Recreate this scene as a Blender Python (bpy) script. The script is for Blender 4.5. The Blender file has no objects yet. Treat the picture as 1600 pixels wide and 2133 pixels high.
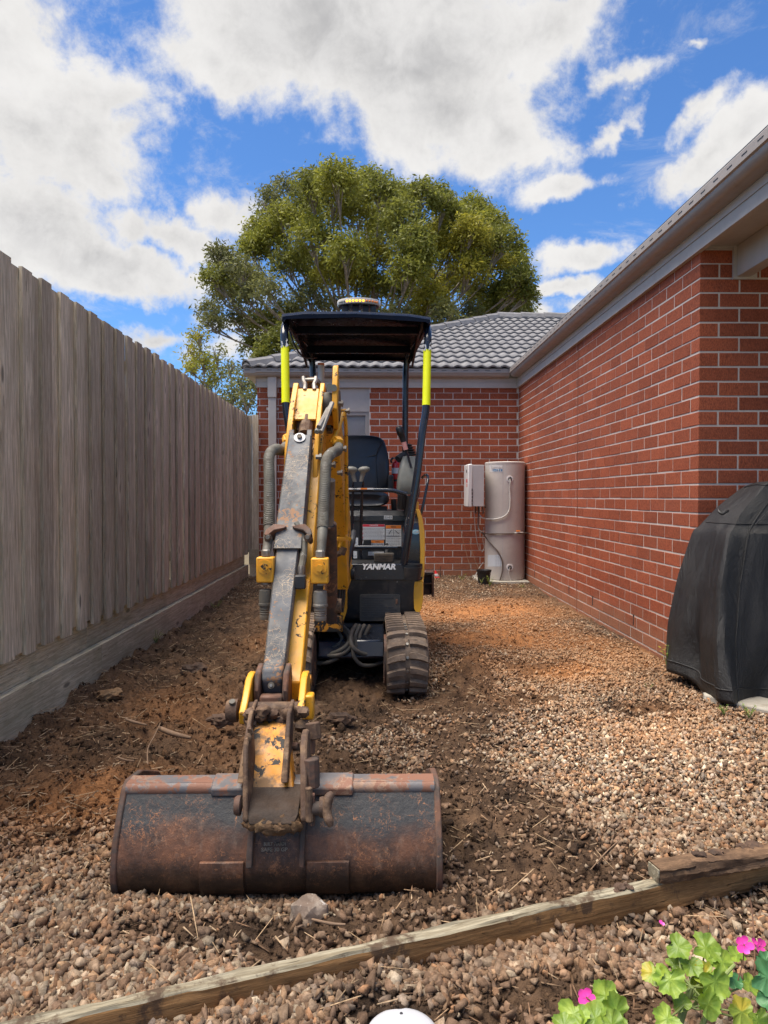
import bpy, bmesh, math, random
import numpy as np
from mathutils import Vector, Matrix, Euler
R = math.radians
random.seed(7); rng = np.random.default_rng(11)
scene = bpy.context.scene
COL = scene.collection

# ------------------------------------------------------------------ camera
CAM_Z = 1.07; FPX = 1474.0; YAW = 0.0163; PITCH = 0.0207
cd = bpy.data.cameras.new("camera"); cam = bpy.data.objects.new("camera", cd); COL.objects.link(cam)
cd.sensor_fit = 'VERTICAL'; cd.sensor_height = 36.0; cd.sensor_width = 27.0
cd.lens = 36.0 * FPX / 2133.0; cd.clip_start = 0.05; cd.clip_end = 2000
cam.location = (0, 0, CAM_Z); cam.rotation_euler = (R(90) - PITCH, 0, -YAW)
scene.camera = cam
_F = Vector((math.sin(YAW) * math.cos(PITCH), math.cos(YAW) * math.cos(PITCH), -math.sin(PITCH)))
_R = Vector((math.cos(YAW), -math.sin(YAW), 0)); _U = _R.cross(_F)
def dirn(px, py):
    return _F + _R * ((px - 800) / FPX) + _U * ((1066.5 - py) / FPX)
def at(px, py, Y):
    """point on the line of sight through photo position (px, py) at real distance Y"""
    d = dirn(px, py); t = Y / d.y
    return Vector((d.x * t, Y, CAM_Z + d.z * t))

# ------------------------------------------------------------------ world
SUN_DIR = Vector((-0.30, -0.06, 0.94)).normalized()
world = bpy.data.worlds.new("World"); scene.world = world; world.use_nodes = True
wn = world.node_tree.nodes; wl = world.node_tree.links; wn.clear()
class NT:
    """tiny helper around a node tree"""
    def __init__(s, nt): s.nt = nt
    def n(s, t, **kw):
        nd = s.nt.nodes.new(t)
        for k, v in kw.items():
            if k.startswith('i_'):
                key = k[2:]; key = int(key) if key.isdigit() else key.replace('_', ' ')
                s.put(nd.inputs[key], v)
            else: setattr(nd, k, v)
        return nd
    def put(s, sock, v):
        if isinstance(v, bpy.types.NodeSocket): s.nt.links.new(v, sock)
        else: sock.default_value = v
    def math(s, op, a, b=0.0, c=0.0, clamp=False):
        nd = s.nt.nodes.new('ShaderNodeMath'); nd.operation = op; nd.use_clamp = clamp
        for i, v in enumerate((a, b, c)): s.put(nd.inputs[i], v)
        return nd.outputs[0]
    def vmath(s, op, a, b=(0, 0, 0), out=0):
        nd = s.nt.nodes.new('ShaderNodeVectorMath'); nd.operation = op
        s.put(nd.inputs[0], a); s.put(nd.inputs[1], b)
        return nd.outputs[out]
    def mix(s, fac, a, b, blend='MIX'):
        nd = s.nt.nodes.new('ShaderNodeMix'); nd.data_type = 'RGBA'; nd.blend_type = blend
        s.put(nd.inputs[0], fac); s.put(nd.inputs[6], rgb(a)); s.put(nd.inputs[7], rgb(b))
        return nd.outputs[2]
    def ramp(s, fac, lo, hi, a=0.0, b=1.0):
        nd = s.nt.nodes.new('ShaderNodeMapRange'); nd.interpolation_type = 'SMOOTHSTEP'
        s.put(nd.inputs[0], fac); nd.inputs[1].default_value = lo; nd.inputs[2].default_value = hi
        nd.inputs[3].default_value = a; nd.inputs[4].default_value = b
        return nd.outputs[0]
    def noise(s, vec, scale, detail=4, rough=0.55, dist=0.0, out=0):
        nd = s.nt.nodes.new('ShaderNodeTexNoise'); s.put(nd.inputs['Vector'], vec)
        nd.inputs['Scale'].default_value = scale; nd.inputs['Detail'].default_value = detail
        nd.inputs['Roughness'].default_value = rough; nd.inputs['Distortion'].default_value = dist
        return nd.outputs[out]
    def mapping(s, vec, loc=(0, 0, 0), rot=(0, 0, 0), scale=(1, 1, 1), typ='POINT'):
        nd = s.nt.nodes.new('ShaderNodeMapping'); nd.vector_type = typ; s.put(nd.inputs[0], vec)
        nd.inputs[1].default_value = loc; nd.inputs[2].default_value = rot; nd.inputs[3].default_value = scale
        return nd.outputs[0]
def rgb(c):
    if isinstance(c, bpy.types.NodeSocket): return c
    return (c[0], c[1], c[2], 1.0)

w = NT(world.node_tree)
sky = w.n('ShaderNodeTexSky', sky_type='NISHITA', sun_disc=False)
sky.sun_elevation = math.asin(SUN_DIR.z); sky.sun_rotation = math.atan2(SUN_DIR.x, SUN_DIR.y)
sky.air_density = 1.0; sky.dust_density = 0.2; sky.ozone_density = 3.0
tc = w.n('ShaderNodeTexCoord'); D = tc.outputs['Generated']
# clouds: real directions in the sky, (photo x, y, half width, half height, tilt, thickness)
CL = [(640, 60, 300, 140, 0, 1), (880, 120, 290, 140, 8, 1), (960, 245, 210, 110, 15, 1), (440, 145, 125, 68, 0, .8),
      (1070, 325, 110, 68, 10, .9), (1140, 90, 130, 90, 0, .9), (720, -110, 430, 130, 0, 1), (1310, 175, 70, 26, -25, .6),
      (0, 110, 130, 150, 0, 1), (70, 300, 215, 135, 0, 1), (215, 355, 105, 60, 20, .8), (50, 500, 190, 100, 0, 1),
      (440, 425, 115, 66, 0, .8), (360, 500, 180, 50, 5, .9), (180, 560, 240, 50, 6, 1), (-150, 330, 160, 280, 0, 1), (420, 585, 110, 32, 0, .7),
      (350, 705, 95, 32, 0, .75), (560, 680, 200, 30, 0, .7), (460, 740, 120, 45, 0, .7),
      (1500, 310, 175, 52, -28, .85), (1620, 260, 120, 50, -20, .9), (1190, 420, 80, 30, -18, .7), (1270, 290, 80, 22, -42, .6),
      (1470, 225, 84, 32, -32, .7), (1195, 572, 100, 36, -4, .8), (1170, 640, 95, 24, 0, .85), (1450, 60, 26, 14, 0, .5),
      (1000, 700, 400, 30, 0, .6)]
wob = w.noise(D, 5.0, 6, 0.6, 0.0, out=1)
Dw = w.vmath('ADD', D, w.vmath('SCALE', w.vmath('SUBTRACT', wob, (0.5, 0.5, 0.5))))
Dw.node.inputs[1].links[0].from_node.inputs[3].default_value = 0.16
best = None
for (px, py, a, b, tilt, th) in CL:
    c = dirn(px, py).normalized()
    rx, ry = math.asin(c.z), -math.atan2(c.x, c.y)
    m = w.mapping(Dw, loc=tuple(c), rot=(rx, R(tilt), ry), scale=(a / FPX, 1.6, b / FPX), typ='TEXTURE')
    ln = w.vmath('LENGTH', m, out=1)
    v = w.math('MULTIPLY', w.math('SUBTRACT', 1.35, ln), th)
    best = v if best is None else w.math('SMOOTH_MAX', best, v, 0.25)
front = w.ramp(w.n('ShaderNodeSeparateXYZ', i_0=D).outputs[1], 0.35, 0.6)
free = w.math('MULTIPLY', w.math('SUBTRACT', w.noise(D, 2.2, 5, 0.5), 0.47), 4.0)
field = w.math('ADD', w.math('MULTIPLY', best, front), w.math('MULTIPLY', free, w.math('SUBTRACT', 1.0, front)))
n1 = w.noise(D, 7.5, 12, 0.64, 0.25); n2 = w.noise(D, 3.0, 4, 0.5); n3 = w.noise(D, 30.0, 8, 0.66, 0.2)
dens = w.math('ADD', field, w.math('ADD', w.math('MULTIPLY', w.math('SUBTRACT', n1, 0.5), 1.9), w.math('MULTIPLY', w.math('SUBTRACT', n3, 0.5), 0.75)))
wisp = w.noise(w.mapping(D, rot=(0, R(35), 0), scale=(2.2, 2.2, 7)), 2.6, 9, 0.68, 0.6)
alpha = w.ramp(dens, 0.18, 0.74)
alpha = w.math('MAXIMUM', alpha, w.ramp(wisp, 0.50, 0.76, 0, 0.5))
alpha = w.math('MULTIPLY', alpha, w.ramp(w.n('ShaderNodeSeparateXYZ', i_0=D).outputs[2], -0.02, 0.03))
thick = w.ramp(w.math('ADD', dens, w.math('MULTIPLY', w.math('SUBTRACT', n2, 0.5), 1.6)), 0.55, 1.7)
billow = w.noise(D, 15.0, 6, 0.6, 0.3)
ccol = w.mix(thick, (0.80, 0.785, 0.77), (0.50, 0.495, 0.50))
ccol = w.mix(w.ramp(billow, 0.3, 0.7, 0.0, 0.55), ccol, (0.93, 0.915, 0.90))
CLOUD_GAIN, SKY_GAIN = 0.31, 0.050
# the clear air of this photograph is a deeper, more violet blue than the plain model
skyc = w.mix(1.0, sky.outputs[0], (0.55, 0.82, 1.12), 'MULTIPLY')
bg1 = w.n('ShaderNodeBackground', i_0=skyc, i_1=SKY_GAIN)
bg2 = w.n('ShaderNodeBackground', i_0=ccol, i_1=CLOUD_GAIN)
mx = w.n('ShaderNodeMixShader', i_0=alpha, i_1=bg1.outputs[0], i_2=bg2.outputs[0])
w.n('ShaderNodeOutputWorld', i_0=mx.outputs[0])

# ------------------------------------------------------------------ sun
sd = bpy.data.lights.new("sun", 'SUN'); sun = bpy.data.objects.new("sun", sd); COL.objects.link(sun)
sd.energy = 2.5; sd.angle = R(48); sd.color = (1.0, 0.91, 0.79)
sun.rotation_euler = SUN_DIR.to_track_quat('Z', 'Y').to_euler(); sun.location = (-8, -3, 12)
vs = scene.view_settings
vs.view_transform = 'Standard'; vs.look = 'None'; vs.exposure = 1.74; vs.gamma = 1.0; vs.use_curve_mapping = False

# ------------------------------------------------------------------ object helpers
WL = {}
def wloc(o): return WL.get(o.name, Vector((0, 0, 0)))
def thing(name, label, cat, loc, group=None):
    o = bpy.data.objects.new(name, None); COL.objects.link(o); o.location = loc
    o.empty_display_size = 0.1
    o['label'] = label; o['category'] = cat
    if group: o['group'] = group
    WL[o.name] = Vector(loc)
    return o
def tag(o, label, cat, group=None):
    o['label'] = label; o['category'] = cat
    if group: o['group'] = group
    return o
def finish(name, me, mat, parent, origin=None):
    o = bpy.data.objects.new(name, me); COL.objects.link(o)
    if mat is not None and len(me.materials) == 0: me.materials.append(mat)
    n = len(me.vertices); co = np.empty(n * 3, np.float32); me.vertices.foreach_get('co', co); co = co.reshape(-1, 3)
    c = (co.min(0) + co.max(0)) / 2 if origin is None else np.array(origin, np.float32)
    co -= c; me.vertices.foreach_set('co', co.ravel())
    c = Vector([float(t) for t in c])
    if parent is not None: o.parent = parent; o.location = c - wloc(parent)
    else: o.location = c
    WL[o.name] = c
    return o
def place(o, parent, loc):
    o.parent = parent; o.location = Vector(loc) - wloc(parent); WL[o.name] = Vector(loc)

class MB:
    def __init__(s): s.v = []; s.f = []
    def add(s, vs, fs):
        b = len(s.v); s.v += [tuple(v) for v in vs]; s.f += [tuple(i + b for i in f) for f in fs]; return s
    def box(s, c, size, rot=None):
        c = Vector(c); h = Vector(size) / 2; M = (rot.to_matrix() if isinstance(rot, Euler) else rot) if rot is not None else None
        vs = []
        for z in (-1, 1):
            for x, y in ((-1, -1), (1, -1), (1, 1), (-1, 1)):
                p = Vector((x * h.x, y * h.y, z * h.z))
                if M is not None: p = M @ p
                vs.append(c + p)
        return s.add(vs, [(3, 2, 1, 0), (4, 5, 6, 7), (0, 1, 5, 4), (1, 2, 6, 5), (2, 3, 7, 6), (3, 0, 4, 7)])
    def box2(s, lo, hi):
        lo = Vector(lo); hi = Vector(hi); return s.box((lo + hi) / 2, hi - lo)
    def prism(s, poly, a, b, axis='x'):
        """extrude a polygon; axis x: poly is (y,z); y: (x,z); z: (x,y)"""
        def P(u, v, t): return {'x': (t, u, v), 'y': (u, t, v), 'z': (u, v, t)}[axis]
        n = len(poly); vs = [P(u, v, a) for u, v in poly] + [P(u, v, b) for u, v in poly]
        fs = [tuple(range(n - 1, -1, -1)), tuple(range(n, 2 * n))] + [(i, (i + 1) % n, n + (i + 1) % n, n + i) for i in range(n)]
        return s.add(vs, fs)
    def tube(s, pts, r, n=10, cap=True, closed=False, smooth=0, flat=None):
        pts = [Vector(p) for p in pts]
        if smooth and len(pts) > 2: pts, r = catmull(pts, r, smooth)
        rs = r if isinstance(r, (list, tuple)) else [r] * len(pts)
        m = len(pts); up = None; rings = []
        for i, p in enumerate(pts):
            t = (pts[min(i + 1, m - 1)] - pts[max(i - 1, 0)])
            if t.length < 1e-9: t = Vector((0, 0, 1))
            t.normalize()
            if up is None: up = t.orthogonal().normalized()
            up = (up - t * up.dot(t)); up = up.normalized() if up.length > 1e-6 else t.orthogonal().normalized()
            q = t.cross(up)
            rings.append([p + (up * math.cos(2 * math.pi * k / n) + q * math.sin(2 * math.pi * k / n)) * rs[i] for k in range(n)])
        vs = [v for rg in rings for v in rg]; fs = []
        for i in range(m - 1):
            for k in range(n):
                k2 = (k + 1) % n; fs.append((i * n + k, i * n + k2, (i + 1) * n + k2, (i + 1) * n + k))
        if cap: fs.append(tuple(range(n - 1, -1, -1))); fs.append(tuple((m - 1) * n + k for k in range(n)))
        return s.add(vs, fs)
    def lathe(s, prof, c=(0, 0, 0), axis='z', n=24, sx=1.0, sy=1.0, closed=True):
        c = Vector(c); vs = []; m = len(prof)
        for r_, h in prof:
            for k in range(n):
                a = 2 * math.pi * k / n; u, v = r_ * math.cos(a) * sx, r_ * math.sin(a) * sy
                p = {'z': (u, v, h), 'x': (h, u, v), 'y': (u, h, v)}[axis]
                vs.append(c + Vector(p))
        fs = [(i * n + k, i * n + (k + 1) % n, (i + 1) * n + (k + 1) % n, (i + 1) * n + k) for i in range(m - 1) for k in range(n)]
        if closed: fs += [tuple(range(n - 1, -1, -1)), tuple((m - 1) * n + k for k in range(n))]
        return s.add(vs, fs)
    def loft(s, rings, cap=True):
        n = len(rings[0]); vs = [v for r_ in rings for v in r_]
        fs = [(i * n + k, i * n + (k + 1) % n, (i + 1) * n + (k + 1) % n, (i + 1) * n + k) for i in range(len(rings) - 1) for k in range(n)]
        if cap: fs += [tuple(range(n - 1, -1, -1)), tuple((len(rings) - 1) * n + k for k in range(n))]
        return s.add(vs, fs)
    def blob(s, c, r, sub=2, amp=0.15, freq=2.0, sc=(1, 1, 1), seed=0):
        bm = bmesh.new(); bmesh.ops.create_icosphere(bm, subdivisions=sub, radius=1.0); rr = random.Random(seed)
        ph = [rr.uniform(0, 6) for _ in range(9)]
        vs = []
        for v in bm.verts:
            p = v.co
            k = 1 + amp * (math.sin(p.x * freq * 2 + ph[0]) * math.sin(p.y * freq * 2.3 + ph[1]) + 0.6 * math.sin(p.z * freq * 4 + ph[2]) * math.sin(p.x * freq * 4.1 + ph[3]) + .35 * math.sin(p.y * 9 * freq / 2 + ph[4]) * math.sin(p.z * 8 * freq / 2 + ph[5])) + rr.uniform(-.3, .3) * amp
            vs.append(Vector(c) + Vector((p.x * sc[0], p.y * sc[1], p.z * sc[2])) * r * k)
        fs = [tuple(v.index for v in f.verts) for f in bm.faces]; bm.free()
        return s.add(vs, fs)
    def build(s, name, mat, parent=None, bevel=0.0, smooth=True, angle=35, origin=None, segs=2):
        me = bpy.data.meshes.new(name); me.from_pydata(s.v, [], s.f); me.update()
        bm = bmesh.new(); bm.from_mesh(me); bmesh.ops.recalc_face_normals(bm, faces=bm.faces); bm.to_mesh(me); bm.free()
        if smooth:
            me.polygons.foreach_set('use_smooth', [True] * len(me.polygons)); me.set_sharp_from_angle(angle=R(angle))
        o = finish(name, me, mat, parent, origin)
        if bevel > 0:
            b = o.modifiers.new('bevel', 'BEVEL'); b.width = bevel; b.segments = segs; b.limit_method = 'ANGLE'; b.angle_limit = R(40); b.harden_normals = False
        return o
def catmull(P, r, k):
    rs = list(r) if isinstance(r, (list, tuple)) else [r] * len(P)
    out, ro = [], []
    for i in range(len(P) - 1):
        a, b, c, d = P[max(i - 1, 0)], P[i], P[i + 1], P[min(i + 2, len(P) - 1)]
        for j in range(k):
            t = j / k
            out.append(0.5 * ((2 * b) + (c - a) * t + (2 * a - 5 * b + 4 * c - d) * t * t + (3 * b - a - 3 * c + d) * t ** 3))
            ro.append(rs[i] * (1 - t) + rs[i + 1] * t)
    out.append(P[-1]); ro.append(rs[-1]); return out, ro
def copy_obj(o, parent, loc, rot=None):
    c = o.copy(); COL.objects.link(c)
    if parent is not None: c.parent = parent; c.location = Vector(loc) - wloc(parent)
    else: c.location = loc
    if rot is not None: c.rotation_euler = rot
    WL[c.name] = Vector(loc)
    return c
def text_mesh(name, body, size, mat, parent, loc, rot=(R(90), 0, 0), shear=0.0, bold=0.0, width=None, extrude=0.0006):
    cu = bpy.data.curves.new(name, 'FONT'); cu.body = body; cu.size = size; cu.shear = shear; cu.offset = bold; cu.extrude = extrude
    cu.align_x = 'CENTER'; cu.align_y = 'CENTER'; cu.resolution_u = 3
    t = bpy.data.objects.new(name + '_tmp', cu); COL.objects.link(t)
    bpy.context.view_layer.update()
    me = bpy.data.meshes.new_from_object(t.evaluated_get(bpy.context.evaluated_depsgraph_get()))
    bpy.data.objects.remove(t); bpy.data.curves.remove(cu)
    if width and len(me.vertices):
        xs = [v.co.x for v in me.vertices]; k = width / (max(xs) - min(xs))
        for v in me.vertices: v.co.x *= k
    me.name = name; me.materials.clear(); me.materials.append(mat)
    o = bpy.data.objects.new(name, me); COL.objects.link(o); o.rotation_euler = rot
    place(o, parent, loc); return o

# ------------------------------------------------------------------ materials
def new_mat(name):
    m = bpy.data.materials.new(name); m.use_nodes = True; m.node_tree.nodes.clear()
    t = NT(m.node_tree); bs = t.n('ShaderNodeBsdfPrincipled'); out = t.n('ShaderNodeOutputMaterial', i_0=bs.outputs[0])
    return m, t, bs
def bump(t, bs, h, strength=0.3, dist=0.01):
    b = t.n('ShaderNodeBump'); b.inputs['Strength'].default_value = strength; b.inputs['Distance'].default_value = dist
    t.put(b.inputs['Height'], h); t.put(bs.inputs['Normal'], b.outputs[0])
def worn(name, base, rough=0.5, metal=0.0, vary=0.15, chip=None, chip_amt=0.0, chip_scale=35, dust=None, dust_amt=0.0, streak=0.0,
         scratch=None, scratch_amt=0.0, bmp=0.15, bscale=60, coat=0.0, spec=0.5):
    m, t, bs = new_mat(name)
    co = t.n('ShaderNodeTexCoord').outputs['Object']; inf = t.n('ShaderNodeObjectInfo').outputs['Random']
    co = t.vmath('ADD', co, t.n('ShaderNodeCombineXYZ', i_0=t.math('MULTIPLY', inf, 13.0), i_1=inf, i_2=inf).outputs[0])
    c = rgb(base)
    n = t.noise(co, 7, 6, 0.6)
    col = t.mix(t.ramp(n, 0.3, 0.7), [x * (1 - vary) for x in base[:3]], [min(1, x * (1 + vary)) for x in base[:3]])
    r = t.ramp(t.noise(co, 18, 5, .6), 0.3, 0.7, rough * 0.8, min(1, rough * 1.25))
    if dust is not None:
        dn = t.ramp(t.noise(co, 11, 8, 0.68, 0.3), 0.62 - dust_amt * .3, 0.8 - dust_amt * .3, 0, min(1, dust_amt * 1.4))
        col = t.mix(dn, col, dust); r = t.math('MAXIMUM', r, t.math('MULTIPLY', dn, .8))
    if streak > 0:
        sv = t.mapping(co, scale=(60, 60, 3)); sn = t.ramp(t.noise(sv, 1.0, 5, .6), .55, .75, 0, streak)
        col = t.mix(sn, col, dust if dust is not None else (0.05, .035, .025))
    if chip is not None and chip_amt > 0:
        cn = t.noise(co, chip_scale, 7, 0.7, 0.4); cb = t.noise(co, chip_scale * .15, 3, .5)
        cm = t.ramp(t.math('ADD', cn, t.math('MULTIPLY', cb, .6)), 1.07 - chip_amt * .2, 1.085 - chip_amt * .2)
        col = t.mix(cm, col, chip); r = t.math('MAXIMUM', r, t.math('MULTIPLY', cm, .7))
    if scratch is not None:
        sv = t.vmath('ADD', co, t.vmath('SCALE', t.noise(co, 14, 4, .6, out=1)))
        sv.node.inputs[1].links[0].from_node.inputs[3].default_value = 0.06
        msk = t.ramp(t.noise(co, 6, 4, .6), .45, .62, 0, 1)
        acc = None
        for sc_, rot_, th in ((16, (0.4, .3, .2), .018), (38, (1.2, .2, 0.9), .028)):
            vo = t.n('ShaderNodeTexVoronoi', feature='DISTANCE_TO_EDGE'); t.put(vo.inputs['Vector'], t.mapping(sv, rot=rot_, scale=(1, 1, 2.1))); vo.inputs['Scale'].default_value = sc_
            e = t.ramp(vo.outputs['Distance'], 0.0, th, 1, 0)
            acc = e if acc is None else t.math('MAXIMUM', acc, e)
        acc = t.math('MULTIPLY', t.math('MULTIPLY', acc, msk), scratch_amt)
        col = t.mix(acc, col, scratch)
    t.put(bs.inputs['Base Color'], col); t.put(bs.inputs['Roughness'], r)
    bs.inputs['Metallic'].default_value = metal; bs.inputs['Specular IOR Level'].default_value = spec
    if coat: bs.inputs['Coat Weight'].default_value = coat; bs.inputs['Coat Roughness'].default_value = .12
    if bmp: bump(t, bs, t.math('ADD', t.noise(co, bscale, 6, .65), t.math('MULTIPLY', n, 1.5)), bmp, 0.004)
    return m
M = {}
M['yellow'] = worn('yellow_paint', (0.70, 0.325, 0.018), .42, chip=(0.025, .018, .012), chip_amt=.76, chip_scale=50, dust=(.30, .19, .07), dust_amt=.28, bmp=.08, vary=.1)
M['yellow_dirty'] = worn('dirty_yellow_paint', (0.50, 0.20, 0.010), .55, chip=(0.012, .009, .007), chip_amt=1.2, chip_scale=16, dust=(.06, .035, .015), dust_amt=.6, streak=.8, bmp=.25)
M['yellow_cover'] = worn('yellow_cover_paint', (0.84, 0.42, 0.03), .3, dust=(.25, .16, .07), dust_amt=.25, bmp=.03, vary=.06, coat=.2)
M['guard'] = worn('grey_guard_paint', (0.070, 0.073, 0.080), .55, chip=(.26, .13, .06), chip_amt=.8, chip_scale=60, dust=(.15, .14, .125), dust_amt=.5, scratch=(.50, .36, .22), scratch_amt=.85, bmp=.15, vary=.35)
M['bucket_top'] = worn('bucket_lip_steel', (0.105, 0.098, 0.10), .6, chip=(.20, .092, .056), chip_amt=1.35, chip_scale=22, dust=(.30, .17, .10), dust_amt=.6, bmp=.35)
M['rust'] = worn('rusty_steel', (0.13, 0.062, 0.038), .75, dust=(.055, .04, .032), dust_amt=.7, chip=(.26, .12, .06), chip_amt=.6, chip_scale=25, bmp=.4, vary=.3)
M['mudsteel'] = worn('mud_caked_steel', (0.075, 0.042, 0.026), .85, dust=(.22, .135, .075), dust_amt=.6, chip=(.10, .09, .09), chip_amt=.5, chip_scale=20, bmp=.7, bscale=90, vary=.35)
M['navy'] = worn('dark_gloss_paint', (0.010, 0.013, 0.021), .22, dust=(.07, .06, .055), dust_amt=.22, chip=(.2, .18, .16), chip_amt=.28, chip_scale=80, bmp=.03, coat=.3)
M['roof_black'] = worn('gloss_canopy_paint', (0.006, 0.008, 0.016), .30, dust=(.03, .03, .035), dust_amt=.15, bmp=.02, spec=.10)
M['body'] = worn('dark_body_panel', (0.017, 0.018, 0.021), .42, dust=(.075, .06, .05), dust_amt=.5, chip=(.3, .28, .25), chip_amt=.33, chip_scale=70, bmp=.08)
M['black'] = worn('black_plastic', (0.012, 0.012, 0.013), .5, dust=(.06, .05, .04), dust_amt=.3, bmp=.06)
M['vinyl'] = worn('black_seat_vinyl', (0.014, 0.016, 0.021), .38, dust=(.05, .05, .055), dust_amt=.2, bmp=.06, bscale=200)
M['hose'] = worn('grey_hose_sleeve', (0.12, 0.112, 0.09), .7, dust=(.065, .052, .038), dust_amt=.6, chip=(.30, .29, .27), chip_amt=.7, chip_scale=30, bmp=.3)
M['hose_dark'] = worn('dark_hose_rubber', (0.085, 0.075, 0.06), .75, dust=(.16, .12, .085), dust_amt=.5, bmp=.2)
M['zinc'] = worn('zinc_fitting', (0.24, 0.225, 0.20), .55, metal=.5, dust=(.16, .12, .09), dust_amt=.5, bmp=.15)
M['lever_grey'] = worn('grey_lever_knob', (0.16, 0.155, 0.135), .55, bmp=.05)
M['console'] = worn('grey_console_plastic', (0.20, 0.20, 0.17), .55, dust=(.14, .12, .09), dust_amt=.3, bmp=.05)
M['rubber'] = worn('dusty_track_rubber', (0.13, 0.092, 0.066), .85, dust=(.25, .175, .12), dust_amt=.55, chip=(.05, .04, .033), chip_amt=.7, chip_scale=30, bmp=.5)
M['tape'] = worn('fluorescent_yellow_tape', (0.86, 0.90, 0.0), .45, dust=(.5, .5, .05), dust_amt=.15, bmp=.05, vary=.03)
M['white'] = worn('white_label', (0.68, 0.68, 0.66), .45, dust=(.35, .3, .25), dust_amt=.25, bmp=0, vary=.04)
M['text_white'] = worn('white_lettering', (0.75, 0.75, 0.74), .4, bmp=0, vary=.02)
M['ink'] = worn('dark_ink', (0.03, 0.03, 0.035), .5, bmp=0)
M['red'] = worn('red_paint', (0.55, 0.02, 0.02), .28, bmp=0, vary=.05, coat=.3)
M['danger_red'] = worn('red_print', (0.62, 0.03, 0.05), .4, bmp=0)
M['orange'] = worn('orange_print', (0.80, 0.22, 0.02), .4, bmp=0)
M['blue'] = worn('blue_print', (0.30, 0.62, 0.75), .4, bmp=0)
M['blue_dark'] = worn('dark_blue_print', (0.03, 0.16, 0.32), .4, bmp=0)
M['pink'] = worn('pink_tape', (0.62, 0.28, 0.24), .6, bmp=.05)
M['tank'] = worn('pale_enamel_steel', (0.50, 0.455, 0.415), .38, dust=(.36, .32, .28), dust_amt=.25, bmp=.02, vary=.05)
M['unit'] = worn('white_unit_panel', (0.60, 0.58, 0.565), .4, bmp=.02, vary=.04)
M['unit_side'] = worn('grey_unit_panel', (0.42, 0.40, 0.395), .45, bmp=.02, vary=.04)
M['copper'] = worn('lagged_pipe', (0.12, 0.09, 0.075), .6, bmp=.1)
M['pipe_white'] = worn('pale_pipe', (0.50, 0.48, 0.44), .5, bmp=.05)
M['gutter'] = worn('beige_gutter_paint', (0.30, 0.262, 0.235), .38, dust=(.20, .17, .145), dust_amt=.25, bmp=.02, vary=.05)
M['trim'] = worn('pale_trim_paint', (0.43, 0.385, 0.345), .5, dust=(.30, .265, .235), dust_amt=.2, bmp=.03, vary=.05)
M['tile'] = worn('grey_concrete_tile', (0.165, 0.160, 0.163), .75, dust=(.11, .105, .105), dust_amt=.4, chip=(.08, .08, .08), chip_amt=.3, chip_scale=60, bmp=.2, vary=.14)
M['mortar_cap'] = worn('grey_pointing', (0.13, 0.125, 0.12), .9, bmp=.2)
M['concrete'] = worn('old_concrete', (0.40, 0.37, 0.31), .9, dust=(.25, .21, .16), dust_amt=.5, bmp=.3)
M['blind'] = worn('white_blind', (0.48, 0.465, 0.46), .7, bmp=.02, vary=.03)
M['glass_amber'] = worn('amber_lens', (0.95, 0.42, 0.02), .2, bmp=0)
M['cover'] = None
M['twig'] = worn('dry_wood', (0.20, 0.125, 0.075), .9, bmp=.4, vary=.3)
M['leafgreen'] = None
# ------------------------------------------------------------------ numpy noise
def vnoise(x, y, seed=0):
    xi = np.floor(x).astype(np.int64); yi = np.floor(y).astype(np.int64); xf = x - xi; yf = y - yi
    def h(a, b):
        v = (a * 374761393 + b * 668265263 + seed * 982451653) & 0x7fffffff
        v = ((v ^ (v >> 13)) * 1274126177) & 0x7fffffff
        return ((v ^ (v >> 16)) & 0xffff) / 65535.0
    u = xf * xf * (3 - 2 * xf); v = yf * yf * (3 - 2 * yf)
    return (h(xi, yi) * (1 - u) + h(xi + 1, yi) * u) * (1 - v) + (h(xi, yi + 1) * (1 - u) + h(xi + 1, yi + 1) * u) * v
def fbm(x, y, oct=4, seed=0, gain=.5):
    s = 0; a = 1; t = 0
    for o in range(oct): s = s + a * vnoise(x * 2 ** o, y * 2 ** o, seed + o * 7); t += a; a *= gain
    return s / t
def sstep(a, b, x): t = np.clip((x - a) / (b - a), 0, 1); return t * t * (3 - 2 * t)
def gauss(x, y, cx, cy, sx, sy): return np.exp(-((x - cx) / sx) ** 2 - ((y - cy) / sy) ** 2)
def seg(x, y, ax, ay, bx, by, r):
    dx, dy = bx - ax, by - ay; t = np.clip(((x - ax) * dx + (y - ay) * dy) / (dx * dx + dy * dy), 0, 1)
    return np.exp(-(((x - ax - t * dx) ** 2 + (y - ay - t * dy) ** 2) / r ** 2))

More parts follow.
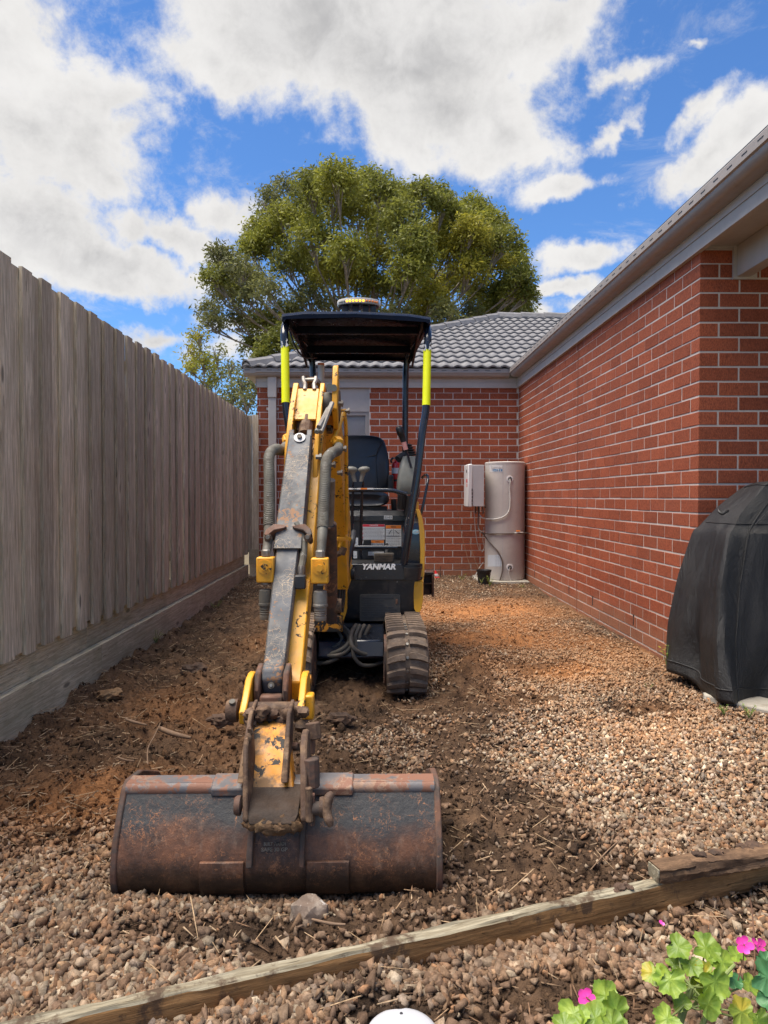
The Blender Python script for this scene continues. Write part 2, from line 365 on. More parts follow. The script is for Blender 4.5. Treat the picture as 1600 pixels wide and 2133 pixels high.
def gravel_density(x, y):
    """0 bare soil .. 1 closed gravel"""
    n = fbm(x * 2.3 + 5, y * 2.3, 4, 3) - .5
    n2 = fbm(x * 7 + 5, y * 7, 3, 9) - .5
    d = 0.90 - .30 * sstep(1.75, 1.45, y - .33 * x) - .10 * sstep(2.2, 1.9, y)
    # soil zone: left half from the bucket back to the fence, and round the machine
    soil = sstep(.30, -.15, x - .10 * (y - 3)) * sstep(2.05, 2.35, y + .10 * x) * sstep(8.0, 6.6, y)
    soil = np.maximum(soil, gauss(x, y, .40, 3.55, .55, .30) * .95)
    soil = np.maximum(soil, gauss(x, y, .30, 2.25, .28, .35) * .8)
    soil = np.maximum(soil, seg(x, y, .35, 2.6, .6, 4.5, .18) * .75)
    soil = np.maximum(soil, gauss(x, y, -.95, 2.25, .5, .22) * .55)
    soil = np.maximum(soil, gauss(x, y, -1.1, 1.45, .22, .14) * .9)
    soil = np.maximum(soil, gauss(x, y, .45, 1.47, .16, .10) * .8)
    soil = np.maximum(soil, gauss(x, y, -.2, 1.62, .25, .07) * .6)
    soil = np.maximum(soil, gauss(x, y, .15, 1.85, .30, .10) * .9)
    soil = np.maximum(soil, gauss(x, y, .35, 2.0, .30, .16) * .55)
    soil = np.maximum(soil, gauss(x, y, 1.15, 4.35, .45, .28) * .75)
    soil = np.maximum(soil, gauss(x, y, 1.0, 6.6, .8, .45) * .55)
    soil = np.maximum(soil, gauss(x, y, 1.6, 7.4, .5, .35) * .7)
    soil = np.maximum(soil, gauss(x, y, .8, 5.4, .7, .8) * .5); soil = np.maximum(soil, gauss(x, y, 1.35, 3.45, .35, .18) * .7); soil = np.maximum(soil, gauss(x, y, .50, 2.05, .36, .34) * .72); soil = np.maximum(soil, gauss(x, y, .45, 2.6, .3, .4) * .7); soil = np.maximum(soil, gauss(x, y, -.3, 1.72, .7, .08) * .55); soil = np.maximum(soil, gauss(x, y, -1.0, 2.3, .7, .25) * .6)
    d = d - 1.05 * soil + .85 * n + .45 * n2
    d = np.maximum(d, gauss(x, y, .02, 3.05, .25, .22) * .75)        # stones left between bucket and tracks
    d = np.maximum(d, gauss(x, y, -1.0, 2.05, .35, .12) * .5)
    d = np.maximum(d, gauss(x, y, .95, 2.9, .50, .55) * 1.1)
    d = d * (1 - np.exp(-(((x - .055) ** 2 + (y - 1.34) ** 2) / .105 ** 2) ** 3))
    return np.clip(d, 0.0, 1)
def clay(x, y):
    """orange clay dusted over the gravel towards the back right"""
    n = fbm(x * 1.7 + 3, y * 1.7, 4, 21)
    c = gauss(x, y, .9, 6.2, .9, 1.5) + .9 * gauss(x, y, 1.4, 4.6, .6, .7) + .7 * gauss(x, y, 1.3, 3.3, .4, .35) + .5 * gauss(x, y, -1.0, 3.1, .4, .9) + .4 * gauss(x, y, -.75, 5.2, .3, .5) + .3 * gauss(x, y, -.7, 2.5, .6, .25)
    return np.clip(c * (n * 2.9 - .5), 0, 1)
def height(x, y):
    soil = 1 - gravel_density(x, y)
    h = (fbm(x * 1.3, y * 1.3, 3, 1) - .5) * .05
    rough = fbm(x * 9, y * 9, 4, 5, .6); clod = np.abs(fbm(x * 17, y * 17, 3, 8) - .5)
    h = h + soil * ((rough - .5) * .075 + sstep(.10, .26, clod) * .028) + (1 - soil) * (fbm(x * 14, y * 14, 2, 6) - .5) * .014
    h = h + .055 * gauss(x, y, .75, 3.35, .38, .30) + .03 * gauss(x, y, 1.1, 2.7, .5, .4)
    h = h + .07 * seg(x, y, .42, 3.75, .75, 4.6, .11) * rough * 1.5 + .07 * gauss(x, y, 1.62, 5.35, .18, .45)
    h = h + .05 * gauss(x, y, -1.0, 4.1, .13, .12) + .045 * seg(x, y, -.75, 3.6, -.65, 5.2, .12) * rough * 2 + .022 * sstep(-1.4, -1.6, x) * rough * 1.6 - .02 * sstep(-1.3, -1.6, x)
    h = h - .06 * gauss(x, y, -.26, 1.98, .55, .15) - .03 * gauss(x, y, .19, 3.9, .2, .35) - .02 * gauss(x, y, -.43, 3.9, .2, .35)
    # track prints pressed into the damp soil
    pr = gauss(x, y, -.62, 2.45, .14, .45) + .8 * gauss(x, y, -.70, 5.6, .12, .7)
    h = h - pr * .02 + pr * .010 * np.sign(np.sin(y * 2 * np.pi / .075 + 2.0 * np.abs(x + .62)))
    h = h + .04 * sstep(7.4, 8.9, y)
    return h
def attr_color(me, col):
    a = me.color_attributes.new('tint', 'FLOAT_COLOR', 'POINT')
    c = np.ones((len(me.vertices), 4), np.float32); c[:, :3] = col; a.data.foreach_set('color', c.ravel())
def np_mesh(name, v, f, k):
    me = bpy.data.meshes.new(name); me.vertices.add(len(v)); me.vertices.foreach_set('co', v.astype(np.float32).ravel())
    nf = len(f); me.loops.add(nf * k); me.polygons.add(nf)
    me.loops.foreach_set('vertex_index', f.astype(np.int32).ravel())
    me.polygons.foreach_set('loop_start', np.arange(0, nf * k, k, dtype=np.int32))
    me.update(calc_edges=True); return me

# soil material
def soil_mat():
    m, t, bs = new_mat('damp_soil')
    co = t.n('ShaderNodeTexCoord').outputs['Object']
    base = t.n('ShaderNodeVertexColor', layer_name='tint').outputs[0]
    n = t.noise(co, 26, 10, .7, .3); n2 = t.noise(co, 130, 6, .7)
    c = t.mix(1.0, base, t.mix(t.ramp(n, .3, .7), (.55, .52, .5), (1.35, 1.3, 1.2)), 'MULTIPLY')
    c = t.mix(t.ramp(n2, .62, .78, 0, .5), c, (.33, .24, .17))
    t.put(bs.inputs['Base Color'], c); bs.inputs['Roughness'].default_value = .92; bs.inputs['Specular IOR Level'].default_value = .25
    bump(t, bs, t.math('ADD', t.math('MULTIPLY', n, 2.0), n2), 1.0, .012)
    return m
def stone_mat():
    m, t, bs = new_mat('crushed_stone')
    co = t.n('ShaderNodeTexCoord').outputs['Object']
    base = t.n('ShaderNodeVertexColor', layer_name='tint').outputs[0]
    n = t.noise(co, 90, 6, .7, .3); n2 = t.noise(co, 240, 4, .7)
    c = t.mix(1.0, base, t.mix(t.ramp(n, .3, .72), (.62, .58, .54), (1.25, 1.22, 1.2)), 'MULTIPLY')
    c = t.mix(t.ramp(n2, .6, .75, 0, .35), c, (.10, .06, .04))
    t.put(bs.inputs['Base Color'], c); bs.inputs['Roughness'].default_value = .8; bs.inputs['Specular IOR Level'].default_value = .3
    bump(t, bs, t.math('ADD', n, n2), .5, .004)
    return m
M['soil'] = soil_mat(); M['stone'] = stone_mat()

# ------------------------------------------------------------------ ground
def soil_colour(x, y):
    g = gravel_density(x, y); k = clay(x, y)[..., None]; n = np.clip((fbm(x * 6, y * 6, 5, 31, .65)[..., None] - .5) * 1.8 + .45, 0, 1)
    left = sstep(.4, -.6, x)[..., None]
    dark = np.array([.045, .029, .019]); mid = np.array([.150, .092, .056])
    c = dark * (1 - n) + mid * n
    c = c * (1.15 - .0 * left)
    c = c * (1 - k) + np.array([.40, .185, .075]) * k
    c = c * (1 - .30 * g[..., None])
    return c
def make_ground():
    xs = np.linspace(-1.72, 2.6, 380)
    ys = [0.9]
    while ys[-1] < 9.4: ys.append(ys[-1] + max(.009, .0062 * ys[-1]))
    ys = np.array(ys); X, Y = np.meshgrid(xs, ys); Z = height(X, Y)
    v = np.stack([X, Y, Z], -1).reshape(-1, 3); nx, ny = len(xs), len(ys)
    i = (np.arange(ny - 1)[:, None] * nx + np.arange(nx - 1)[None, :]).ravel()
    me = np_mesh('ground', v, np.stack([i, i + 1, i + nx + 1, i + nx], -1), 4)
    attr_color(me, soil_colour(X, Y).reshape(-1, 3)); me.polygons.foreach_set('use_smooth', [True] * len(me.polygons))
    o = finish('ground', me, M['soil'], None, origin=(0, 0, 0)); o['kind'] = 'structure'
    m, t, bs = new_mat('far_soil'); co = t.n('ShaderNodeTexCoord').outputs['Object']
    t.put(bs.inputs['Base Color'], t.mix(t.noise(co, 1.5, 6, .6), (.10, .07, .04), (.16, .13, .07))); bs.inputs['Roughness'].default_value = .95
    b = MB(); S = 600
    b.add([(-S, -S, -.12), (S, -S, -.12), (S, S, -.12), (-S, S, -.12)], [(0, 1, 2, 3)])
    g = b.build('terrain', m, None, smooth=False); g['kind'] = 'structure'
make_ground()

def rock_variants(n, pts, seed):
    r = np.random.default_rng(seed); out = []
    for _ in range(n):
        bm = bmesh.new()
        p = r.normal(size=(pts, 3)); p /= np.linalg.norm(p, axis=1)[:, None]; p *= r.uniform(.75, 1.1, (pts, 1)); p *= np.array([1, r.uniform(.55, .95), r.uniform(.45, .8)])
        for q in p: bm.verts.new(q)
        res = bmesh.ops.convex_hull(bm, input=bm.verts)
        dead = [e for e in res['geom_interior'] if isinstance(e, bmesh.types.BMVert)]
        if dead: bmesh.ops.delete(bm, geom=dead, context='VERTS')
        bmesh.ops.triangulate(bm, faces=bm.faces); bm.verts.index_update()
        out.append((np.array([v.co[:] for v in bm.verts]), np.array([[v.index for v in f.verts] for f in bm.faces]))); bm.free()
    return out
def scatter(name, pos, size, colr, variants, label_kind, mat, flat=1.0, parent=None):
    n = len(pos); a = rng.uniform(0, 2 * np.pi, (n, 3)); a[:, 0] *= flat; a[:, 1] *= flat
    cx, sx, cy, sy, cz, sz = np.cos(a[:, 0]), np.sin(a[:, 0]), np.cos(a[:, 1]), np.sin(a[:, 1]), np.cos(a[:, 2]), np.sin(a[:, 2])
    Rm = np.empty((n, 3, 3))
    Rm[:, 0, 0] = cz * cy; Rm[:, 0, 1] = cz * sy * sx - sz * cx; Rm[:, 0, 2] = cz * sy * cx + sz * sx
    Rm[:, 1, 0] = sz * cy; Rm[:, 1, 1] = sz * sy * sx + cz * cx; Rm[:, 1, 2] = sz * sy * cx - cz * sx
    Rm[:, 2, 0] = -sy; Rm[:, 2, 1] = cy * sx; Rm[:, 2, 2] = cy * cx
    which = rng.integers(0, len(variants), n); V = []; F = []; C = []; off = 0
    for k, (bv, bf) in enumerate(variants):
        id_ = np.where(which == k)[0]
        if not len(id_): continue
        vv = np.einsum('nij,vj->nvi', Rm[id_] * size[id_][:, None, None], bv) + pos[id_][:, None, :]
        ff = bf[None] + (np.arange(len(id_)) * len(bv))[:, None, None] + off
        V.append(vv.reshape(-1, 3)); F.append(ff.reshape(-1, 3)); C.append(np.repeat(colr[id_], len(bv), 0)); off += len(id_) * len(bv)
    me = np_mesh(name, np.concatenate(V), np.concatenate(F), 3); attr_color(me, np.concatenate(C))
    o = finish(name, me, mat, parent, origin=(0, 0, 0)); o['kind'] = 'stuff'; return o
XMIN, XMAX = -1.60, 2.35
def sample(n, ylo, yhi, power, dens, seed):
    r = np.random.default_rng(seed)
    u = r.uniform(0, 1, n); y = (ylo ** (1 - power) + u * (yhi ** (1 - power) - ylo ** (1 - power))) ** (1 / (1 - power)) if power != 1 else ylo * (yhi / ylo) ** u
    lim = .60 * y + .15
    x = r.uniform(-1, 1, n) * lim
    ok = (x > XMIN) & (x < XMAX) & ~((x > 1.86) & (y > 4.1)); x, y = x[ok], y[ok]
    ok = r.uniform(0, 1, len(x)) < dens(x, y); return x[ok], y[ok]
def make_gravel():
    var = rock_variants(20, 10, 5)
    X, Y, S, Cc, Z = [], [], [], [], []
    pal = .88 * np.array([[.36, .25, .18], [.44, .33, .25], [.30, .185, .125], [.26, .155, .10], [.40, .25, .155], [.58, .48, .38], [.22, .14, .10], [.33, .26, .22], [.38, .20, .11]])
    for seed, n, ylo, yhi, pw, szr, dz in ((1, 52000, 1.15, 9.2, .35, (.0075, .0125), .005), (2, 30000, 1.2, 4.8, .6, (.0085, .0145), .012), (3, 42000, 1.15, 9.2, .15, (.0045, .008), .008), (4, 17000, 1.15, 2.3, .5, (.0085, .015), .016)):
        x, y = sample(n * 2, ylo, yhi, pw, lambda a, b: np.where(gravel_density(a, b) > .45, 1, gravel_density(a, b) * 1.0) ** 1.5 * (1 - .35 * sstep(2.4, 1.7, b)), seed)
        g = gravel_density(x, y); k = clay(x, y)
        s = rng.uniform(szr[0], szr[1], len(x)) * rng.choice([.6, .8, 1.0, 1.0, 1.25, 1.45], len(x)) * (1 + .28 * sstep(2.3, 1.5, y))
        c = pal[rng.integers(0, len(pal), len(x))] * (.5 + .95 * rng.uniform(0, 1, (len(x), 1)) ** 1.4) * np.array([.97, 1.0, .93])
        pile = np.clip(gauss(x, y, .95, 2.95, .75, .8), 0, 1)
        dirt = np.clip(1.15 - g * .9 + (fbm(x * 4, y * 4, 3, 77) - .5) * 1.1 - .45 * pile + .35 * gauss(x, y, -.1, 1.85, .75, .2) - .25 * gauss(x, y, -1.0, 1.8, .5, .35) + .5 * gauss(x, y, .4, 2.35, .35, .5) + .15 * gauss(x, y, -.95, 1.45, .5, .2) + .4 * gauss(x, y, .3, 1.45, .5, .15), 0, .92) * rng.uniform(.4, 1, len(x))
        sc = soil_colour(x, y) * 1.45
        c = c * (1 - dirt[:, None]) + sc * dirt[:, None]
        kk = (k * .65)[:, None]; c = c * (1 - kk) + np.array([.46, .26, .13]) * kk
        c = c * (1 + .22 * pile[:, None])
        X.append(x); Y.append(y); S.append(s); Cc.append(c); Z.append(height(x, y) + rng.uniform(0, 1, len(x)) * dz * g + s * .25)
    pos = np.stack([np.concatenate(X), np.concatenate(Y), np.concatenate(Z)], -1)
    print('gravel stones', len(pos))
    scatter('gravel', pos, np.concatenate(S), np.concatenate(Cc), var, 'stuff', M['stone'])
    # soil crumbs and clods
    x, y = sample(60000, 1.2, 8.5, .5, lambda a, b: np.clip(1.15 - gravel_density(a, b), .04, 1) ** 1.5 + .30 * sstep(2.6, 1.8, b), 9)
    s = np.exp(rng.normal(-5.15, .45, len(x))); s = np.clip(s, .003, .022)
    c = soil_colour(x, y) * rng.uniform(.7, 1.35, (len(x), 1)); z = height(x, y) + s * .2
    scatter('soil_crumbs', np.stack([x, y, z], -1), s, c, rock_variants(8, 10, 6), 'stuff', M['soil'])
    x, y = sample(9000, 1.9, 8.0, .5, lambda a, b: np.clip(.9 - gravel_density(a, b), 0, 1) * (fbm(a * 3, b * 3, 3, 55) > .5), 19)
    s = np.clip(np.exp(rng.normal(-4.2, .35, len(x))), .008, .034); c = soil_colour(x, y) * rng.uniform(.6, 1.1, (len(x), 1))
    scatter('soil_clods', np.stack([x, y, height(x, y) + s * .15], -1), s, c, rock_variants(9, 14, 16), 'stuff', M['soil'])
    # splinters, bark and straw lying over the soil
    bv = np.array([[-1, -.11, -.04], [1, -.05, -.04], [1, .05, -.04], [-1, .11, -.04], [-.9, 0, .06], [.95, 0, .05]])
    bf = np.array([[0, 1, 5], [0, 5, 4], [3, 4, 5], [3, 5, 2], [0, 4, 3], [1, 2, 5], [0, 3, 2], [0, 2, 1]])
    x, y = sample(24000, 1.3, 8.5, .5, lambda a, b: np.clip(.08 + .9 * sstep(-.3, -1.4, a) + .35 * gauss(a, b, .6, 3.6, .5, .5) + .8 * gauss(a, b, 1.4, 4.7, .4, .6) + .1 * (b < 3), 0, 1), 12)
    s = rng.uniform(.006, .028, len(x)); c = np.array([[.30, .20, .12], [.20, .12, .07], [.42, .31, .20], [.14, .085, .05]])[rng.integers(0, 4, len(x))] * rng.uniform(.7, 1.2, (len(x), 1))
    scatter('wood_chips', np.stack([x, y, height(x, y) + .008], -1), s, c, [(bv, bf)], 'stuff', M['stone'], flat=.06)
    sv = bv * np.array([1, .22, .3]) + np.array([0, 0, 0]); sv[:, 1] += .12 * (sv[:, 0] ** 2)
    x, y = sample(2600, 1.25, 8.0, .5, lambda a, b: np.clip(.25 + 1.0 * gauss(a, b, 1.45, 4.6, .3, .6) + .3 * sstep(0, -1.4, a), 0, 1), 15)
    s = rng.uniform(.025, .07, len(x)); c = np.array([.46, .33, .20]) * rng.uniform(.5, 1.15, (len(x), 1))
    scatter('dry_straw', np.stack([x, y, height(x, y) + .018], -1), s, c, [(sv, bf)], 'stuff', M['stone'], flat=.05)
make_gravel()

# ------------------------------------------------------------------ timber
def timber_mat(name, c1, c2, c3, axis='z', rnd=True, green=0, dirt=0.0):
    m, t, bs = new_mat(name)
    co = t.n('ShaderNodeTexCoord').outputs['Object']; inf = t.n('ShaderNodeObjectInfo').outputs['Random']
    co = t.vmath('ADD', co, t.n('ShaderNodeCombineXYZ', i_0=t.math('MULTIPLY', inf, 37.0), i_1=t.math('MULTIPLY', inf, 19.0), i_2=t.math('MULTIPLY', inf, 53.0)).outputs[0])
    sc = {'z': (1, 1, .045), 'y': (1, .045, 1), 'x': (.045, 1, 1)}[axis]
    # knots bend the grain round them
    kc = {'z': (1, 1, .32), 'y': (1, .32, 1), 'x': (.32, 1, 1)}[axis]
    vo = t.n('ShaderNodeTexVoronoi', feature='F1'); t.put(vo.inputs['Vector'], t.mapping(co, scale=kc)); vo.inputs['Scale'].default_value = 6.5
    kd = vo.outputs['Distance']; knot = t.ramp(kd, .05, .11, 1, 0); halo = t.ramp(kd, .08, .34, 1, 0)
    g = t.mapping(co, scale=sc); gw = t.vmath('ADD', g, t.vmath('SCALE', t.noise(g, 9, 3, .5, out=1)))
    gw.node.inputs[1].links[0].from_node.inputs[3].default_value = .03
    gg = t.math('ADD', t.noise(gw, 110, 6, .65, .4), t.math('MULTIPLY', halo, .22))
    big = t.noise(g, 22, 4, .6)
    c = t.mix(t.ramp(gg, .32, .72), c1, c2)
    c = t.mix(t.ramp(big, .42, .70, 0, .55), c, c3); bd = t.noise(gw, 75, 3, .5, .2); c = t.mix(t.ramp(bd, .48, .62, 0, .55), c, [q * .62 for q in c3]); fg = t.noise(gw, 420, 4, .6); c = t.mix(t.ramp(fg, .35, .7, 0, .45), c, [q * .55 for q in c1])
    c = t.mix(t.math('MULTIPLY', knot, .8), c, [q * .32 for q in c1])
    crack = t.ramp(t.noise(gw, 170, 3, .5), .66, .71, 0, .75); c = t.mix(crack, c, [q * .25 for q in c1])
    if rnd: c = t.mix(1.0, c, t.mix(inf, (.72, .70, .68), (1.2, 1.18, 1.15)), 'MULTIPLY')
    if green: c = t.mix(t.ramp(t.noise(co, 3, 5, .6), .45, .7, 0, green), c, (.20, .19, .10))
    if dirt: c = t.mix(t.ramp(t.noise(co, 9, 8, .7), .62 - dirt * .2, .7 - dirt * .15, 0, .9), c, (.07, .042, .026))
    t.put(bs.inputs['Base Color'], c); bs.inputs['Roughness'].default_value = .85; bs.inputs['Specular IOR Level'].default_value = .25
    bump(t, bs, t.math('SUBTRACT', t.math('SUBTRACT', gg, crack), t.math('MULTIPLY', knot, .6)), .6, .004)
    return m
M['paling'] = timber_mat('weathered_paling', (.45, .375, .265), (.82, .715, .54), (.58, .475, .335), 'z')
M['plinth'] = timber_mat('weathered_plinth', (.46, .395, .275), (.72, .63, .46), (.58, .48, .32), 'y', green=.35)
M['sleeper'] = timber_mat('split_timber', (.13, .062, .022), (.44, .235, .092), (.29, .16, .066), 'x', rnd=False, dirt=.45)
M['sleeper_top'] = timber_mat('greyed_timber_face', (.17, .14, .09), (.42, .38, .28), (.26, .215, .14), 'x', rnd=False, dirt=.5)
M['rotten'] = timber_mat('rotten_timber', (.09, .05, .028), (.30, .18, .10), (.16, .10, .06), 'x', rnd=False, dirt=.6)

FX = -1.63
fence = thing('paling_fence', 'tall weathered grey timber paling fence running along the left side of the yard', 'fence', (FX, 5.4, 0))
rf = random.Random(3)
# three base paling meshes shared by all
pal_front, pal_back = [], []
for k in range(3):
    b = MB(); L = 1.80; wd = .104; h = L / 2
    b.box((0, 0, 0), (.017, wd, L)); pal_front.append(b.build('paling', M['paling'], fence, bevel=0, smooth=False))
    b = MB(); b.box((0, 0, 0), (.017, .132, L - .02)); pal_back.append(b.build('paling', M['paling'], fence, bevel=0, smooth=False))
y = 1.55; i = 0
while y < 9.17:
    for src, x0, dz, yy in ((pal_front[i % 3], FX + .0085, 0, y), (pal_back[i % 3], FX - .0085 - .002, .006, y + .1)):
        z = .338 + .9 + dz + rf.uniform(-.007, .007)
        loc = Vector((x0 + rf.uniform(-.0015, .0015), yy + rf.uniform(-.006, .006), z)); rot = (rf.uniform(-.004, .004), rf.uniform(-.002, .002), rf.uniform(-.01, .01))
        if i < 3: o = src; place(o, fence, loc)
        else: o = copy_obj(src, fence, loc)
        o.rotation_euler = rot; o.scale = (1, rf.uniform(.94, 1.03), 1)
    y += .2 + rf.uniform(-.004, .004); i += 1
def plank_run(joints, lo, hi, x0, th):
    for a, bb in zip(joints[:-1], joints[1:]):
        b = MB(); b.box2((x0 - th, a + .002, lo + rf.uniform(-.003, .003)), (x0 + rf.uniform(-.002, .002), bb - .002, hi + rf.uniform(-.003, .003)))
        b.build('plinth_board', M['plinth'], fence, bevel=.003, smooth=False)
plank_run([1.4, 4.11, 6.6, 9.16], .19, .40, FX - .021, .03)
plank_run([1.4, 1.9, 4.2, 6.79, 9.16], -.12, .203, FX + .028, .045)
for yy in (1.7, 4.15, 6.7, 9.1):
    b = MB(); b.box2((FX - .16, yy - .05, -.1), (FX - .06, yy + .05, 2.05)); b.build('post', M['paling'], fence, smooth=False)
for zz in (.55, 1.2, 1.9):
    b = MB(); b.box2((FX - .058, 1.5, zz), (FX - .022, 9.16, zz + .08)); b.build('rail', M['paling'], fence, smooth=False)
ret = thing('return_fence', 'short return of two grey palings closing the gap between long fence and brick house corner', 'fence', (-1.55, 9.2, 0))
for k, (a, c) in enumerate(((-1.625, -1.560), (-1.556, -1.475))):
    b = MB(); b.box2((a, 9.195, .36), (c, 9.212, 2.13 + .006 * k)); b.build('paling', M['paling'], ret, smooth=False)
b = MB(); b.box2((-1.60, 9.178, .20), (-1.47, 9.194, .40)); b.build('plinth_board', M['plinth'], ret, smooth=False)
b = MB(); b.box2((-1.60, 9.22, -.1), (-1.49, 9.25, .20)); b.build('plinth_board', M['plinth'], ret, smooth=False)

# ------------------------------------------------------------------ bricks
def brick_mat(name, attr):
    m, t, bs = new_mat(name)
    co = t.n('ShaderNodeTexCoord').outputs['Object']
    rnd = t.n('ShaderNodeVertexColor', layer_name='tint').outputs[0] if attr else t.n('ShaderNodeObjectInfo').outputs['Random']
    if not attr:
        co = t.vmath('ADD', co, t.n('ShaderNodeCombineXYZ', i_0=t.math('MULTIPLY', rnd, 71.0), i_1=t.math('MULTIPLY', rnd, 31.0), i_2=t.math('MULTIPLY', rnd, 17.0)).outputs[0])
    dv = t.mapping(co, scale=(1, 1, .35))
    fine = t.noise(dv, 210, 5, .7); mid = t.noise(co, 30, 4, .6)
    c = t.mix(t.ramp(fine, .32, .7), (.165, .037, .018), (.42, .108, .046))
    c = t.mix(1.0, c, t.mix(rnd, (.76, .73, .72), (1.12, 1.14, 1.16)), 'MULTIPLY')
    c = t.mix(t.ramp(mid, .35, .7, 0, .3), c, (.36, .10, .048))
    c = t.mix(t.ramp(t.noise(co, 260, 3, .6), .66, .73, 0, .7), c, (.52, .26, .14))
    c = t.mix(t.ramp(t.noise(dv, 150, 3, .6), .66, .74, 0, .7), c, (.05, .012, .008))
    wp = t.n('ShaderNodeNewGeometry').outputs['Position']; wz = t.n('ShaderNodeSeparateXYZ', i_0=wp).outputs[2]
    c = t.mix(t.ramp(t.noise(wp, 1.3, 6, .65), .45, .75, 0, .35), c, (.20, .075, .05))
    sp = t.math('MULTIPLY', t.ramp(t.math('ADD', wz, t.math('MULTIPLY', t.noise(wp, 7, 5, .7), -.35)), -.12, .14, .5, 0), 1.0); c = t.mix(sp, c, (.30, .17, .10))
    c = t.mix(t.ramp(t.noise(t.mapping(wp, scale=(1, 1, .3)), 9, 7, .7), .66, .74, 0, .30), c, (.55, .42, .36))
    t.put(bs.inputs['Base Color'], c); bs.inputs['Roughness'].default_value = .8; bs.inputs['Specular IOR Level'].default_value = .3
    bump(t, bs, t.math('ADD', fine, t.math('MULTIPLY', mid, .5)), .8, .004)
    return m
M['brick'] = brick_mat('red_wirecut_brick', False); M['brick_far'] = brick_mat('red_wirecut_brick_far', True)
m, t, bs = new_mat('mortar'); co = t.n('ShaderNodeTexCoord').outputs['Object']; nn = t.noise(co, 60, 6, .7)
t.put(bs.inputs['Base Color'], t.mix(nn, (.42, .36, .32), (.62, .55, .50))); bs.inputs['Roughness'].default_value = .95; bump(t, bs, nn, .5, .003); M['mortar'] = m

WX, NY, BY = 1.913, 4.13, 9.264
house = thing('brick_house', 'single storey red brick house with grey tiled roof and beige gutters', 'house', (3.0, 7.0, 0))
JM = .003  # joint recess
def mortar_wall(name, lo, hi):
    b = MB(); b.box2(lo, hi); return b.build(name, M['mortar'], house, smooth=False)
w_side = mortar_wall('side_wall', (WX + JM, NY + .12, -.2), (WX + .10, BY + .1, 2.60))
w_near = mortar_wall('porch_wall', (WX + JM, NY + JM, -.2), (4.2, NY + .119, 2.60))
WINX0, WINX1, WINZ0, WINZ1 = -.98, -.045, 1.10, 2.505
w_back = MB()
w_back.box2((-1.5 + JM, BY + JM, -.2), (WINX0, BY + .12, 2.60)); w_back.box2((WINX1, BY + JM, -.2), (WX + .006, BY + .12, 2.60))
w_back.box2((WINX0, BY + JM, -.2), (WINX1, BY + .12, WINZ0)); w_back.box2((-1.5 + JM, BY + .1205, -.2), (-1.4, BY + 3.5, 2.6))
w_back = w_back.build('back_wall', M['mortar'], house, smooth=False)
def brick_mesh(L, Dp, H):
    bm = bmesh.new(); bmesh.ops.create_cube(bm, size=1.0)
    bmesh.ops.scale(bm, vec=(L, Dp, H), verts=bm.verts); bmesh.ops.bevel(bm, geom=list(bm.edges), offset=.0022, segments=1, profile=.5, affect='EDGES')
    me = bpy.data.meshes.new('brick'); bm.to_mesh(me); bm.free(); me.materials.append(M['brick']); return me
Z0 = -.057; BR = []   # (parent, centre, size, rotated, screen area)
rb = random.Random(8)
for c_ in range(-1, 30):
    zc = Z0 + .086 * c_ + .043
    if c_ == 29: zc = Z0 + .086 * c_ + .038
    odd = c_ % 2
    # side wall
    y = NY if not odd else NY + .12
    while y < BY - .02:
        L = min(.23, BY - y - .004)
        if L > .03: BR.append((w_side, Vector((WX + .055, y + L / 2, zc)), L, True))
        y += .24
    x = WX if odd else WX + .12
    while x < 3.9:
        BR.append((w_near, Vector((x + .115, NY + .055, zc)), .23, False)); x += .24
    x = WX - (.025 if odd else .145); first = WX - x - .01
    segs = [(x + .01, WX - .002)] if first > .02 else []
    while x > -1.5:
        lo = max(x - .23, -1.5); segs.append((lo, x)); x -= .24
    for lo, hi in segs:
        parts = [(lo, hi)]
        if WINZ0 - .01 < zc < 2.6:
            parts = []
            if hi <= WINX0 or lo >= WINX1: parts = [(lo, hi)]
            else:
                if lo < WINX0 - .02: parts.append((lo, WINX0 - .008))
                if hi > WINX1 + .02: parts.append((WINX1 + .008, hi))
        for a, b_ in parts:
            if b_ - a > .015: BR.append((w_back, Vector(((a + b_) / 2, BY + .055, zc)), b_ - a, False))
def area(e):
    p, c, L, rot = e
    if rot: return L * .086 * WX / c.y ** 3
    a = L * .086 / c.y ** 2
    if p is w_near and (c.x > 2.33 or (c.z < .95 and c.x > 1.95)): a *= .01
    if p is w_back and (-1.3 < c.x < .62 and c.z < 1.55): a *= .1
    return a
BR.sort(key=area, reverse=True)
base = {}
def brick_for(L):
    k = round(L, 3)
    if k not in base: base[k] = brick_mesh(k, .11, .0755)
    return base[k]
far = MB(); fc = []
for i, (p, c, L, rot) in enumerate(BR):
    c = c + Vector((0, 0, rb.uniform(-.0012, .0012)))
    if rot: c.x += rb.uniform(-.0012, .0012)
    else: c.y += rb.uniform(-.0012, .0012)
    if i < 300:
        o = bpy.data.objects.new('brick', brick_for(L)); COL.objects.link(o); place(o, p, c)
        o.rotation_euler = (0, 0, R(90) if rot else 0)
    else:
        n0 = len(far.v); me = brick_for(L)
        vs = [(v.co.x, v.co.y, v.co.z) for v in me.vertices]
        if rot: vs = [(-b_, a, d) for a, b_, d in vs]
        far.add([(a + c.x, b_ + c.y, d + c.z) for a, b_, d in vs], [tuple(f.vertices) for f in me.polygons])
        fc += [rb.random()] * (len(far.v) - n0)
me = bpy.data.meshes.new('brick_courses'); me.from_pydata(far.v, [], far.f); me.update()
attr_color(me, np.repeat(np.array(fc)[:, None], 3, 1)); o = finish('brick_courses', me, M['brick_far'], house); o['kind'] = 'stuff'

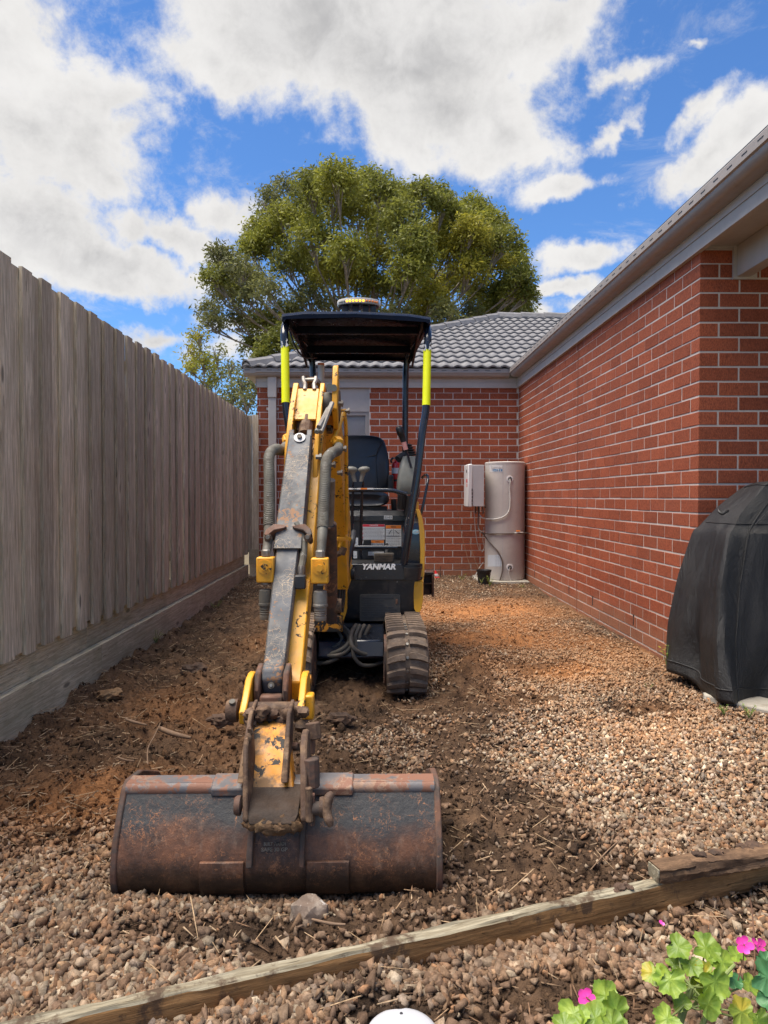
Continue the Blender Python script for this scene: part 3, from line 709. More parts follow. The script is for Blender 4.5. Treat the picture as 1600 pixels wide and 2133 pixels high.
for yy_, zz_ in ((5.14, .174), (6.10, .174), (6.84, .174), (7.57, .174), (8.30, .174)):
    b = MB(); b.box((WX - .0008, yy_, zz_), (.004, .012, .076)); b.build('weep_hole', M['ink'], w_side, smooth=False)
b = MB(); b.box((WX - .0006, 6.58, 1.2), (.004, .006, 2.58)); b.build('control_joint', worn('brown_sealant', (.20, .075, .045), .8, bmp=.2), w_side, smooth=False)
# ------------------------------------------------------------------ eaves
GP = [(.031, 2.622), (.100, 2.622), (.122, 2.634), (.134, 2.652), (.137, 2.668), (.150, 2.673), (.150, 2.722), (.146, 2.728), (.140, 2.722), (.031, 2.722)]
g1 = MB(); g1.prism([(BY - o_, z) for o_, z in GP], -1.65, WX - .143, 'x'); g1.build('gutter', M['gutter'], house, smooth=True, angle=30)
g2 = MB(); g2.prism([(WX - o_, z) for o_, z in GP], .6, BY - .143, 'y'); g2.build('gutter', M['gutter'], house, smooth=True, angle=30)
s = MB()
x = -1.6
while x < WX - .2: s.box((x, BY - .1503, 2.7), (.062, .003, .006)); x += .14
y = .7
while y < BY - .2: s.box((WX - .1503, y, 2.7), (.003, .05, .0045)); y += .14
b = MB(); b.prism([(BY - .14, 2.723), (BY + .05, 2.723), (BY + .05, 2.742), (BY - .135, 2.738)], -1.64, WX - .13, 'x'); b.build('roof_edge_shade', M['mortar_cap'], house, smooth=False)  # dark strip standing for the roof edge and the shade above the gutter
b = MB(); b.prism([(WX - .144, 2.7235), (WX + .05, 2.7235), (WX + .05, 2.745), (WX - .14, 2.741)], .6, BY - .14, 'y'); b.build('roof_edge_shade', M['ink'], house, smooth=False)  # near-black strip: roof edge with the shade behind the gutter painted in
s.build('overflow_slots', M['ink'], house, smooth=False)['kind'] = 'stuff'
def frieze(lo, hi):
    b = MB(); b.box2(lo, hi); return b
for (a, c, nm) in ((.028, .50, 0), (.022, .565, 1), (.028, .60, 2)):
    z0, z1 = {0: (2.497, 2.561), 1: (2.561, 2.574), 2: (2.574, 2.6215)}[nm]
    b = MB(); b.box2((-1.515, BY - a, z0), (WX - a, BY + .004, z1)); b.box2((WX - a, .6, z0), (WX - a + .036, BY - a, z1) if False else (WX + .004, BY + .004, z1))
    b.build('frieze_board', M['trim'], house, smooth=False)
# eave end on the left of the back wall, soffit under the left overhang
b = MB(); b.box2((-1.65, BY - .148, 2.66), (-1.502, BY + 3, 2.715)); b.box2((-1.516, BY - .03, 2.497), (-1.502, BY + 3, 2.62)); b.build('side_fascia', M['gutter'], house, smooth=False)
# porch ceiling and beam
b = MB(); b.box2((WX + .0045, .6, 2.535), (4.2, NY - .003, 2.56)); b.build('porch_ceiling', M['trim'], house, smooth=False)
b = MB(); b.box2((2.12, .6, 2.353), (2.20, NY - .022, 2.5345)); b.build('porch_beam', M['trim'], house, bevel=.004)
b = MB(); b.box2((2.10, NY - .02, 2.34), (2.24, NY - .004, 2.5345)); b.build('beam_bracket', M['trim'], house, smooth=False)
b = MB(); b.box2((WX + .008, NY - .012, 2.52), (2.10, NY - .003, 2.5345)); b.build('ceiling_bead', M['trim'], house, smooth=False)
# window
b = MB(); b.box2((WINX0, BY + .02, 2.19), (WINX1, BY + .05, 2.5)); b.build('infill_panel', M['trim'], house, smooth=False)
win = MB(); win.box2((WINX0, BY + .03, 1.1), (WINX1, BY + .09, 1.15)); win.box2((WINX0, BY + .03, 2.14), (WINX1, BY + .09, 2.189))
win.box2((WINX0, BY + .03, 1.15), (WINX0 + .05, BY + .09, 2.14)); win.box2((WINX1 - .05, BY + .03, 1.15), (WINX1, BY + .09, 2.14))
win = win.build('window_frame', M['gutter'], house, bevel=.003)
b = MB(); b.box2((WINX0 + .051, BY + .06, 1.151), (WINX1 - .051, BY + .066, 2.139)); b.build('blind', M['blind'], win, smooth=False)
gm, gt, gbs = new_mat('window_glass'); gbs.inputs['Transmission Weight'].default_value = 1; gbs.inputs['Roughness'].default_value = .02; gbs.inputs['IOR'].default_value = 1.1
b = MB(); b.box2((WINX0 + .051, BY + .045, 1.151), (WINX1 - .051, BY + .048, 2.139)); b.build('pane', gm, win, smooth=False)
b = MB(); b.box2((-1.345, BY - .075, -.1), (-1.245, BY - .02, 2.40)); b.box2((-1.352, BY - .09, 2.36), (-1.238, BY - .014, 2.63)); dp = b.build('downpipe', M['trim'], house, bevel=.006)
b = MB(); b.box2((-1.375, BY - .03, 2.20), (-1.215, BY - .012, 2.235)); b.build('bracket', M['trim'], dp, bevel=.004)

# ------------------------------------------------------------------ roof
PT = R(22.5); tp = math.tan(PT); EY, EX, EZ = BY - .14, WX - .14, 2.735; HX0 = -1.65
APX = (HX0 + 3.96, EY + 3.96); RZ = EZ + 3.96 * tp
b = MB()
def rz(y): return EZ - .05 + (y - EY) * tp
b.add([(HX0, EY, EZ - .05), (EX, EY, EZ - .05), (EX + 3.96, EY + 3.96, RZ - .05), (APX[0], APX[1], RZ - .05)], [(0, 1, 2, 3)])
b.add([(HX0, EY, EZ - .05), (APX[0], APX[1], RZ - .05), (HX0, EY + 7.9, EZ - .05)], [(0, 1, 2)])
b.add([(EX, .5, EZ - .03), (EX, EY, EZ - .03), (EX + 3.96, EY + 3.96, RZ - .03), (EX + 3.96, .5, RZ - .03)], [(0, 1, 2, 3)])
b.add([(APX[0], APX[1], RZ - .05), (EX + 3.96, EY + 3.96, RZ - .05), (EX + 3.96, EY + 7.9, EZ), (HX0, EY + 7.9, EZ - .05)], [(0, 1, 2, 3)])
roof = b.build('roof', M['tile'], house, smooth=False)
def tile_bm():
    bm = bmesh.new(); n = 14; rows = []
    prof = [(.3 * k / n, .024 * (1 - math.cos(4 * math.pi * k / n + math.pi * .15)) * .5 + (.003 if k else 0)) for k in range(n + 1)]
    f0 = [bm.verts.new((x, 0, z + .018 - .019)) for x, z in prof]; f1 = [bm.verts.new((x, 0, z + .019)) for x, z in prof]; f2 = [bm.verts.new((x, .34, z - .004)) for x, z in prof]
    for k in range(n):
        bm.faces.new((f0[k], f0[k + 1], f1[k + 1], f1[k])); q = bm.faces.new((f1[k], f1[k + 1], f2[k + 1], f2[k])); q.smooth = True
    bm.faces.new((f0[0], f1[0], f2[0])); bm.faces.new((f0[n], f2[n], f1[n]))
    return bm
bm = tile_bm(); tile_me = bpy.data.meshes.new('roof_tile'); bm.to_mesh(tile_me); bm.free(); tile_me.materials.append(M['tile'])
RM = Matrix.Rotation(PT, 3, 'X'); cnt = 0
for j in range(14):
    yy = EY - .03 + .296 * j
    if yy > APX[1] - .1: break
    zz = EZ + (yy - EY) * tp
    xl, xr = HX0 + max(0, yy - EY), min(3.85, EX + (yy - EY) + .3)
    x = HX0 - .02
    while x < xr:
        if x + .3 > xl - .0:
            loc = Vector((x, yy, zz + rb.uniform(-.001, .001)))
            me = tile_me
            if x < xl + .30 :   # cut along the hip
                bm = tile_bm()
                for v in bm.verts: v.co = RM @ v.co + loc
                bmesh.ops.bisect_plane(bm, geom=bm.verts[:] + bm.edges[:] + bm.faces[:], plane_co=(HX0, EY, 0), plane_no=(-1, 1, 0), clear_outer=True)
                if len(bm.faces):
                    for v in bm.verts: v.co = RM.inverted() @ (v.co - loc)
                    me = bpy.data.meshes.new('roof_tile'); bm.to_mesh(me); me.materials.append(M['tile'])
                else: me = None
                bm.free()
            if me is not None:
                o = bpy.data.objects.new('roof_tile', me); COL.objects.link(o); place(o, roof, loc); o.rotation_euler = (PT, 0, 0); cnt += 1
        x += .3
print('tiles', cnt)
def cap_run(a, b_, name, n):
    a = Vector(a); b_ = Vector(b_); d = (b_ - a) / n; q = d.to_track_quat('Y', 'Z').to_matrix()
    for k in range(n):
        m_ = MB(); L = d.length
        for (t0, t1, zz, ww) in ((-.02, 1.0, 0, .105),):
            prof = [(-ww, -.045), (-ww * .75, .018), (-ww * .3, .05), (ww * .3, .05), (ww * .75, .018), (ww, -.045)]
            r0 = [(x_, t0 * L, z_ + .016) for x_, z_ in prof] + [(x_, t0 * L, z_ - .004) for x_, z_ in reversed(prof)]
            r1 = [(x_ * .93, t1 * L, z_) for x_, z_ in prof] + [(x_ * .93, t1 * L, z_ - .018) for x_, z_ in reversed(prof)]
            m_.loft([r0, r1])
        o = m_.build(name, M['tile'], roof, smooth=False, origin=(0, 0, 0)); place(o, roof, a + d * k + Vector((0, 0, .03))); o.rotation_euler = q.to_euler()
cap_run((HX0 + .03, EY + .03, EZ + .01), (APX[0], APX[1], RZ + .01), 'hip_cap', 14)
cap_run((APX[0], APX[1], RZ + .01), (APX[0] + 3.0, APX[1], RZ + .01), 'ridge_cap', 7)
b = MB(); b.tube([(HX0 + .03, EY + .03, EZ + .0), (APX[0], APX[1], RZ - .005)], .07, 8); b.tube([(APX[0], APX[1], RZ - .01), (APX[0] + 3, APX[1], RZ - .01)], .07, 8); b.build('pointing', M['mortar_cap'], roof)
# ------------------------------------------------------------------ excavator
EXC = thing('mini_excavator', 'yellow and black tracked mini excavator with canopy parked between fence and brick wall', 'excavator', (-.12, 4.8, 0))
CX = -.12
def part(b, name, mat, parent=EXC, bevel=0.0, smooth=True, angle=35, label=None, **kw):
    o = b.build(name, M[mat] if isinstance(mat, str) else mat, parent, bevel=bevel, smooth=smooth, angle=angle, **kw)
    if label: o['label'] = label
    return o
# tracks ------------------------------------------------------------
TR, TY0, TY1 = .165, 3.86, 5.35
def track_path(s_):
    """position and outward normal along the belt, s_ in metres"""
    L = TY1 - TY0; P = 2 * L + 2 * math.pi * TR; s_ %= P
    if s_ < L: return TY0 + s_, TR * 2 + .015, 0, 1
    s_ -= L
    if s_ < math.pi * TR:
        a = s_ / TR; return TY1 + TR * math.sin(a), TR + .015 + TR * math.cos(a), math.sin(a), math.cos(a)
    s_ -= math.pi * TR
    if s_ < L: return TY1 - s_, .015, 0, -1
    s_ -= L; a = s_ / TR
    return TY0 - TR * math.sin(a), TR + .015 - TR * math.cos(a), -math.sin(a), -math.cos(a)
PER = 2 * (TY1 - TY0) + 2 * math.pi * TR
def make_track(x0, x1):
    b = MB(); n = 110; rings = []
    for i in range(n):
        y, z, ny, nz = track_path(PER * i / n)
        ring = []
        for x, o_ in ((x0, -.012), (x0 + .012, 0), (x1 - .012, 0), (x1, -.012), (x1 - .01, -.03), (x0 + .01, -.03)):
            ring.append((x, y + ny * o_, z + nz * o_))
        rings.append(ring)
    vs = [v for r_ in rings for v in r_]; m_ = 6
    fs = [(i * m_ + k, i * m_ + (k + 1) % m_, ((i + 1) % n) * m_ + (k + 1) % m_, ((i + 1) % n) * m_ + k) for i in range(n) for k in range(m_)]
    b.add(vs, fs); return part(b, 'track', 'rubber')
def lug_mesh(side, w_):
    """one half of a chevron lug: x across, y along the belt, z outwards"""
    b = MB(); n = 5; rings = []
    for k in range(n + 1):
        u = k / n; x = side * (.012 + (w_ / 2 - .016) * u); bend = -.022 * u * u + .004
        hy = .017 + .004 * (1 - u); h = .019 * (1 - .25 * u ** 4)
        rings.append([(x, bend - hy, 0), (x, bend - hy * .72, h), (x, bend + hy * .72, h), (x, bend + hy, 0)])
    b.loft(rings); me = bpy.data.meshes.new('tread_lug'); me.from_pydata(b.v, [], b.f); me.update()
    bm = bmesh.new(); bm.from_mesh(me); bmesh.ops.recalc_face_normals(bm, faces=bm.faces); bm.to_mesh(me); bm.free(); me.materials.append(M['rubber']); return me
lugs = {s_: lug_mesh(s_, .221) for s_ in (-1, 1)}
bm_ = MB(); bm_.lathe([(.0, 0), (.009, 0), (.008, .007), (0, .007)], n=8, closed=False)
bolt_me = bpy.data.meshes.new('bolt'); bolt_me.from_pydata(bm_.v, [], bm_.f); bolt_me.materials.append(M['zinc'])
for x0, x1 in ((.074, .295), (-.541, -.320)):
    tr = make_track(x0, x1); xc = (x0 + x1) / 2; N = 56
    for i in range(N):
        for side in (-1, 1):
            y, z, ny, nz = track_path(PER * (i + (.12 if side > 0 else 0)) / N)
            o = bpy.data.objects.new('tread_lug', lugs[side]); COL.objects.link(o); place(o, tr, (xc, y, z)); o.rotation_euler = (math.atan2(-ny, nz), 0, 0)
        if x0 > 0 and (i < 3 or i > 44):
            y, z, ny, nz = track_path(PER * (i + .06) / N)
            o = bpy.data.objects.new('bolt', bolt_me); COL.objects.link(o); place(o, tr, (xc, y, z)); o.rotation_euler = (math.atan2(-ny, nz), 0, 0)
    for yy in (TY0, TY1):
        b = MB(); b.lathe([(.02, x0 + .004), (.05, x0 - .006), (.12, x0 + .02), (.128, x0 - .012), (.138, x0 - .012), (.140, x0 + .03), (.140, x1 - .03), (.138, x1 + .004), (.12, x1 + .004), (.05, x1 + .006), (.02, x1 - .004)], (0, yy, TR + .015), 'x', 28)
        part(b, 'idler_wheel', 'rust')
    b = MB(); b.box2((x0 + .02, TY0 + .05, .09), (x1 - .02, TY1 - .05, .25)); part(b, 'track_frame', 'body', bevel=.01)
    for k in range(3):
        b = MB(); b.lathe([(.02, x0 + .01), (.06, x0 + .02), (.065, x0 + .05), (.065, x1 - .05), (.06, x1 - .02), (.02, x1 - .01)], (0, 4.2 + .4 * k, .09), 'x', 16); part(b, 'roller', 'mudsteel')
# undercarriage
b = MB(); b.prism([(4.0, .16), (4.05, .25), (4.2, .29), (5.2, .29), (5.25, .14), (4.05, .13)], -.315, .07, 'x'); part(b, 'cross_frame', 'navy', bevel=.01)
b = MB(); b.lathe([(.26, .285), (.27, .30), (.27, .335), (.25, .345)], (CX, 4.75, 0), 'z', 32); part(b, 'slew_ring', 'body')
# dozer blade on the far side
b = MB(); bx0, bx1 = -.725, .485; by = 5.62
b.box2((bx0, by - .03, .455), (bx1, by + .06, .475)); b.box2((bx0, by + .02, .29), (bx1, by + .04, .455)); b.box2((bx0, by - .03, .38), (bx1 - .012, by + .02, .39)); b.box2((bx1 - .014, by - .06, .285), (bx1, by + .05, .456))
part(b, 'dozer_blade', 'rust', bevel=.002)
for xx in (-.3, .05):
    b = MB(); b.tube([(xx, 5.1, .2), (xx, by + .02, .36)], .03, 8); part(b, 'blade_arm', 'body')
# superstructure --------------------------------------------------------
def rrect(x0, x1, y0, y1, z, rf_=(.02, .02, .02, .02), n=5):
    pts = []
    for (cx_, cy_, a0, r_) in ((x1, y0, -90, rf_[1]), (x1, y1, 0, rf_[2]), (x0, y1, 90, rf_[3]), (x0, y0, 180, rf_[0])):
        sx_ = -1 if cx_ == x1 else 1; sy_ = 1 if cy_ == y0 else -1
        for k in range(n + 1):
            a = R(a0 + 90 * k / n); pts.append((cx_ + sx_ * r_ + r_ * math.cos(a), cy_ + sy_ * r_ + r_ * math.sin(a), z))
    return pts
b = MB(); b.loft([rrect(-.48, .245, 4.42, 5.5, .292, (.06, .10, .1, .1)), rrect(-.53, .295, 4.37, 5.58, .33, (.05, .10, .1, .1)), rrect(-.55, .315, 4.352, 5.6, .39, (.04, .10, .1, .1)), rrect(-.55, .318, 4.35, 5.6, .573, (.04, .10, .1, .1))])
body = part(b, 'engine_housing', 'body', angle=40)
b = MB(); b.loft([rrect(-.545, .308, 4.36, 5.58, .574, (.04, .11, .1, .1)), rrect(-.545, .308, 4.36, 5.58, .586, (.04, .11, .1, .1))]); part(b, 'floor_edge', 'navy')
M['vent_panel'] = worn('dusty_vent_panel', (.035, .035, .036), .5, dust=(.09, .075, .06), dust_amt=.5, bmp=.08)
# ventilation grille
gx0, gx1, gz0, gz1 = at(749, 1240, 4.34).x, at(834, 1240, 4.34).x, at(790, 1294, 4.34).z, at(790, 1238, 4.34).z
b = MB(); b.loft([[(x_, y_, z_) for (x_, z_) in [(q[0], q[1]) for q in rrect(gx0, gx1, gz0, gz1, 0, (.012,) * 4)]] for y_ in (4.352, 4.343)]); gp = part(b, 'vent_panel', 'vent_panel', body, bevel=.001)
b = MB()
for r_ in range(9):
    z_ = gz1 - .022 - r_ * .0145
    for c_ in range(5):
        x_ = gx0 + .028 + c_ * .040 + (.018 if r_ % 2 else 0)
        if x_ > gx1 - .03 or (3 <= c_ and 1 <= r_ <= 3): continue
        n0 = MB(); b.box((x_ + .004, 4.3425, z_), (.036, .003, .0068))
part(b, 'vent_slots', 'ink', gp, smooth=False)['kind'] = 'stuff'
b = MB(); b.box((gx1 - .022, 4.342, gz1 - .045), (.014, .006, .032)); part(b, 'latch', 'rust', gp, bevel=.003)
# front valance with the maker's name
v0, v1 = at(727, 1175, 4.32), at(846, 1208, 4.32)
b = MB(); b.prism([(v0.x - .12, v1.z), (at(852, 1208, 4.32).x, v1.z), (at(836, 1174, 4.32).x, v0.z), (v0.x - .12, v0.z)], 4.318, 4.36, 'y'); val = part(b, 'valance', 'navy', bevel=.003)
tp_ = at(788.5, 1181, 4.317)
text_mesh('lettering', 'YANMAR', .046, M['text_white'], val, (tp_.x, 4.3172, tp_.z), shear=.22, bold=.0022, width=.205)
b = MB(); b.box2((at(735, 1, 4.3).x, 4.325, at(1, 1206, 4.3).z - .012), (at(845, 1, 4.3).x, 4.4, at(1, 1206, 4.3).z + .006)); part(b, 'lower_rail', 'body', bevel=.003)
b = MB(); b.loft([rrect(-.50, .315, 4.33, 5.4, .625, (.03, .10, .1, .1)), rrect(-.50, .315, 4.33, 5.4, .655, (.03, .10, .1, .1))]); part(b, 'floor_plate', 'black')
# right hand step tray
p = at(860, 1192, 4.33)
b = MB(); b.loft([rrect(p.x - .05, p.x + .048, 4.30, 4.62, p.z - .045, (.01, .05, .02, .01)), rrect(p.x - .055, p.x + .058, 4.29, 4.62, p.z + .03, (.01, .06, .02, .01)), rrect(p.x - .045, p.x + .048, 4.30, 4.6, p.z + .03, (.01, .05, .02, .01)), rrect(p.x - .045, p.x + .045, 4.305, 4.6, p.z + .012, (.01, .05, .02, .01))]); st = part(b, 'foot_tray', 'body')
b = MB(); b.loft([rrect(p.x - .042, p.x + .042, 4.31, 4.6, p.z + .0125, (.01, .045, .02, .01)), rrect(p.x - .040, p.x + .040, 4.31, 4.6, p.z + .018, (.01, .045, .02, .01))]); part(b, 'dusty_mat', 'console', st)
# yellow right side cover, bulging forward at the bottom
cov = []
for (py, xl, xr) in ((1278, 868, 873), (1268, 863, 879), (1250, 862, 882), (1225, 862, 882.5), (1212, 864, 882.5), (1206, 872, 883), (1196, 875.5, 884.5), (1150, 876, 886), (1110, 874.5, 885.5), (1080, 872, 881), (1062, 868, 875)):
    yf = 4.36 if py > 1209 else 4.42
    a, c_ = at(xl, py, yf), at(xr, py, yf)
    cov.append([(a.x, yf, a.z), (c_.x - .004, yf, a.z), (c_.x, yf + .012, a.z), (c_.x + .012, yf + .3, a.z), (c_.x - .02, 5.5, a.z), (a.x, 5.5, a.z)])
b = MB(); b.loft(cov); part(b, 'side_cover', 'yellow_cover', angle=50)
# black right console column with oval sticker
con = []
for (py, xl, xr, yf) in ((1176, 838, 876, 4.45), (1120, 840, 876, 4.44), (1090, 846, 874, 4.46), (1072, 850, 872, 4.52), (1062, 852, 868, 4.6)):
    a, c_ = at(xl, py, yf), at(xr, py, yf); con.append([(a.x, yf + .03, a.z), (a.x + .02, yf, a.z), (c_.x, yf, a.z), (c_.x, 5.2, a.z), (a.x, 5.2, a.z)])
b = MB(); b.loft(con); cn_ = part(b, 'side_console', 'navy', bevel=.004)
sp = at(866.5, 1108, 4.44); b = MB(); b.lathe([(.026, 0), (.026, .002)], (sp.x, 4.437, sp.z), 'y', 24, sx=1, sy=.58); ov = part(b, 'oval_sticker', 'blue', cn_, smooth=False)
text_mesh('lettering', 'OK', .026, M['text_white'], ov, (sp.x, 4.4355, sp.z), shear=.3, bold=.0004)
b = MB(); q = at(861, 1075, 4.55); b.tube([q, q + Vector((0, -.02, 0))], .008, 8); part(b, 'bolt', 'zinc')
# seat box with warning labels
z0, z1 = .66, at(760, 1064, 4.72).z
b = MB(); b.loft([rrect(-.48, .235, 4.72, 5.45, z0), rrect(-.48, .235, 4.72, 5.45, z1 - .06), rrect(-.46, .22, 4.76, 5.45, z1)]); box = part(b, 'seat_box', 'body', angle=20)
b = MB(); b.box2((-.47, 4.708, at(1, 1086, 4.7).z), (.235, 4.722, at(1, 1078, 4.7).z + .01)); part(b, 'panel_seam', 'navy', box, bevel=.002)
def sticker(x0, y0, x1, y1, Y, head, hcol, lines, parent, word_w=None):
    a, c_ = at(x0, y1, Y), at(x1, y0, Y)
    b = MB(); b.box2((a.x, Y, a.z), (c_.x, Y + .002, c_.z)); s_ = part(b, 'warning_label', 'white', parent, smooth=False)
    if head:
        hh = (c_.z - a.z) * (.16 if y1 - y0 > 20 else .45)
        b = MB(); b.box2((a.x + (.016 if head == 'DANGER' else .001), Y - .001, c_.z - hh), (c_.x - .001, Y + .001, c_.z - .0005)); part(b, 'header_band', hcol, s_, smooth=False)
        text_mesh('lettering', head, hh * .95, M['text_white' if head == 'DANGER' else 'ink'], s_, ((a.x + c_.x) / 2 + (.008 if head == 'DANGER' else 0), Y - .0014, c_.z - hh / 2), width=(c_.x - a.x) * .35, extrude=.0002)
    b = MB(); rr = random.Random(int(x0))
    top = c_.z - (c_.z - a.z) * (.24 if y1 - y0 > 20 else .55)
    for k in range(lines):
        zz = top - (top - a.z - .004) * (k + .3) / lines; xx = a.x + (.02 if head == 'DANGER' else .004)
        while xx < c_.x - .012:
            L = rr.uniform(.006, .018); b.box((xx + L / 2, Y - .0004, zz), (L, .001, .0017)); xx += L + .003
    part(b, 'printed_text', 'ink', s_, smooth=False)['kind'] = 'stuff'
    return s_, a, c_
s1, a, c_ = sticker(751, 1092, 801.5, 1124, 4.713, 'DANGER', 'danger_red', 8, box)
b = MB()
for k, zz in enumerate((.062, .03, .0)):
    cc = Vector((a.x + .009, 4.7122, a.z + .014 + zz * .9))
    for j in range(14):
        an = 2 * math.pi * j / 14; b.box(cc + Vector((math.cos(an) * .0075, 0, math.sin(an) * .0075)), (.0035, .001, .0035))
    b.box(cc, (.013, .001, .002), Euler((0, R(45), 0)))
part(b, 'prohibition_symbol', 'danger_red', s1, smooth=False)
s2, a, c_ = sticker(803.5, 1094, 836, 1138, 4.713, 'WARNING', 'orange', 10, box)
b = MB(); b.box2((a.x + .002, 4.7122, c_.z - .075), (c_.x - .002, 4.7132, c_.z - .073)); mid = (a.x + c_.x) / 2; b.box2((mid - .001, 4.7122, c_.z - .075), (mid + .001, 4.7132, c_.z - .024))
b.box((mid - .022, 4.7125, c_.z - .045), (.004, .001, .034), Euler((0, R(30), 0))); b.box((mid + .022, 4.7125, c_.z - .045), (.004, .001, .034), Euler((0, R(-50), 0))); part(b, 'pictogram', 'ink', s2, smooth=False)
sticker(773, 1125.5, 800, 1138, 4.713, 'WARNING', 'orange', 3, box)
sticker(750, 1126, 760, 1138, 4.713, None, None, 3, box)
sticker(767, 1149, 800, 1157, 4.713, None, None, 1, box)
sticker(733, 1148, 744, 1163, 4.713, None, None, 1, box)
sticker(733, 1120, 746, 1136, 4.713, None, None, 2, box)
b = MB(); a, c_ = at(757, 1138, 4.69), at(773, 1124, 4.69); b.prism([(a.x - .003, a.z), (c_.x, a.z), (c_.x, c_.z), (a.x + .008, c_.z), (a.x, c_.z - .012)], 4.68, 4.71, 'y'); part(b, 'lever_guide', 'black', box, bevel=.003)
a, c_ = at(800, 1081.5, 4.71), at(817.5, 1074, 4.71)
b = MB(); b.box2((a.x, 4.704, a.z), (c_.x, 4.707, c_.z)); sl = part(b, 'serial_label', 'white', box, smooth=False)
text_mesh('lettering', 'E3•E3', .02, M['ink'], sl, ((a.x + c_.x) / 2, 4.7032, (a.z + c_.z) / 2), width=(c_.x - a.x) * .8, extrude=.0002)
# pedal
a, c_ = at(779, 1171, 4.5), at(821, 1152, 4.5)
b = MB(); b.box2((a.x, 4.50, a.z), (c_.x, 4.53, c_.z)); pd = part(b, 'pedal', 'hose_dark', bevel=.006)
b = MB()
for k in range(4): b.box2((a.x + .008, 4.492, a.z + .006 + k * .012), (c_.x - .008, 4.50, a.z + .011 + k * .012))
part(b, 'tread_ribs', 'rubber', pd, smooth=False)
b = MB(); b.tube([at(805, 1169, 4.5), at(806, 1148, 4.56), at(806, 1135, 4.66)], .012, 8); part(b, 'pedal_arm', 'black')
# seat --------------------------------------------------------------------
SX = at(746, 1, 5.1).x
def seat_ring(z, hw, y0, th, bol, bow=.0):
    n = 28; pts = []
    for k in range(n):
        a = 2 * math.pi * k / n; cx_, sy_ = math.cos(a), math.sin(a)
        x = hw * math.copysign(abs(cx_) ** .55, cx_); y = th * math.copysign(abs(sy_) ** .7, sy_)
        wing = (abs(x) / max(hw, .01)) ** 3.0
        pts.append((SX + x, y0 + y - (bol * wing if sy_ < 0 else bol * .4 * wing), z))
    return pts
zt = at(746, 905, 5.1).z; zb = at(746, 1022, 5.1).z
rings = []
for (f, hw, th, bol) in ((0, .20, .045, .03), (.08, .215, .05, .055), (.3, .222, .05, .07), (.5, .222, .052, .07), (.64, .214, .05, .055), (.8, .20, .045, .03), (.9, .185, .04, .018), (.96, .155, .032, .01), (.99, .11, .022, .004), (1.0, .06, .01, 0)):
    rings.append(seat_ring(zb + (zt - zb) * f, hw, 5.12 + .05 * f, th, bol))
b = MB(); b.loft(rings); bk = part(b, 'seat_back', 'vinyl', angle=75)
def seam(pts, parent): m_ = MB(); m_.tube(pts, .0035, 6, smooth=4); part(m_, 'seam', 'black', parent)
H = zt - zb
seam([(SX - .13, 5.085, zb + H * .63), (SX - .06, 5.10, zb + H * .60), (SX, 5.102, zb + H * .595), (SX + .06, 5.10, zb + H * .60), (SX + .125, 5.088, zb + H * .63)], bk)
for s_ in (-1, 1): seam([(SX + s_ * .135, 5.055, zb + .02), (SX + s_ * .13, 5.075, zb + H * .35), (SX + s_ * .127, 5.088, zb + H * .6), (SX + s_ * .15, 5.085, zb + H * .78), (SX + s_ * .178, 5.10, zb + H * .88)], bk)
rings = []
for f, y in ((0, 4.74), (.15, 4.75), (.8, 5.08), (1, 5.12)):
    rings.append(None)
cz = at(746, 1040, 4.85).z
def cush(y, hw, h, zc):
    n = 24; return [(SX + hw * math.copysign(abs(math.cos(2 * math.pi * k / n)) ** .5, math.cos(2 * math.pi * k / n)), y, zc + h * math.copysign(abs(math.sin(2 * math.pi * k / n)) ** .8, math.sin(2 * math.pi * k / n))) for k in range(n)]
b = MB(); b.loft([cush(4.78, .14, .02, cz - .01), cush(4.765, .19, .04, cz - .005), cush(4.79, .212, .052, cz), cush(4.9, .218, .056, cz + .004), cush(5.05, .218, .056, cz), cush(5.12, .2, .045, cz)]); part(b, 'seat_cushion', 'vinyl', angle=70)
b = MB(); b.box2((SX - .20, 4.80, z1 - .002), (SX + .20, 5.15, cz - .05)); b.tube([(SX + .1, 4.77, cz - .075), (SX + .1, 4.765, cz - .075), (SX + .0, 4.765, cz - .075)], .005, 6); part(b, 'seat_slide', 'black', bevel=.004)
b = MB(); q = at(811, 1010, 5.1); b.loft([rrect(q.x - .012, q.x + .028, 4.95, 5.2, q.z - .045, (.01,) * 4), rrect(q.x - .012, q.x + .028, 4.95, 5.2, q.z + .055, (.012,) * 4), rrect(q.x - .006, q.x + .02, 4.96, 5.19, q.z + .068, (.01,) * 4)]); part(b, 'seat_hinge_cover', 'body')
# travel levers
for px, kx, tilt in ((735.5, 734, -1), (754.5, 757, 1)):
    base = at(px - 3, 1165, 4.46); top = at(kx - 1 + (1 if tilt > 0 else 2), 1003, 4.36)
    b = MB(); b.tube([base, at(px - 2, 1080, 4.42), at(px, 1020, 4.38), top], [.011, .010, .008, .006], 10); lv = part(b, 'travel_lever', 'navy')
    kz = at(kx, 983, 4.35)
    b = MB(); b.lathe([(.011, -.06), (.014, -.03), (.016, -.005), (.034, .006), (.037, .016), (.030, .028), (.012, .034)], (kz.x, kz.y, kz.z), 'z', 20, sx=1.0, sy=.8)
    b.v = [(x_ + (z_ - kz.z) * .25 * tilt, y_, z_) for x_, y_, z_ in b.v]; part(b, 'lever_knob', 'lever_grey', lv, angle=60)
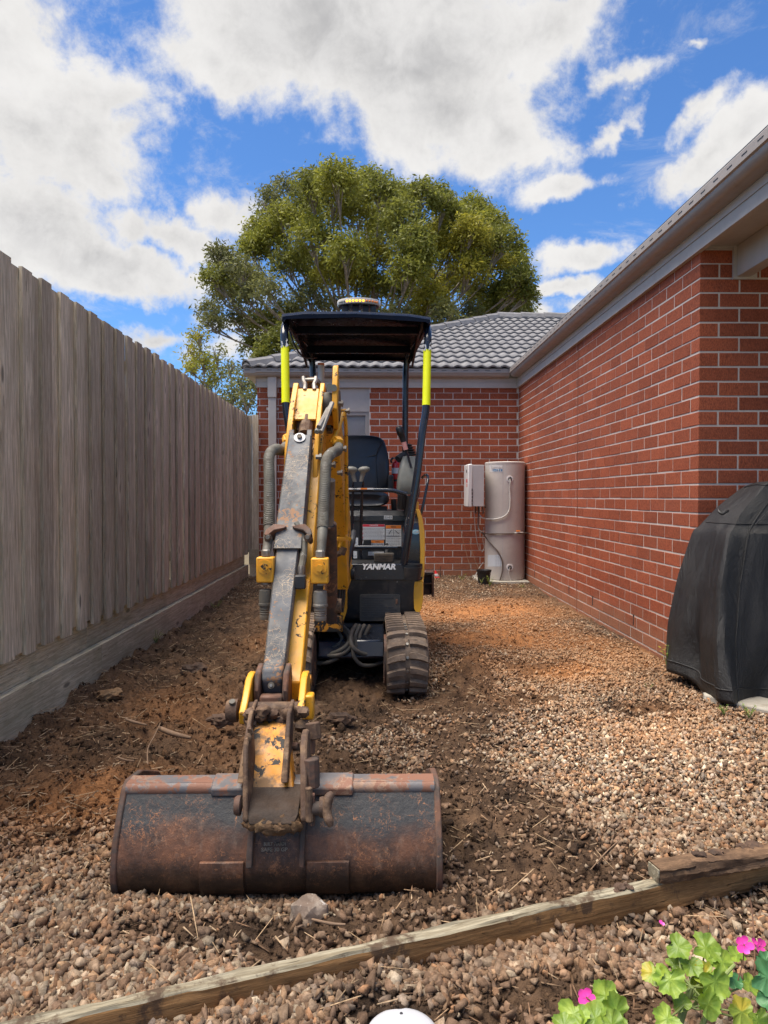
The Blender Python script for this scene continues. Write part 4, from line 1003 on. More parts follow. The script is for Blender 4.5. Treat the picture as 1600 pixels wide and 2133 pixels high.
# guard bars
b = MB(); b.tube([at(700, 1021, 4.34), at(805, 1021, 4.34), at(830, 1025, 4.345), at(846, 1030, 4.36)], .0135, 12, smooth=3); gb = part(b, 'guard_bar', 'navy')
for x0, x1, mt in ((713, 721, 'white'), (722, 735, 'white'), (744, 751, 'white'), (751, 765, 'orange'), (765, 778, 'white')):
    b = MB(); a, c_ = at(x0, 1019.5, 4.325), at(x1, 1016.5, 4.325); b.box2((a.x, 4.3235, a.z), (c_.x, 4.332, c_.z)); part(b, 'label', mt, gb, smooth=False)
b = MB(); b.tube([at(728, 1140, 4.34), at(828, 1140, 4.34)], .0135, 12); part(b, 'guard_bar', 'navy')
# canopy -----------------------------------------------------------------
def mir(p, c=-.10): return Vector((2 * c - p.x, p.y, p.z))
rp = [at(890, 672, 4.52), at(891.5, 700, 4.47), at(890, 740, 4.45), at(888, 845, 4.40), at(880, 900, 4.37), at(869, 990, 4.35), at(857, 1070, 4.34), at(848, 1130, 4.34), at(841, 1176, 4.35)]
rail = [at(845, 1020, 5.5), at(844, 940, 5.5), at(845, 800, 5.5), at(846, 765, 5.5), at(850, 742, 5.48), at(858, 724, 5.38), at(872, 706, 5.1), at(884, 690, 4.8), at(889, 678, 4.6)] + rp[1:]
def canopy_side(fl):
    pts = [fl(p_) for p_ in rail]
    b = MB(); b.tube(pts[:], .024, 12, smooth=4); return part(b, 'canopy_post', 'navy', angle=60)
cr = canopy_side(lambda p_: p_); cl = canopy_side(lambda p_: mir(p_) + Vector((0, -.02, .012)))
def tape(fl, parent):
    a, c_ = rp[2], rp[3]; d = (c_ - a)
    pts = [fl(a + d * (-.10)), fl(a + d * .3), fl(a + d * .66), fl(a + d * 1.0)]
    b = MB(); b.tube(pts, .0256, 12); part(b, 'reflective_tape', 'tape', parent, angle=60)
    b = MB(); rr = random.Random(5)
    for k in range(16):
        q_ = fl(a + d * (-.10 - rr.uniform(0, .13))) + Vector((rr.uniform(-.018, .014), -.0245 + rr.uniform(0, .003), 0)); b.box(q_, (rr.uniform(.006, .018), .002, rr.uniform(.006, .022)), Euler((0, rr.uniform(0, 3), 0)))
    part(b, 'torn_tape_scraps', 'white', parent, smooth=False)
tape(lambda p_: p_, cr); tape(lambda p_: mir(p_) + Vector((0, -.02, .012)), cl)
# roof shell
rz0 = at(744, 653, 4.42).z
def roof_ring(y, hw, z, cx_=-.10, lip=.0):
    n = 12; pts = []
    top = [(-hw, z - .03 - lip), (-hw + .004, z), (-hw * .7, z + .018), (0, z + .026), (hw * .7, z + .018), (hw - .004, z), (hw, z - .03 - lip)]
    bot = [(hw - .02, z - .035 - lip), (hw - .03, z - .015), (0, z + .004), (-hw + .03, z - .015), (-hw + .02, z - .035 - lip)]
    return [(cx_ + u, y, w_ - (u) * .018) for u, w_ in top + bot]
b = MB(); b.loft([roof_ring(4.42, .462, rz0 - .028, lip=-.012), roof_ring(4.45, .468, rz0 - .005, lip=.012), roof_ring(4.6, .466, rz0 + .015, lip=.02), roof_ring(5.0, .45, rz0 + .02, lip=.02), roof_ring(5.4, .42, rz0 + .0, lip=.03), roof_ring(5.62, .38, rz0 - .05, lip=.03)])
rf_o = part(b, 'canopy_roof', 'roof_black', angle=50)
b = MB(); zf = at(744, 740, 5.62).z; zr = rz0 - .05
b.loft([[(-.10 - .36, 5.60, zf + .0), (-.10 + .35, 5.60, zf - .006), (-.10 + .35, 5.615, zf - .006), (-.10 - .36, 5.615, zf)], [(-.10 - .36, 5.56, zr - .02), (-.10 + .36, 5.56, zr - .02), (-.10 + .36, 5.58, zr - .02), (-.10 - .36, 5.58, zr - .02)]]); part(b, 'rear_skirt', 'roof_black', rf_o)
b = MB(); b.box2((-.50, 4.70, rz0 - .06), (.30, 4.74, rz0 - .01)); part(b, 'cross_brace', 'roof_black', rf_o, bevel=.006); b = MB(); b.box2((-.48, 5.25, rz0 - .075), (.28, 5.29, rz0 - .02)); part(b, 'cross_brace', 'roof_black', rf_o, bevel=.006)
b = MB(); b.prism([(4.43, rz0 - .035), (4.9, rz0 - .02), (5.5, rz0 - .07), (5.58, rz0 - .12), (5.4, rz0 - .10), (4.8, rz0 - .055), (4.5, rz0 - .075)], -.10 + .405, -.10 + .42, 'x'); part(b, 'side_gusset', 'roof_black', rf_o); b = MB(); b.prism([(4.43, rz0 - .035), (4.9, rz0 - .02), (5.5, rz0 - .07), (5.58, rz0 - .12), (5.4, rz0 - .10), (4.8, rz0 - .055), (4.5, rz0 - .075)], -.10 - .42, -.10 - .405, 'x'); part(b, 'side_gusset', 'roof_black', rf_o)
# beacon bar
bc = at(747, 634, 4.9)
lens, lt, lbs = new_mat('clear_lens'); lbs.inputs['Base Color'].default_value = (.75, .70, .62, 1); lbs.inputs['Roughness'].default_value = .12; lbs.inputs['Transmission Weight'].default_value = .35
b = MB(); b.lathe([(.10, -.024), (.145, -.022), (.150, -.012), (.150, .012), (.143, .022), (.10, .026), (.0, .027)], tuple(bc), 'z', 40, sx=.96, sy=.62); bcn = part(b, 'beacon', 'navy', angle=50)
b = MB(); b.lathe([(.1495, -.016), (.1520, -.013), (.1520, .013), (.1475, .022)], tuple(bc), 'z', 40, sx=.965, sy=.63); part(b, 'beacon_lens', lens, bcn, angle=60)
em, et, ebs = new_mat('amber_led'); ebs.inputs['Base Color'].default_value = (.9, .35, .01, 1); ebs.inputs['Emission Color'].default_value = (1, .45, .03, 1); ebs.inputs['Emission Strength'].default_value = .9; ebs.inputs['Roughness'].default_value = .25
for k in range(14):
    an = R(-90 + (k - 6.5) * 9.0); q_ = bc + Vector((math.cos(an) * .152 * .965, math.sin(an) * .152 * .63, 0))
    b = MB(); b.lathe([(.0, -.006), (.006, -.004), (.0082, 0), (.006, .004), (0, .006)], tuple(q_), 'y', 10, closed=False); part(b, 'led', em if 3 <= k <= 8 else ('orange' if k > 8 else 'console'), bcn)
for dx in (-.09, -.02, .05, .1):
    b = MB(); b.box2((bc.x + dx - .02, 4.85, rz0 + .025), (bc.x + dx + .02, 4.95, bc.z - .02)); part(b, 'mount', 'black', bcn, bevel=.003)
b = MB(); b.tube([at(604, 690, 4.75), at(611, 712, 4.75), at(622, 733, 4.8), at(634, 744, 4.9), at(650, 746, 5.2), at(660, 745, 5.45)], .006, 8, smooth=4); part(b, 'wiring_loop', 'black')
q_ = at(669, 780, 5.47); b = MB(); b.tube([q_ + Vector((0, 0, .07)), q_ - Vector((0, 0, .08))], .0262, 12); sk = part(b, 'post_label', 'white', cl, angle=60)
b = MB(); b.tube([q_ + Vector((0, 0, .085)), q_ + Vector((0, 0, .0702))], .0262, 12); part(b, 'label_band', 'orange', sk)
# right console with joystick
rings = []
for (py, xl, xr, y0) in ((1030, 829, 874, 4.62), (1018, 828, 876, 4.6), (1000, 829, 875, 4.6), (980, 832, 874, 4.62), (960, 836, 871, 4.65), (950, 840, 869, 4.67)):
    a, c_ = at(xl, py, y0), at(xr, py, y0); rings.append(rrect(a.x, c_.x, y0, y0 + .22, a.z, (.025, .025, .03, .03), 4))
b = MB(); b.loft(rings); part(b, 'control_console', 'console', angle=50)
b = MB(); 
for k in range(5):
    py = 947 - k * 5; q_ = at(853 - k * .4, py, 4.76); b.lathe([(.030 - k * .0045, -.008), (.052 - k * .007, -.003), (.052 - k * .007, .003), (.030 - k * .0045, .008)], tuple(q_), 'z', 20)
b.tube([at(829, 957, 4.7), at(838, 950, 4.72), at(848, 948, 4.75)], .026, 10); part(b, 'rubber_boot', 'black', angle=50)
b = MB(); b.tube([at(857, 975, 4.6), at(849, 947, 4.62), at(845, 936, 4.62)], .0075, 8); js = part(b, 'joystick', 'navy')
b = MB(); b.tube([at(845.5, 937, 4.62), at(841, 921, 4.62)], .0165, 12); part(b, 'pink_tape', 'pink', js)
b = MB(); b.tube([at(841, 921, 4.62), at(838, 911, 4.62), at(834, 900, 4.61), at(831, 892, 4.61), at(830, 888, 4.61)], [.017, .020, .025, .022, .012], 14, smooth=3); part(b, 'grip', 'black', js, angle=70)
b = MB(); b.tube([at(868, 1010, 4.5), at(870, 1030, 4.5), at(858, 1060, 4.5), at(850, 1080, 4.52)], .012, 8, smooth=3); part(b, 'console_cable', 'black'); b = MB(); b.tube([at(838, 1030, 4.6), at(836, 1060, 4.62)], .03, 8); part(b, 'console_column', 'black'); b = MB(); b.tube([at(852, 1032, 4.62), at(850, 1075, 4.62)], .028, 8); part(b, 'console_column', 'black'); b = MB(); b.tube([at(820, 1040, 4.9), at(822, 1066, 4.9)], .02, 8); part(b, 'console_column', 'black')
b = MB(); b.tube([at(880, 995, 4.75), at(884, 991, 4.7), at(889, 989, 4.6), at(891.5, 997, 4.55), at(889, 1015, 4.52), at(882, 1050, 4.5), at(873, 1088, 4.5)], .009, 10, smooth=4); part(b, 'grab_handle', 'navy', angle=60)
b = MB(); q_ = at(868, 1055, 4.7); b.box2((q_.x - .015, 4.66, q_.z - .035), (q_.x + .012, 4.9, q_.z + .035)); part(b, 'filler_cap_cover', 'yellow_cover', bevel=.01)

# swing bracket ------------------------------------------------------------
def plate(poly_px, Y, th, name, mat, parent=EXC, bevel=.004):
    pts = [at(px, py, Y) for px, py in poly_px]
    b = MB(); b.prism([(p_.x, p_.z) for p_ in pts], Y, Y + th, 'y'); return part(b, name, mat, parent, bevel=bevel)
b = MB(); b.box2((at(652, 1, 4.0).x, 3.98, at(1, 1318, 4.0).z), (at(712, 1, 4.0).x, 4.25, at(1, 1285, 4.0).z)); b.tube([(at(688, 1, 4.0).x, 4.08, at(1, 1322, 4.0).z), (at(688, 1, 4.0).x, 4.08, at(1, 1200, 4.0).z)], .05, 16)
b.box2((at(662, 1, 4.0).x, 4.02, at(1, 1205, 4.0).z), (at(722, 1, 4.0).x, 4.3, at(1, 1180, 4.0).z)); sb = part(b, 'swing_bracket', 'yellow_dirty', bevel=.006)
plate([(726, 1178), (733, 1183), (731, 1210), (722, 1235), (722, 1275), (717, 1290), (703, 1312), (700, 1300), (710, 1280), (712, 1240), (716, 1205), (722, 1180)], 4.03, .16, 'bracket_cheek', 'yellow', sb)
plate([(697, 1238), (717, 1236), (717, 1266), (700, 1270)], 3.97, .05, 'bracket_plate', 'mudsteel', sb)
b = MB(); q_ = at(735, 1195, 4.05); b.lathe([(.0, 0), (.036, 0), (.036, .02), (.0, .025)], tuple(q_ - Vector((.01, 0, 0))), 'x', 16, closed=False); part(b, 'pin_cap', 'black', sb)
# boom ---------------------------------------------------------------------
bl, br_ = -.272, -.150
prof = [(4.10, .60), (3.90, .56), (3.80, .75), (3.66, 1.02), (3.50, 1.22), (3.34, 1.36), (3.22, 1.44), (3.20, 1.50), (3.30, 1.53), (3.48, 1.47), (3.70, 1.34), (3.92, 1.14), (4.06, .90), (4.14, .68)]
b = MB(); b.prism(prof, bl, br_, 'x'); b.v = [(x_ + (3.6 - y_) * -.055, y_, z_) for x_, y_, z_ in b.v]; boom = part(b, 'boom', 'yellow', bevel=.006)
# boom head cheek plates holding the arm
def cheek(x0, x1, name='boom_cheek'):
    b = MB(); b.prism([(3.42, 1.40), (3.22, 1.38), (3.13, 1.46), (3.14, 1.56), (3.20, 1.66), (3.26, 1.675), (3.30, 1.62), (3.44, 1.52)], x0, x1, 'x'); return part(b, name, 'yellow', boom, bevel=.004)
cx_ = at(699, 1, 3.25).x; cheek(cx_ - .012, cx_ + .012)
b = MB(); q_ = at(708, 833, 3.3); b.lathe([(0, -.02), (.075, -.02), (.08, 0), (.075, .012), (0, .014)], (q_.x - .01, 3.30, 1.49), 'x', 28, closed=False); part(b, 'pivot_boss', 'mudsteel', boom)
for px, py, Y in ((709, 841, 3.2), (723, 856, 3.35), (716, 935, 3.2), (664, 952, 2.95), (693, 968, 3.05), (708, 985, 3.2)):
    q_ = at(px, py, Y); b = MB(); b.lathe([(.011, -.012), (.011, .004), (.016, .004), (.016, .012), (.010, .014)], tuple(q_), 'x', 6); part(b, 'bolt', 'zinc', boom, smooth=False)
# raised side rib and pipe guard on the boom
b = MB(); b.tube([at(712, 860, 3.38), at(720, 878, 3.38), at(721.5, 960, 3.5), at(722, 1040, 3.6), at(721, 1112, 3.7)], .0095, 10, smooth=4); part(b, 'pipe_guard', 'yellow', boom, angle=60)
b = MB(); b.box2((at(704, 1, 3.36).x, 3.34, at(1, 866, 3.36).z), (at(721, 1, 3.36).x, 3.40, at(1, 851, 3.36).z)); part(b, 'pipe_clamp', 'yellow', boom, bevel=.004)
b = MB(); b.tube([at(714, 862, 3.33), at(692, 925, 3.18)], .013, 8); part(b, 'brace_strap', 'yellow', boom, angle=60)
b = MB(); b.tube([at(726, 1118, 3.75), at(723, 1124, 3.75)], .02, 10); b.tube([at(700, 1123, 3.6), at(718, 1123, 3.7)], .010, 8); b.tube([at(712, 1125, 3.66), at(707, 1140, 3.66)], .008, 6); part(b, 'greaser_block', 'yellow', boom)
b = MB(); b.tube([at(716, 1140, 3.75), at(711, 1155, 3.75)], .02, 8); b.tube([at(697, 1158, 3.7), at(708, 1152, 3.7)], .014, 8); part(b, 'bracket_tab', 'mudsteel', boom)
# hose run beside the boom
b = MB(); b.tube([at(737, 1108, 4.2), at(735, 1125, 4.1), at(728, 1150, 4.0), at(723, 1175, 3.95), at(722, 1200, 3.98)], [.016, .018, .018, .018, .016], 10, smooth=4); part(b, 'hose_bundle', 'black')
for k, (x_, Y) in enumerate(((711, 3.95), (716, 3.98), (706, 3.93))):
    b = MB(); b.tube([at(x_, 1120, Y), at(x_ + 2, 1180, Y), at(x_ + 1, 1240, Y), at(x_ - 3, 1275, Y)], .008, 8, smooth=3); part(b, 'hose', 'black')
# boom cylinder in front of the boom
b = MB(); b.tube([at(690, 1292, 3.86), at(689, 1160, 3.62), at(687, 1092, 3.50)], .034, 16); bcyl = part(b, 'boom_cylinder', 'rust', angle=60)
b = MB(); b.tube([at(687, 1095, 3.50), at(690, 1000, 3.36)], .02, 12); part(b, 'cylinder_rod', 'zinc', bcyl)
b = MB(); b.lathe([(0, -.05), (.04, -.05), (.04, .05), (0, .05)], tuple(at(692, 1262, 3.82)), 'x', 16, closed=False); part(b, 'cylinder_eye', 'mudsteel', bcyl)

# arm ------------------------------------------------------------------------
AX = -.305
T = Vector((-.030, -.572, -.820)); Nn = Vector((0, -.820, .572))       # down the arm, and towards the viewer
G0 = Vector((AX, 3.0, 1.330))                                     # top of the guard
def shear(b): b.v = [(x_ - .030 * (1.33 - z_) / .82, y_, z_) for x_, y_, z_ in b.v]
def arm_pt(s_, d): q = G0 + T * s_ + Nn * d; return (q.y, q.z)    # s along, d out of the guard face
b = MB()
b.prism([arm_pt(*q) for q in ((-.34, -.10), (-.02, -.075), (.30, -.085), (.62, -.085), (.66, -.055), (.98, -.065), (1.06, -.05), (1.12, -.10), (1.10, -.17), (.80, -.20), (.3, -.235), (-.10, -.25), (-.34, -.20))], AX - .045, AX + .090, 'x'); shear(b); arm = part(b, 'arm', 'yellow', bevel=.005)
for x0 in (AX - .058, AX + .060):
    b = MB(); b.prism([arm_pt(*q) for q in ((-.335, -.03), (-.36, -.08), (-.34, -.2), (.1, -.2), (.16, -.08), (.06, -.02), (-.06, -.005), (-.16, .0))], x0 - (.0035 if x0 < AX else -.0005), x0 + .02, 'x'); shear(b); part(b, 'arm_cheek', 'yellow', arm, bevel=.003)
b = MB(); b.prism([arm_pt(*q) for q in ((-.30, -.03), (-.11, -.02), (-.11, -.032), (-.30, -.042))], AX - .0415, AX + .057, 'x'); shear(b); part(b, 'cover_plate', 'yellow', arm, bevel=.002)
# top hose bracket
b = MB()
for px in (633, 657):
    b.tube([at(px - 1 if px < 640 else px + 1, 786, 3.27), at(px, 794, 3.25), at(px + (3 if px < 640 else -3), 800, 3.22), at(px + (2 if px < 640 else -2), 812, 3.19)], .0095, 6)
b.tube([at(632, 792, 3.26), at(658, 791, 3.26)], .009, 6); part(b, 'hose_bracket', 'zinc', arm)
for k in range(4):
    b = MB(); b.tube([at(640 + 4 * k, 812, 3.3), at(642 + 4 * k, 797, 3.28), at(646 + 4 * k, 790 + 2 * k, 3.32), at(664 + 3 * k, 796 + 4 * k, 3.38), at(672 + 3 * k, 830, 3.42)], .011, 8, smooth=4); part(b, 'hose', 'hose_dark' if k % 2 else 'mudsteel', arm)
b = MB(); b.prism([arm_pt(*q) for q in ((-.37, -.13), (-.42, -.2), (-.40, -.30), (-.25, -.33), (-.2, -.2), (-.28, -.12))], at(672, 1, 3.25).x, at(699, 1, 3.25).x - .014, 'x'); hg = part(b, 'hose_guard', 'navy', arm, bevel=.012)
for px, py in ((687, 806), (695, 808)):
    b = MB(); b.tube([at(px, py, 3.13), at(px, py, 3.18)], .016, 10); part(b, 'bolt', 'console', hg)
b = MB(); b.lathe([(0, -.03), (.05, -.03), (.055, 0), (.05, .03), (0, .03)], tuple(at(682, 842, 3.2)), 'x', 24, closed=False); part(b, 'hose_reel_end', 'hose', arm)
for (x0, y0, x1, y1) in ((692, 840, 668, 900), (688, 848, 664, 890), (684, 852, 660, 900)):
    b = MB(); b.tube([at(x0, y0, 3.12), at(x1, y1, 2.98)], .011, 8); part(b, 'hard_pipe', 'zinc' if x0 != 684 else 'console', arm)
b = MB(); b.tube([at(640, 872, 3.12), at(636, 905, 3.06)], .03, 10); b.tube([at(628, 872, 3.14), at(626, 900, 3.1)], .02, 8); part(b, 'cylinder_base', 'mudsteel', arm)
# bucket cylinder, guard over it
b = MB(); b.tube([G0 + T * .0 - Nn * .045, G0 + T * .86 - Nn * .045], .032, 16); cyl = part(b, 'bucket_cylinder', 'mudsteel', angle=60)
b = MB(); b.tube([G0 + T * .86 - Nn * .045, G0 + T * 1.05 - Nn * .045], .018, 12); part(b, 'cylinder_rod', 'zinc', cyl)
def chan(s0, s1, w0, w1, d, sidew, name, x0=AX, notch=False):
    """open channel: face plate with folded sides"""
    rings = []
    for s_, w_ in ((s0, w0), (s1, w1)):
        q = G0 + T * s_ + Nn * d; X = q.x + x0 - AX; t_ = .006
        pts = [(-w_ / 2, -sidew), (-w_ / 2, -.008), (-w_ / 2 + .006, 0), (w_ / 2 - .006, 0), (w_ / 2, -.008), (w_ / 2, -sidew), (w_ / 2 - t_, -sidew), (w_ / 2 - t_, -.010), (-w_ / 2 + t_, -.010), (-w_ / 2 + t_, -sidew)]
        rings.append([Vector((X + u, 0, 0)) + Vector((0, q.y, q.z)) + Nn * v_ for u, v_ in pts])
    b = MB(); b.loft(rings); return part(b, name, 'guard', cyl, angle=50)
g_up = chan(.0, .555, .098, .112, .006, .07, 'cylinder_guard')
chan(.45, 1.02, .090, .076, -.006, .05, 'sliding_guard', x0=AX - .002)
for s_ in (-1, 1):
    b = MB(); q_ = G0 + T * -.012 + Nn * -.01; b.box(q_ + Vector((s_ * .038, 0, 0)), (.022, .03, .04), Euler((R(-35), 0, 0))); part(b, 'guard_ear', 'guard', g_up, bevel=.004)
q_ = G0 + T * .018 + Nn * .008
def disc(c, r_, h, n=20, nm='washer', mt='zinc', par=None, normal=None, bev=0):
    b = MB(); nn_ = (normal or Nn).normalized(); b.tube([c, c + nn_ * h], r_, n); return part(b, nm, mt, par or EXC, bevel=bev)
disc(q_, .024, .004, par=g_up, mt='unit'); disc(q_ + Nn * .004, .011, .010, 6, 'bolt', 'hose_dark', g_up)
# clamp wings with bolts
for s_ in (-1, 1):
    q0 = G0 + T * .47 + Nn * .012
    b = MB(); pts = [(.010, .006), (.030, .014), (.060, .012), (.085, -.012), (.092, -.035), (.080, -.045), (.055, -.018), (.02, -.004)]
    vs = []; 
    for dd in (-.05, .014): vs.append([q0 + Vector((s_ * u, 0, 0)) - T * v_ + Nn * (dd * (1 if u > .03 else .4)) for u, v_ in pts])
    b.loft(vs); wg = part(b, 'clamp_wing', 'rust', g_up, bevel=.003)
    c_ = q0 + Vector((s_ * .075, 0, 0)) + T * .034; disc(c_ - Nn * .01 + T * .0, .015, .03, 6, 'bolt', 'mudsteel', wg, normal=Nn * .6 + T * .5); disc(c_ + Nn * .012 + T * .012, .008, .012, 10, 'stud', 'zinc', wg, normal=Nn * .6 + T * .5)
# auxiliary hydraulic lines, both sides
def aux(px_path, blockc, Y, x_in, right):
    b = MB(); b.tube([at(*q) for q in px_path], [.018, .023, .0235, .021, .021, .020, .019, .016, .014][:len(px_path)], 14, smooth=5); hs = part(b, 'hydraulic_hose', 'hose', angle=60)
    # ribbed sleeve
    P, rr = catmull([at(*q) for q in px_path], .024, 16); b = MB(); n_ = len(P)
    for k in range(int(n_ * .32), int(n_ * .80), 1):
        d = (P[min(k + 1, n_ - 1)] - P[k - 1]).normalized() * .0028; b.tube([P[k] - d, P[k] + d], .0228, 12)
    part(b, 'sleeve_ribs', 'hose', hs)
    x_, y_ = blockc; c = at(x_, y_, Y)
    b = MB(); b.box(c, (.064, .055, .094)); blk = part(b, 'shutoff_valve', 'yellow', bevel=.005, segs=2)
    disc(c + Vector((0, -.0275, .012)), .026, .005, 24, 'valve_face', 'yellow', blk, Vector((0, -1, 0))); disc(c + Vector((0, -.032, .012)), .014, .012, 6, 'valve_bolt', 'yellow', blk, Vector((0, -1, 0)))
    b = MB(); b.lathe([(.019, -.055), (.019, -.045), (.020, -.02)], (c.x, c.y, c.z), 'z', 6); b.lathe([(.013, .045), (.017, .05), (.017, .07), (.013, .075)], tuple(c), 'z', 6); part(b, 'hex_fitting', 'zinc', blk, smooth=False)
    z = c.z - .062
    b = MB(); b.lathe([(.018, 0), (.024, -.004), (.026, -.02), (.026, -.05), (.0275, -.052), (.0275, -.06), (.023, -.062), (.024, -.075), (.022, -.078), (.024, -.082), (.022, -.086), (.024, -.09), (.022, -.094), (.024, -.10), (.022, -.112), (.010, -.113)], (c.x, c.y, z - .012), 'z', 24); part(b, 'coupling', 'zinc' if right else 'hose_dark', blk, angle=30)
aux([(706, 926, 3.12), (703, 938, 3.0), (690, 945, 2.93), (680, 962, 2.87), (677, 1010, 2.80), (674, 1070, 2.74), (671, 1120, 2.68), (669, 1150, 2.65)], (667, 1188), 2.62, 700, True)
aux([(597, 925, 3.12), (588, 938, 3.04), (574, 936, 2.98), (561, 950, 2.93), (561, 1000, 2.86), (561, 1060, 2.8), (559, 1120, 2.72), (555, 1150, 2.66)], (554, 1186), 2.64, 600, False)
for px, py, Y in ((703, 923, 3.1), (599, 918, 3.12)):
    b = MB(); b.tube([at(px, py - 5, Y + .03), at(px, py + 5, Y - .02)], [.026, .022], 8); b.box(at(px, py, Y), (.03, .05, .05), Euler((.3, .2, .4))); part(b, 'pipe_elbow', 'yellow', bevel=.004)
b = MB(); b.tube([at(617, 1090, 2.75), at(633, 1120, 2.72), at(632, 1160, 2.68), at(628, 1182, 2.66)], .013, 10, smooth=3); part(b, 'hydraulic_hose', 'hose')
b = MB(); b.tube([at(628, 1180, 2.66), at(628, 1205, 2.64)], .016, 8); b.box(at(626, 1212, 2.62), (.04, .04, .05)); part(b, 'hose_fitting', 'body', bevel=.004)
# clevis at the foot of the cylinder
cl0 = G0 + T * 1.03 + Nn * .01
b = MB(); b.prism([(cl0.y + u, cl0.z + v_) for u, v_ in ((-.035, .005), (.03, .03), (.05, -.02), (.03, -.09), (-.02, -.09), (-.05, -.03))], cl0.x - .036, cl0.x + .036, 'x'); part(b, 'rod_eye', 'guard', cyl, bevel=.012, segs=3)
for s_ in (-1, 1):
    b = MB(); b.prism([(cl0.y + u, cl0.z + v_) for u, v_ in ((-.045, -.005), (.03, .01), (.06, -.05), (.04, -.14), (-.06, -.15), (-.075, -.06))], cl0.x + s_ * .047 - .010, cl0.x + s_ * .047 + .010, 'x'); part(b, 'clevis_plate', 'rust', cyl, bevel=.006)
b = MB(); b.prism([(cl0.y + u, cl0.z + v_) for u, v_ in ((-.078, -.075), (-.04, -.075), (-.03, -.14), (-.085, -.14))], cl0.x - .038, cl0.x + .038, 'x'); part(b, 'clevis_web', 'rust', cyl, bevel=.008)
disc(Vector((cl0.x - .002, cl0.y - .050, cl0.z - .048)), .011, .004, 16, 'grease_nipple', 'hose_dark', cyl, Vector((0, -1, .3))); disc(Vector((cl0.x - .002, cl0.y - .054, cl0.z - .047)), .005, .004, 12, 'nipple_tip', 'zinc', cyl, Vector((0, -1, .3)))
# yellow rocker links
RY = 2.30
lc, rc = at(515, 1460, RY).x, at(631, 1460, RY).x
zt_, zb_ = at(560, 1406, 2.38).z, at(560, 1513, 2.26).z
for s_, xx in ((-1, lc), (1, rc)):
    b = MB(); b.prism([(2.42, zt_ + .004), (2.46, zt_ - .03), (2.44, zt_ - .09), (2.36, zb_ + .02), (2.28, zb_), (2.22, zb_ + .02), (2.21, zb_ + .06), (2.26, zt_ - .05), (2.33, zt_), (2.38, zt_ + .008)], xx - .011, xx + .011, 'x'); part(b, 'rocker_link', 'yellow', bevel=.004)
b = MB(); b.tube([(lc + .008, 2.27, zb_ + .05), (rc - .008, 2.27, zb_ + .05)], .026, 16); part(b, 'linkage_pin', 'mudsteel')
b = MB(); q_ = at(487, 1485, 2.25); b.lathe([(.0, -.022), (.03, -.022), (.036, -.01), (.036, .014), (.0, .018)], (q_.x, 2.25, zb_ + .055), 'x', 20, closed=False); part(b, 'pin_head', 'mudsteel', angle=40)
b = MB(); b.tube([(q_.x, 2.235, zb_ + .075), (q_.x, 2.225, zb_ + .092)], .010, 10); part(b, 'pin_bolt', 'hose')
b = MB(); b.tube([(lc - .01, 2.48, zt_ - .06), (rc + .012, 2.48, zt_ - .06)], .035, 16); part(b, 'arm_end_boss', 'yellow_dirty')
b = MB(); q_ = at(645, 1470, 2.3); b.box(q_, (.03, .05, .08)); part(b, 'link_tab', 'yellow', bevel=.006)
# tipping link: dirty yellow plate down to the hitch
top, bot = at(563, 1517, 2.12), at(563, 1643, 1.975)
b = MB()
hw0, hw1 = .052, .062
b.loft([[(top.x - hw0, top.y, top.z), (top.x + hw0, top.y, top.z), (top.x + hw0, top.y + .05, top.z + .01), (top.x - hw0, top.y + .05, top.z + .01)], [(bot.x - hw1 + .004, bot.y, bot.z), (bot.x + hw1 + .004, bot.y, bot.z), (bot.x + hw1 + .004, bot.y + .06, bot.z), (bot.x - hw1 + .004, bot.y + .06, bot.z)]]); lk = part(b, 'tipping_link', 'yellow_dirty', bevel=.004)
for s_ in (-1, 1):
    b = MB(); x0 = top.x + s_ * .057
    b.loft([[(x0 - .006, top.y - .01, top.z + .05), (x0 + .006, top.y - .01, top.z + .05), (x0 + .006, top.y + .10, top.z + .06), (x0 - .006, top.y + .10, top.z + .06)], [(x0 - .010 + s_ * .004, bot.y - .012, bot.z + .02), (x0 + .010 + s_ * .004, bot.y - .012, bot.z + .02), (x0 + .010 + s_ * .004, bot.y + .09, bot.z + .02), (x0 - .010 + s_ * .004, bot.y + .09, bot.z + .02)]]); part(b, 'link_side', 'mudsteel', lk, bevel=.004)
b = MB(); 
for k in range(26):
    rr = random.Random(k); q_ = at(rr.choice([rr.uniform(515, 545), rr.uniform(590, 640), rr.uniform(540, 600)]), rr.uniform(1480, 1512), 2.16 + rr.uniform(-.02, .04)); b.blob(q_, rr.uniform(.010, .024), 2, .3, 2, (1, 1, .8), k)
for k in range(10):
    rr = random.Random(k + 50); q_ = at(rr.uniform(508, 522), rr.uniform(1515, 1650), 1.99); b.blob(q_, rr.uniform(.006, .013), 1, .3, 2, (1, 1, 1.4), k)
o = part(b, 'caked_mud', 'mudsteel', lk, smooth=True, angle=50); o['kind'] = 'stuff'
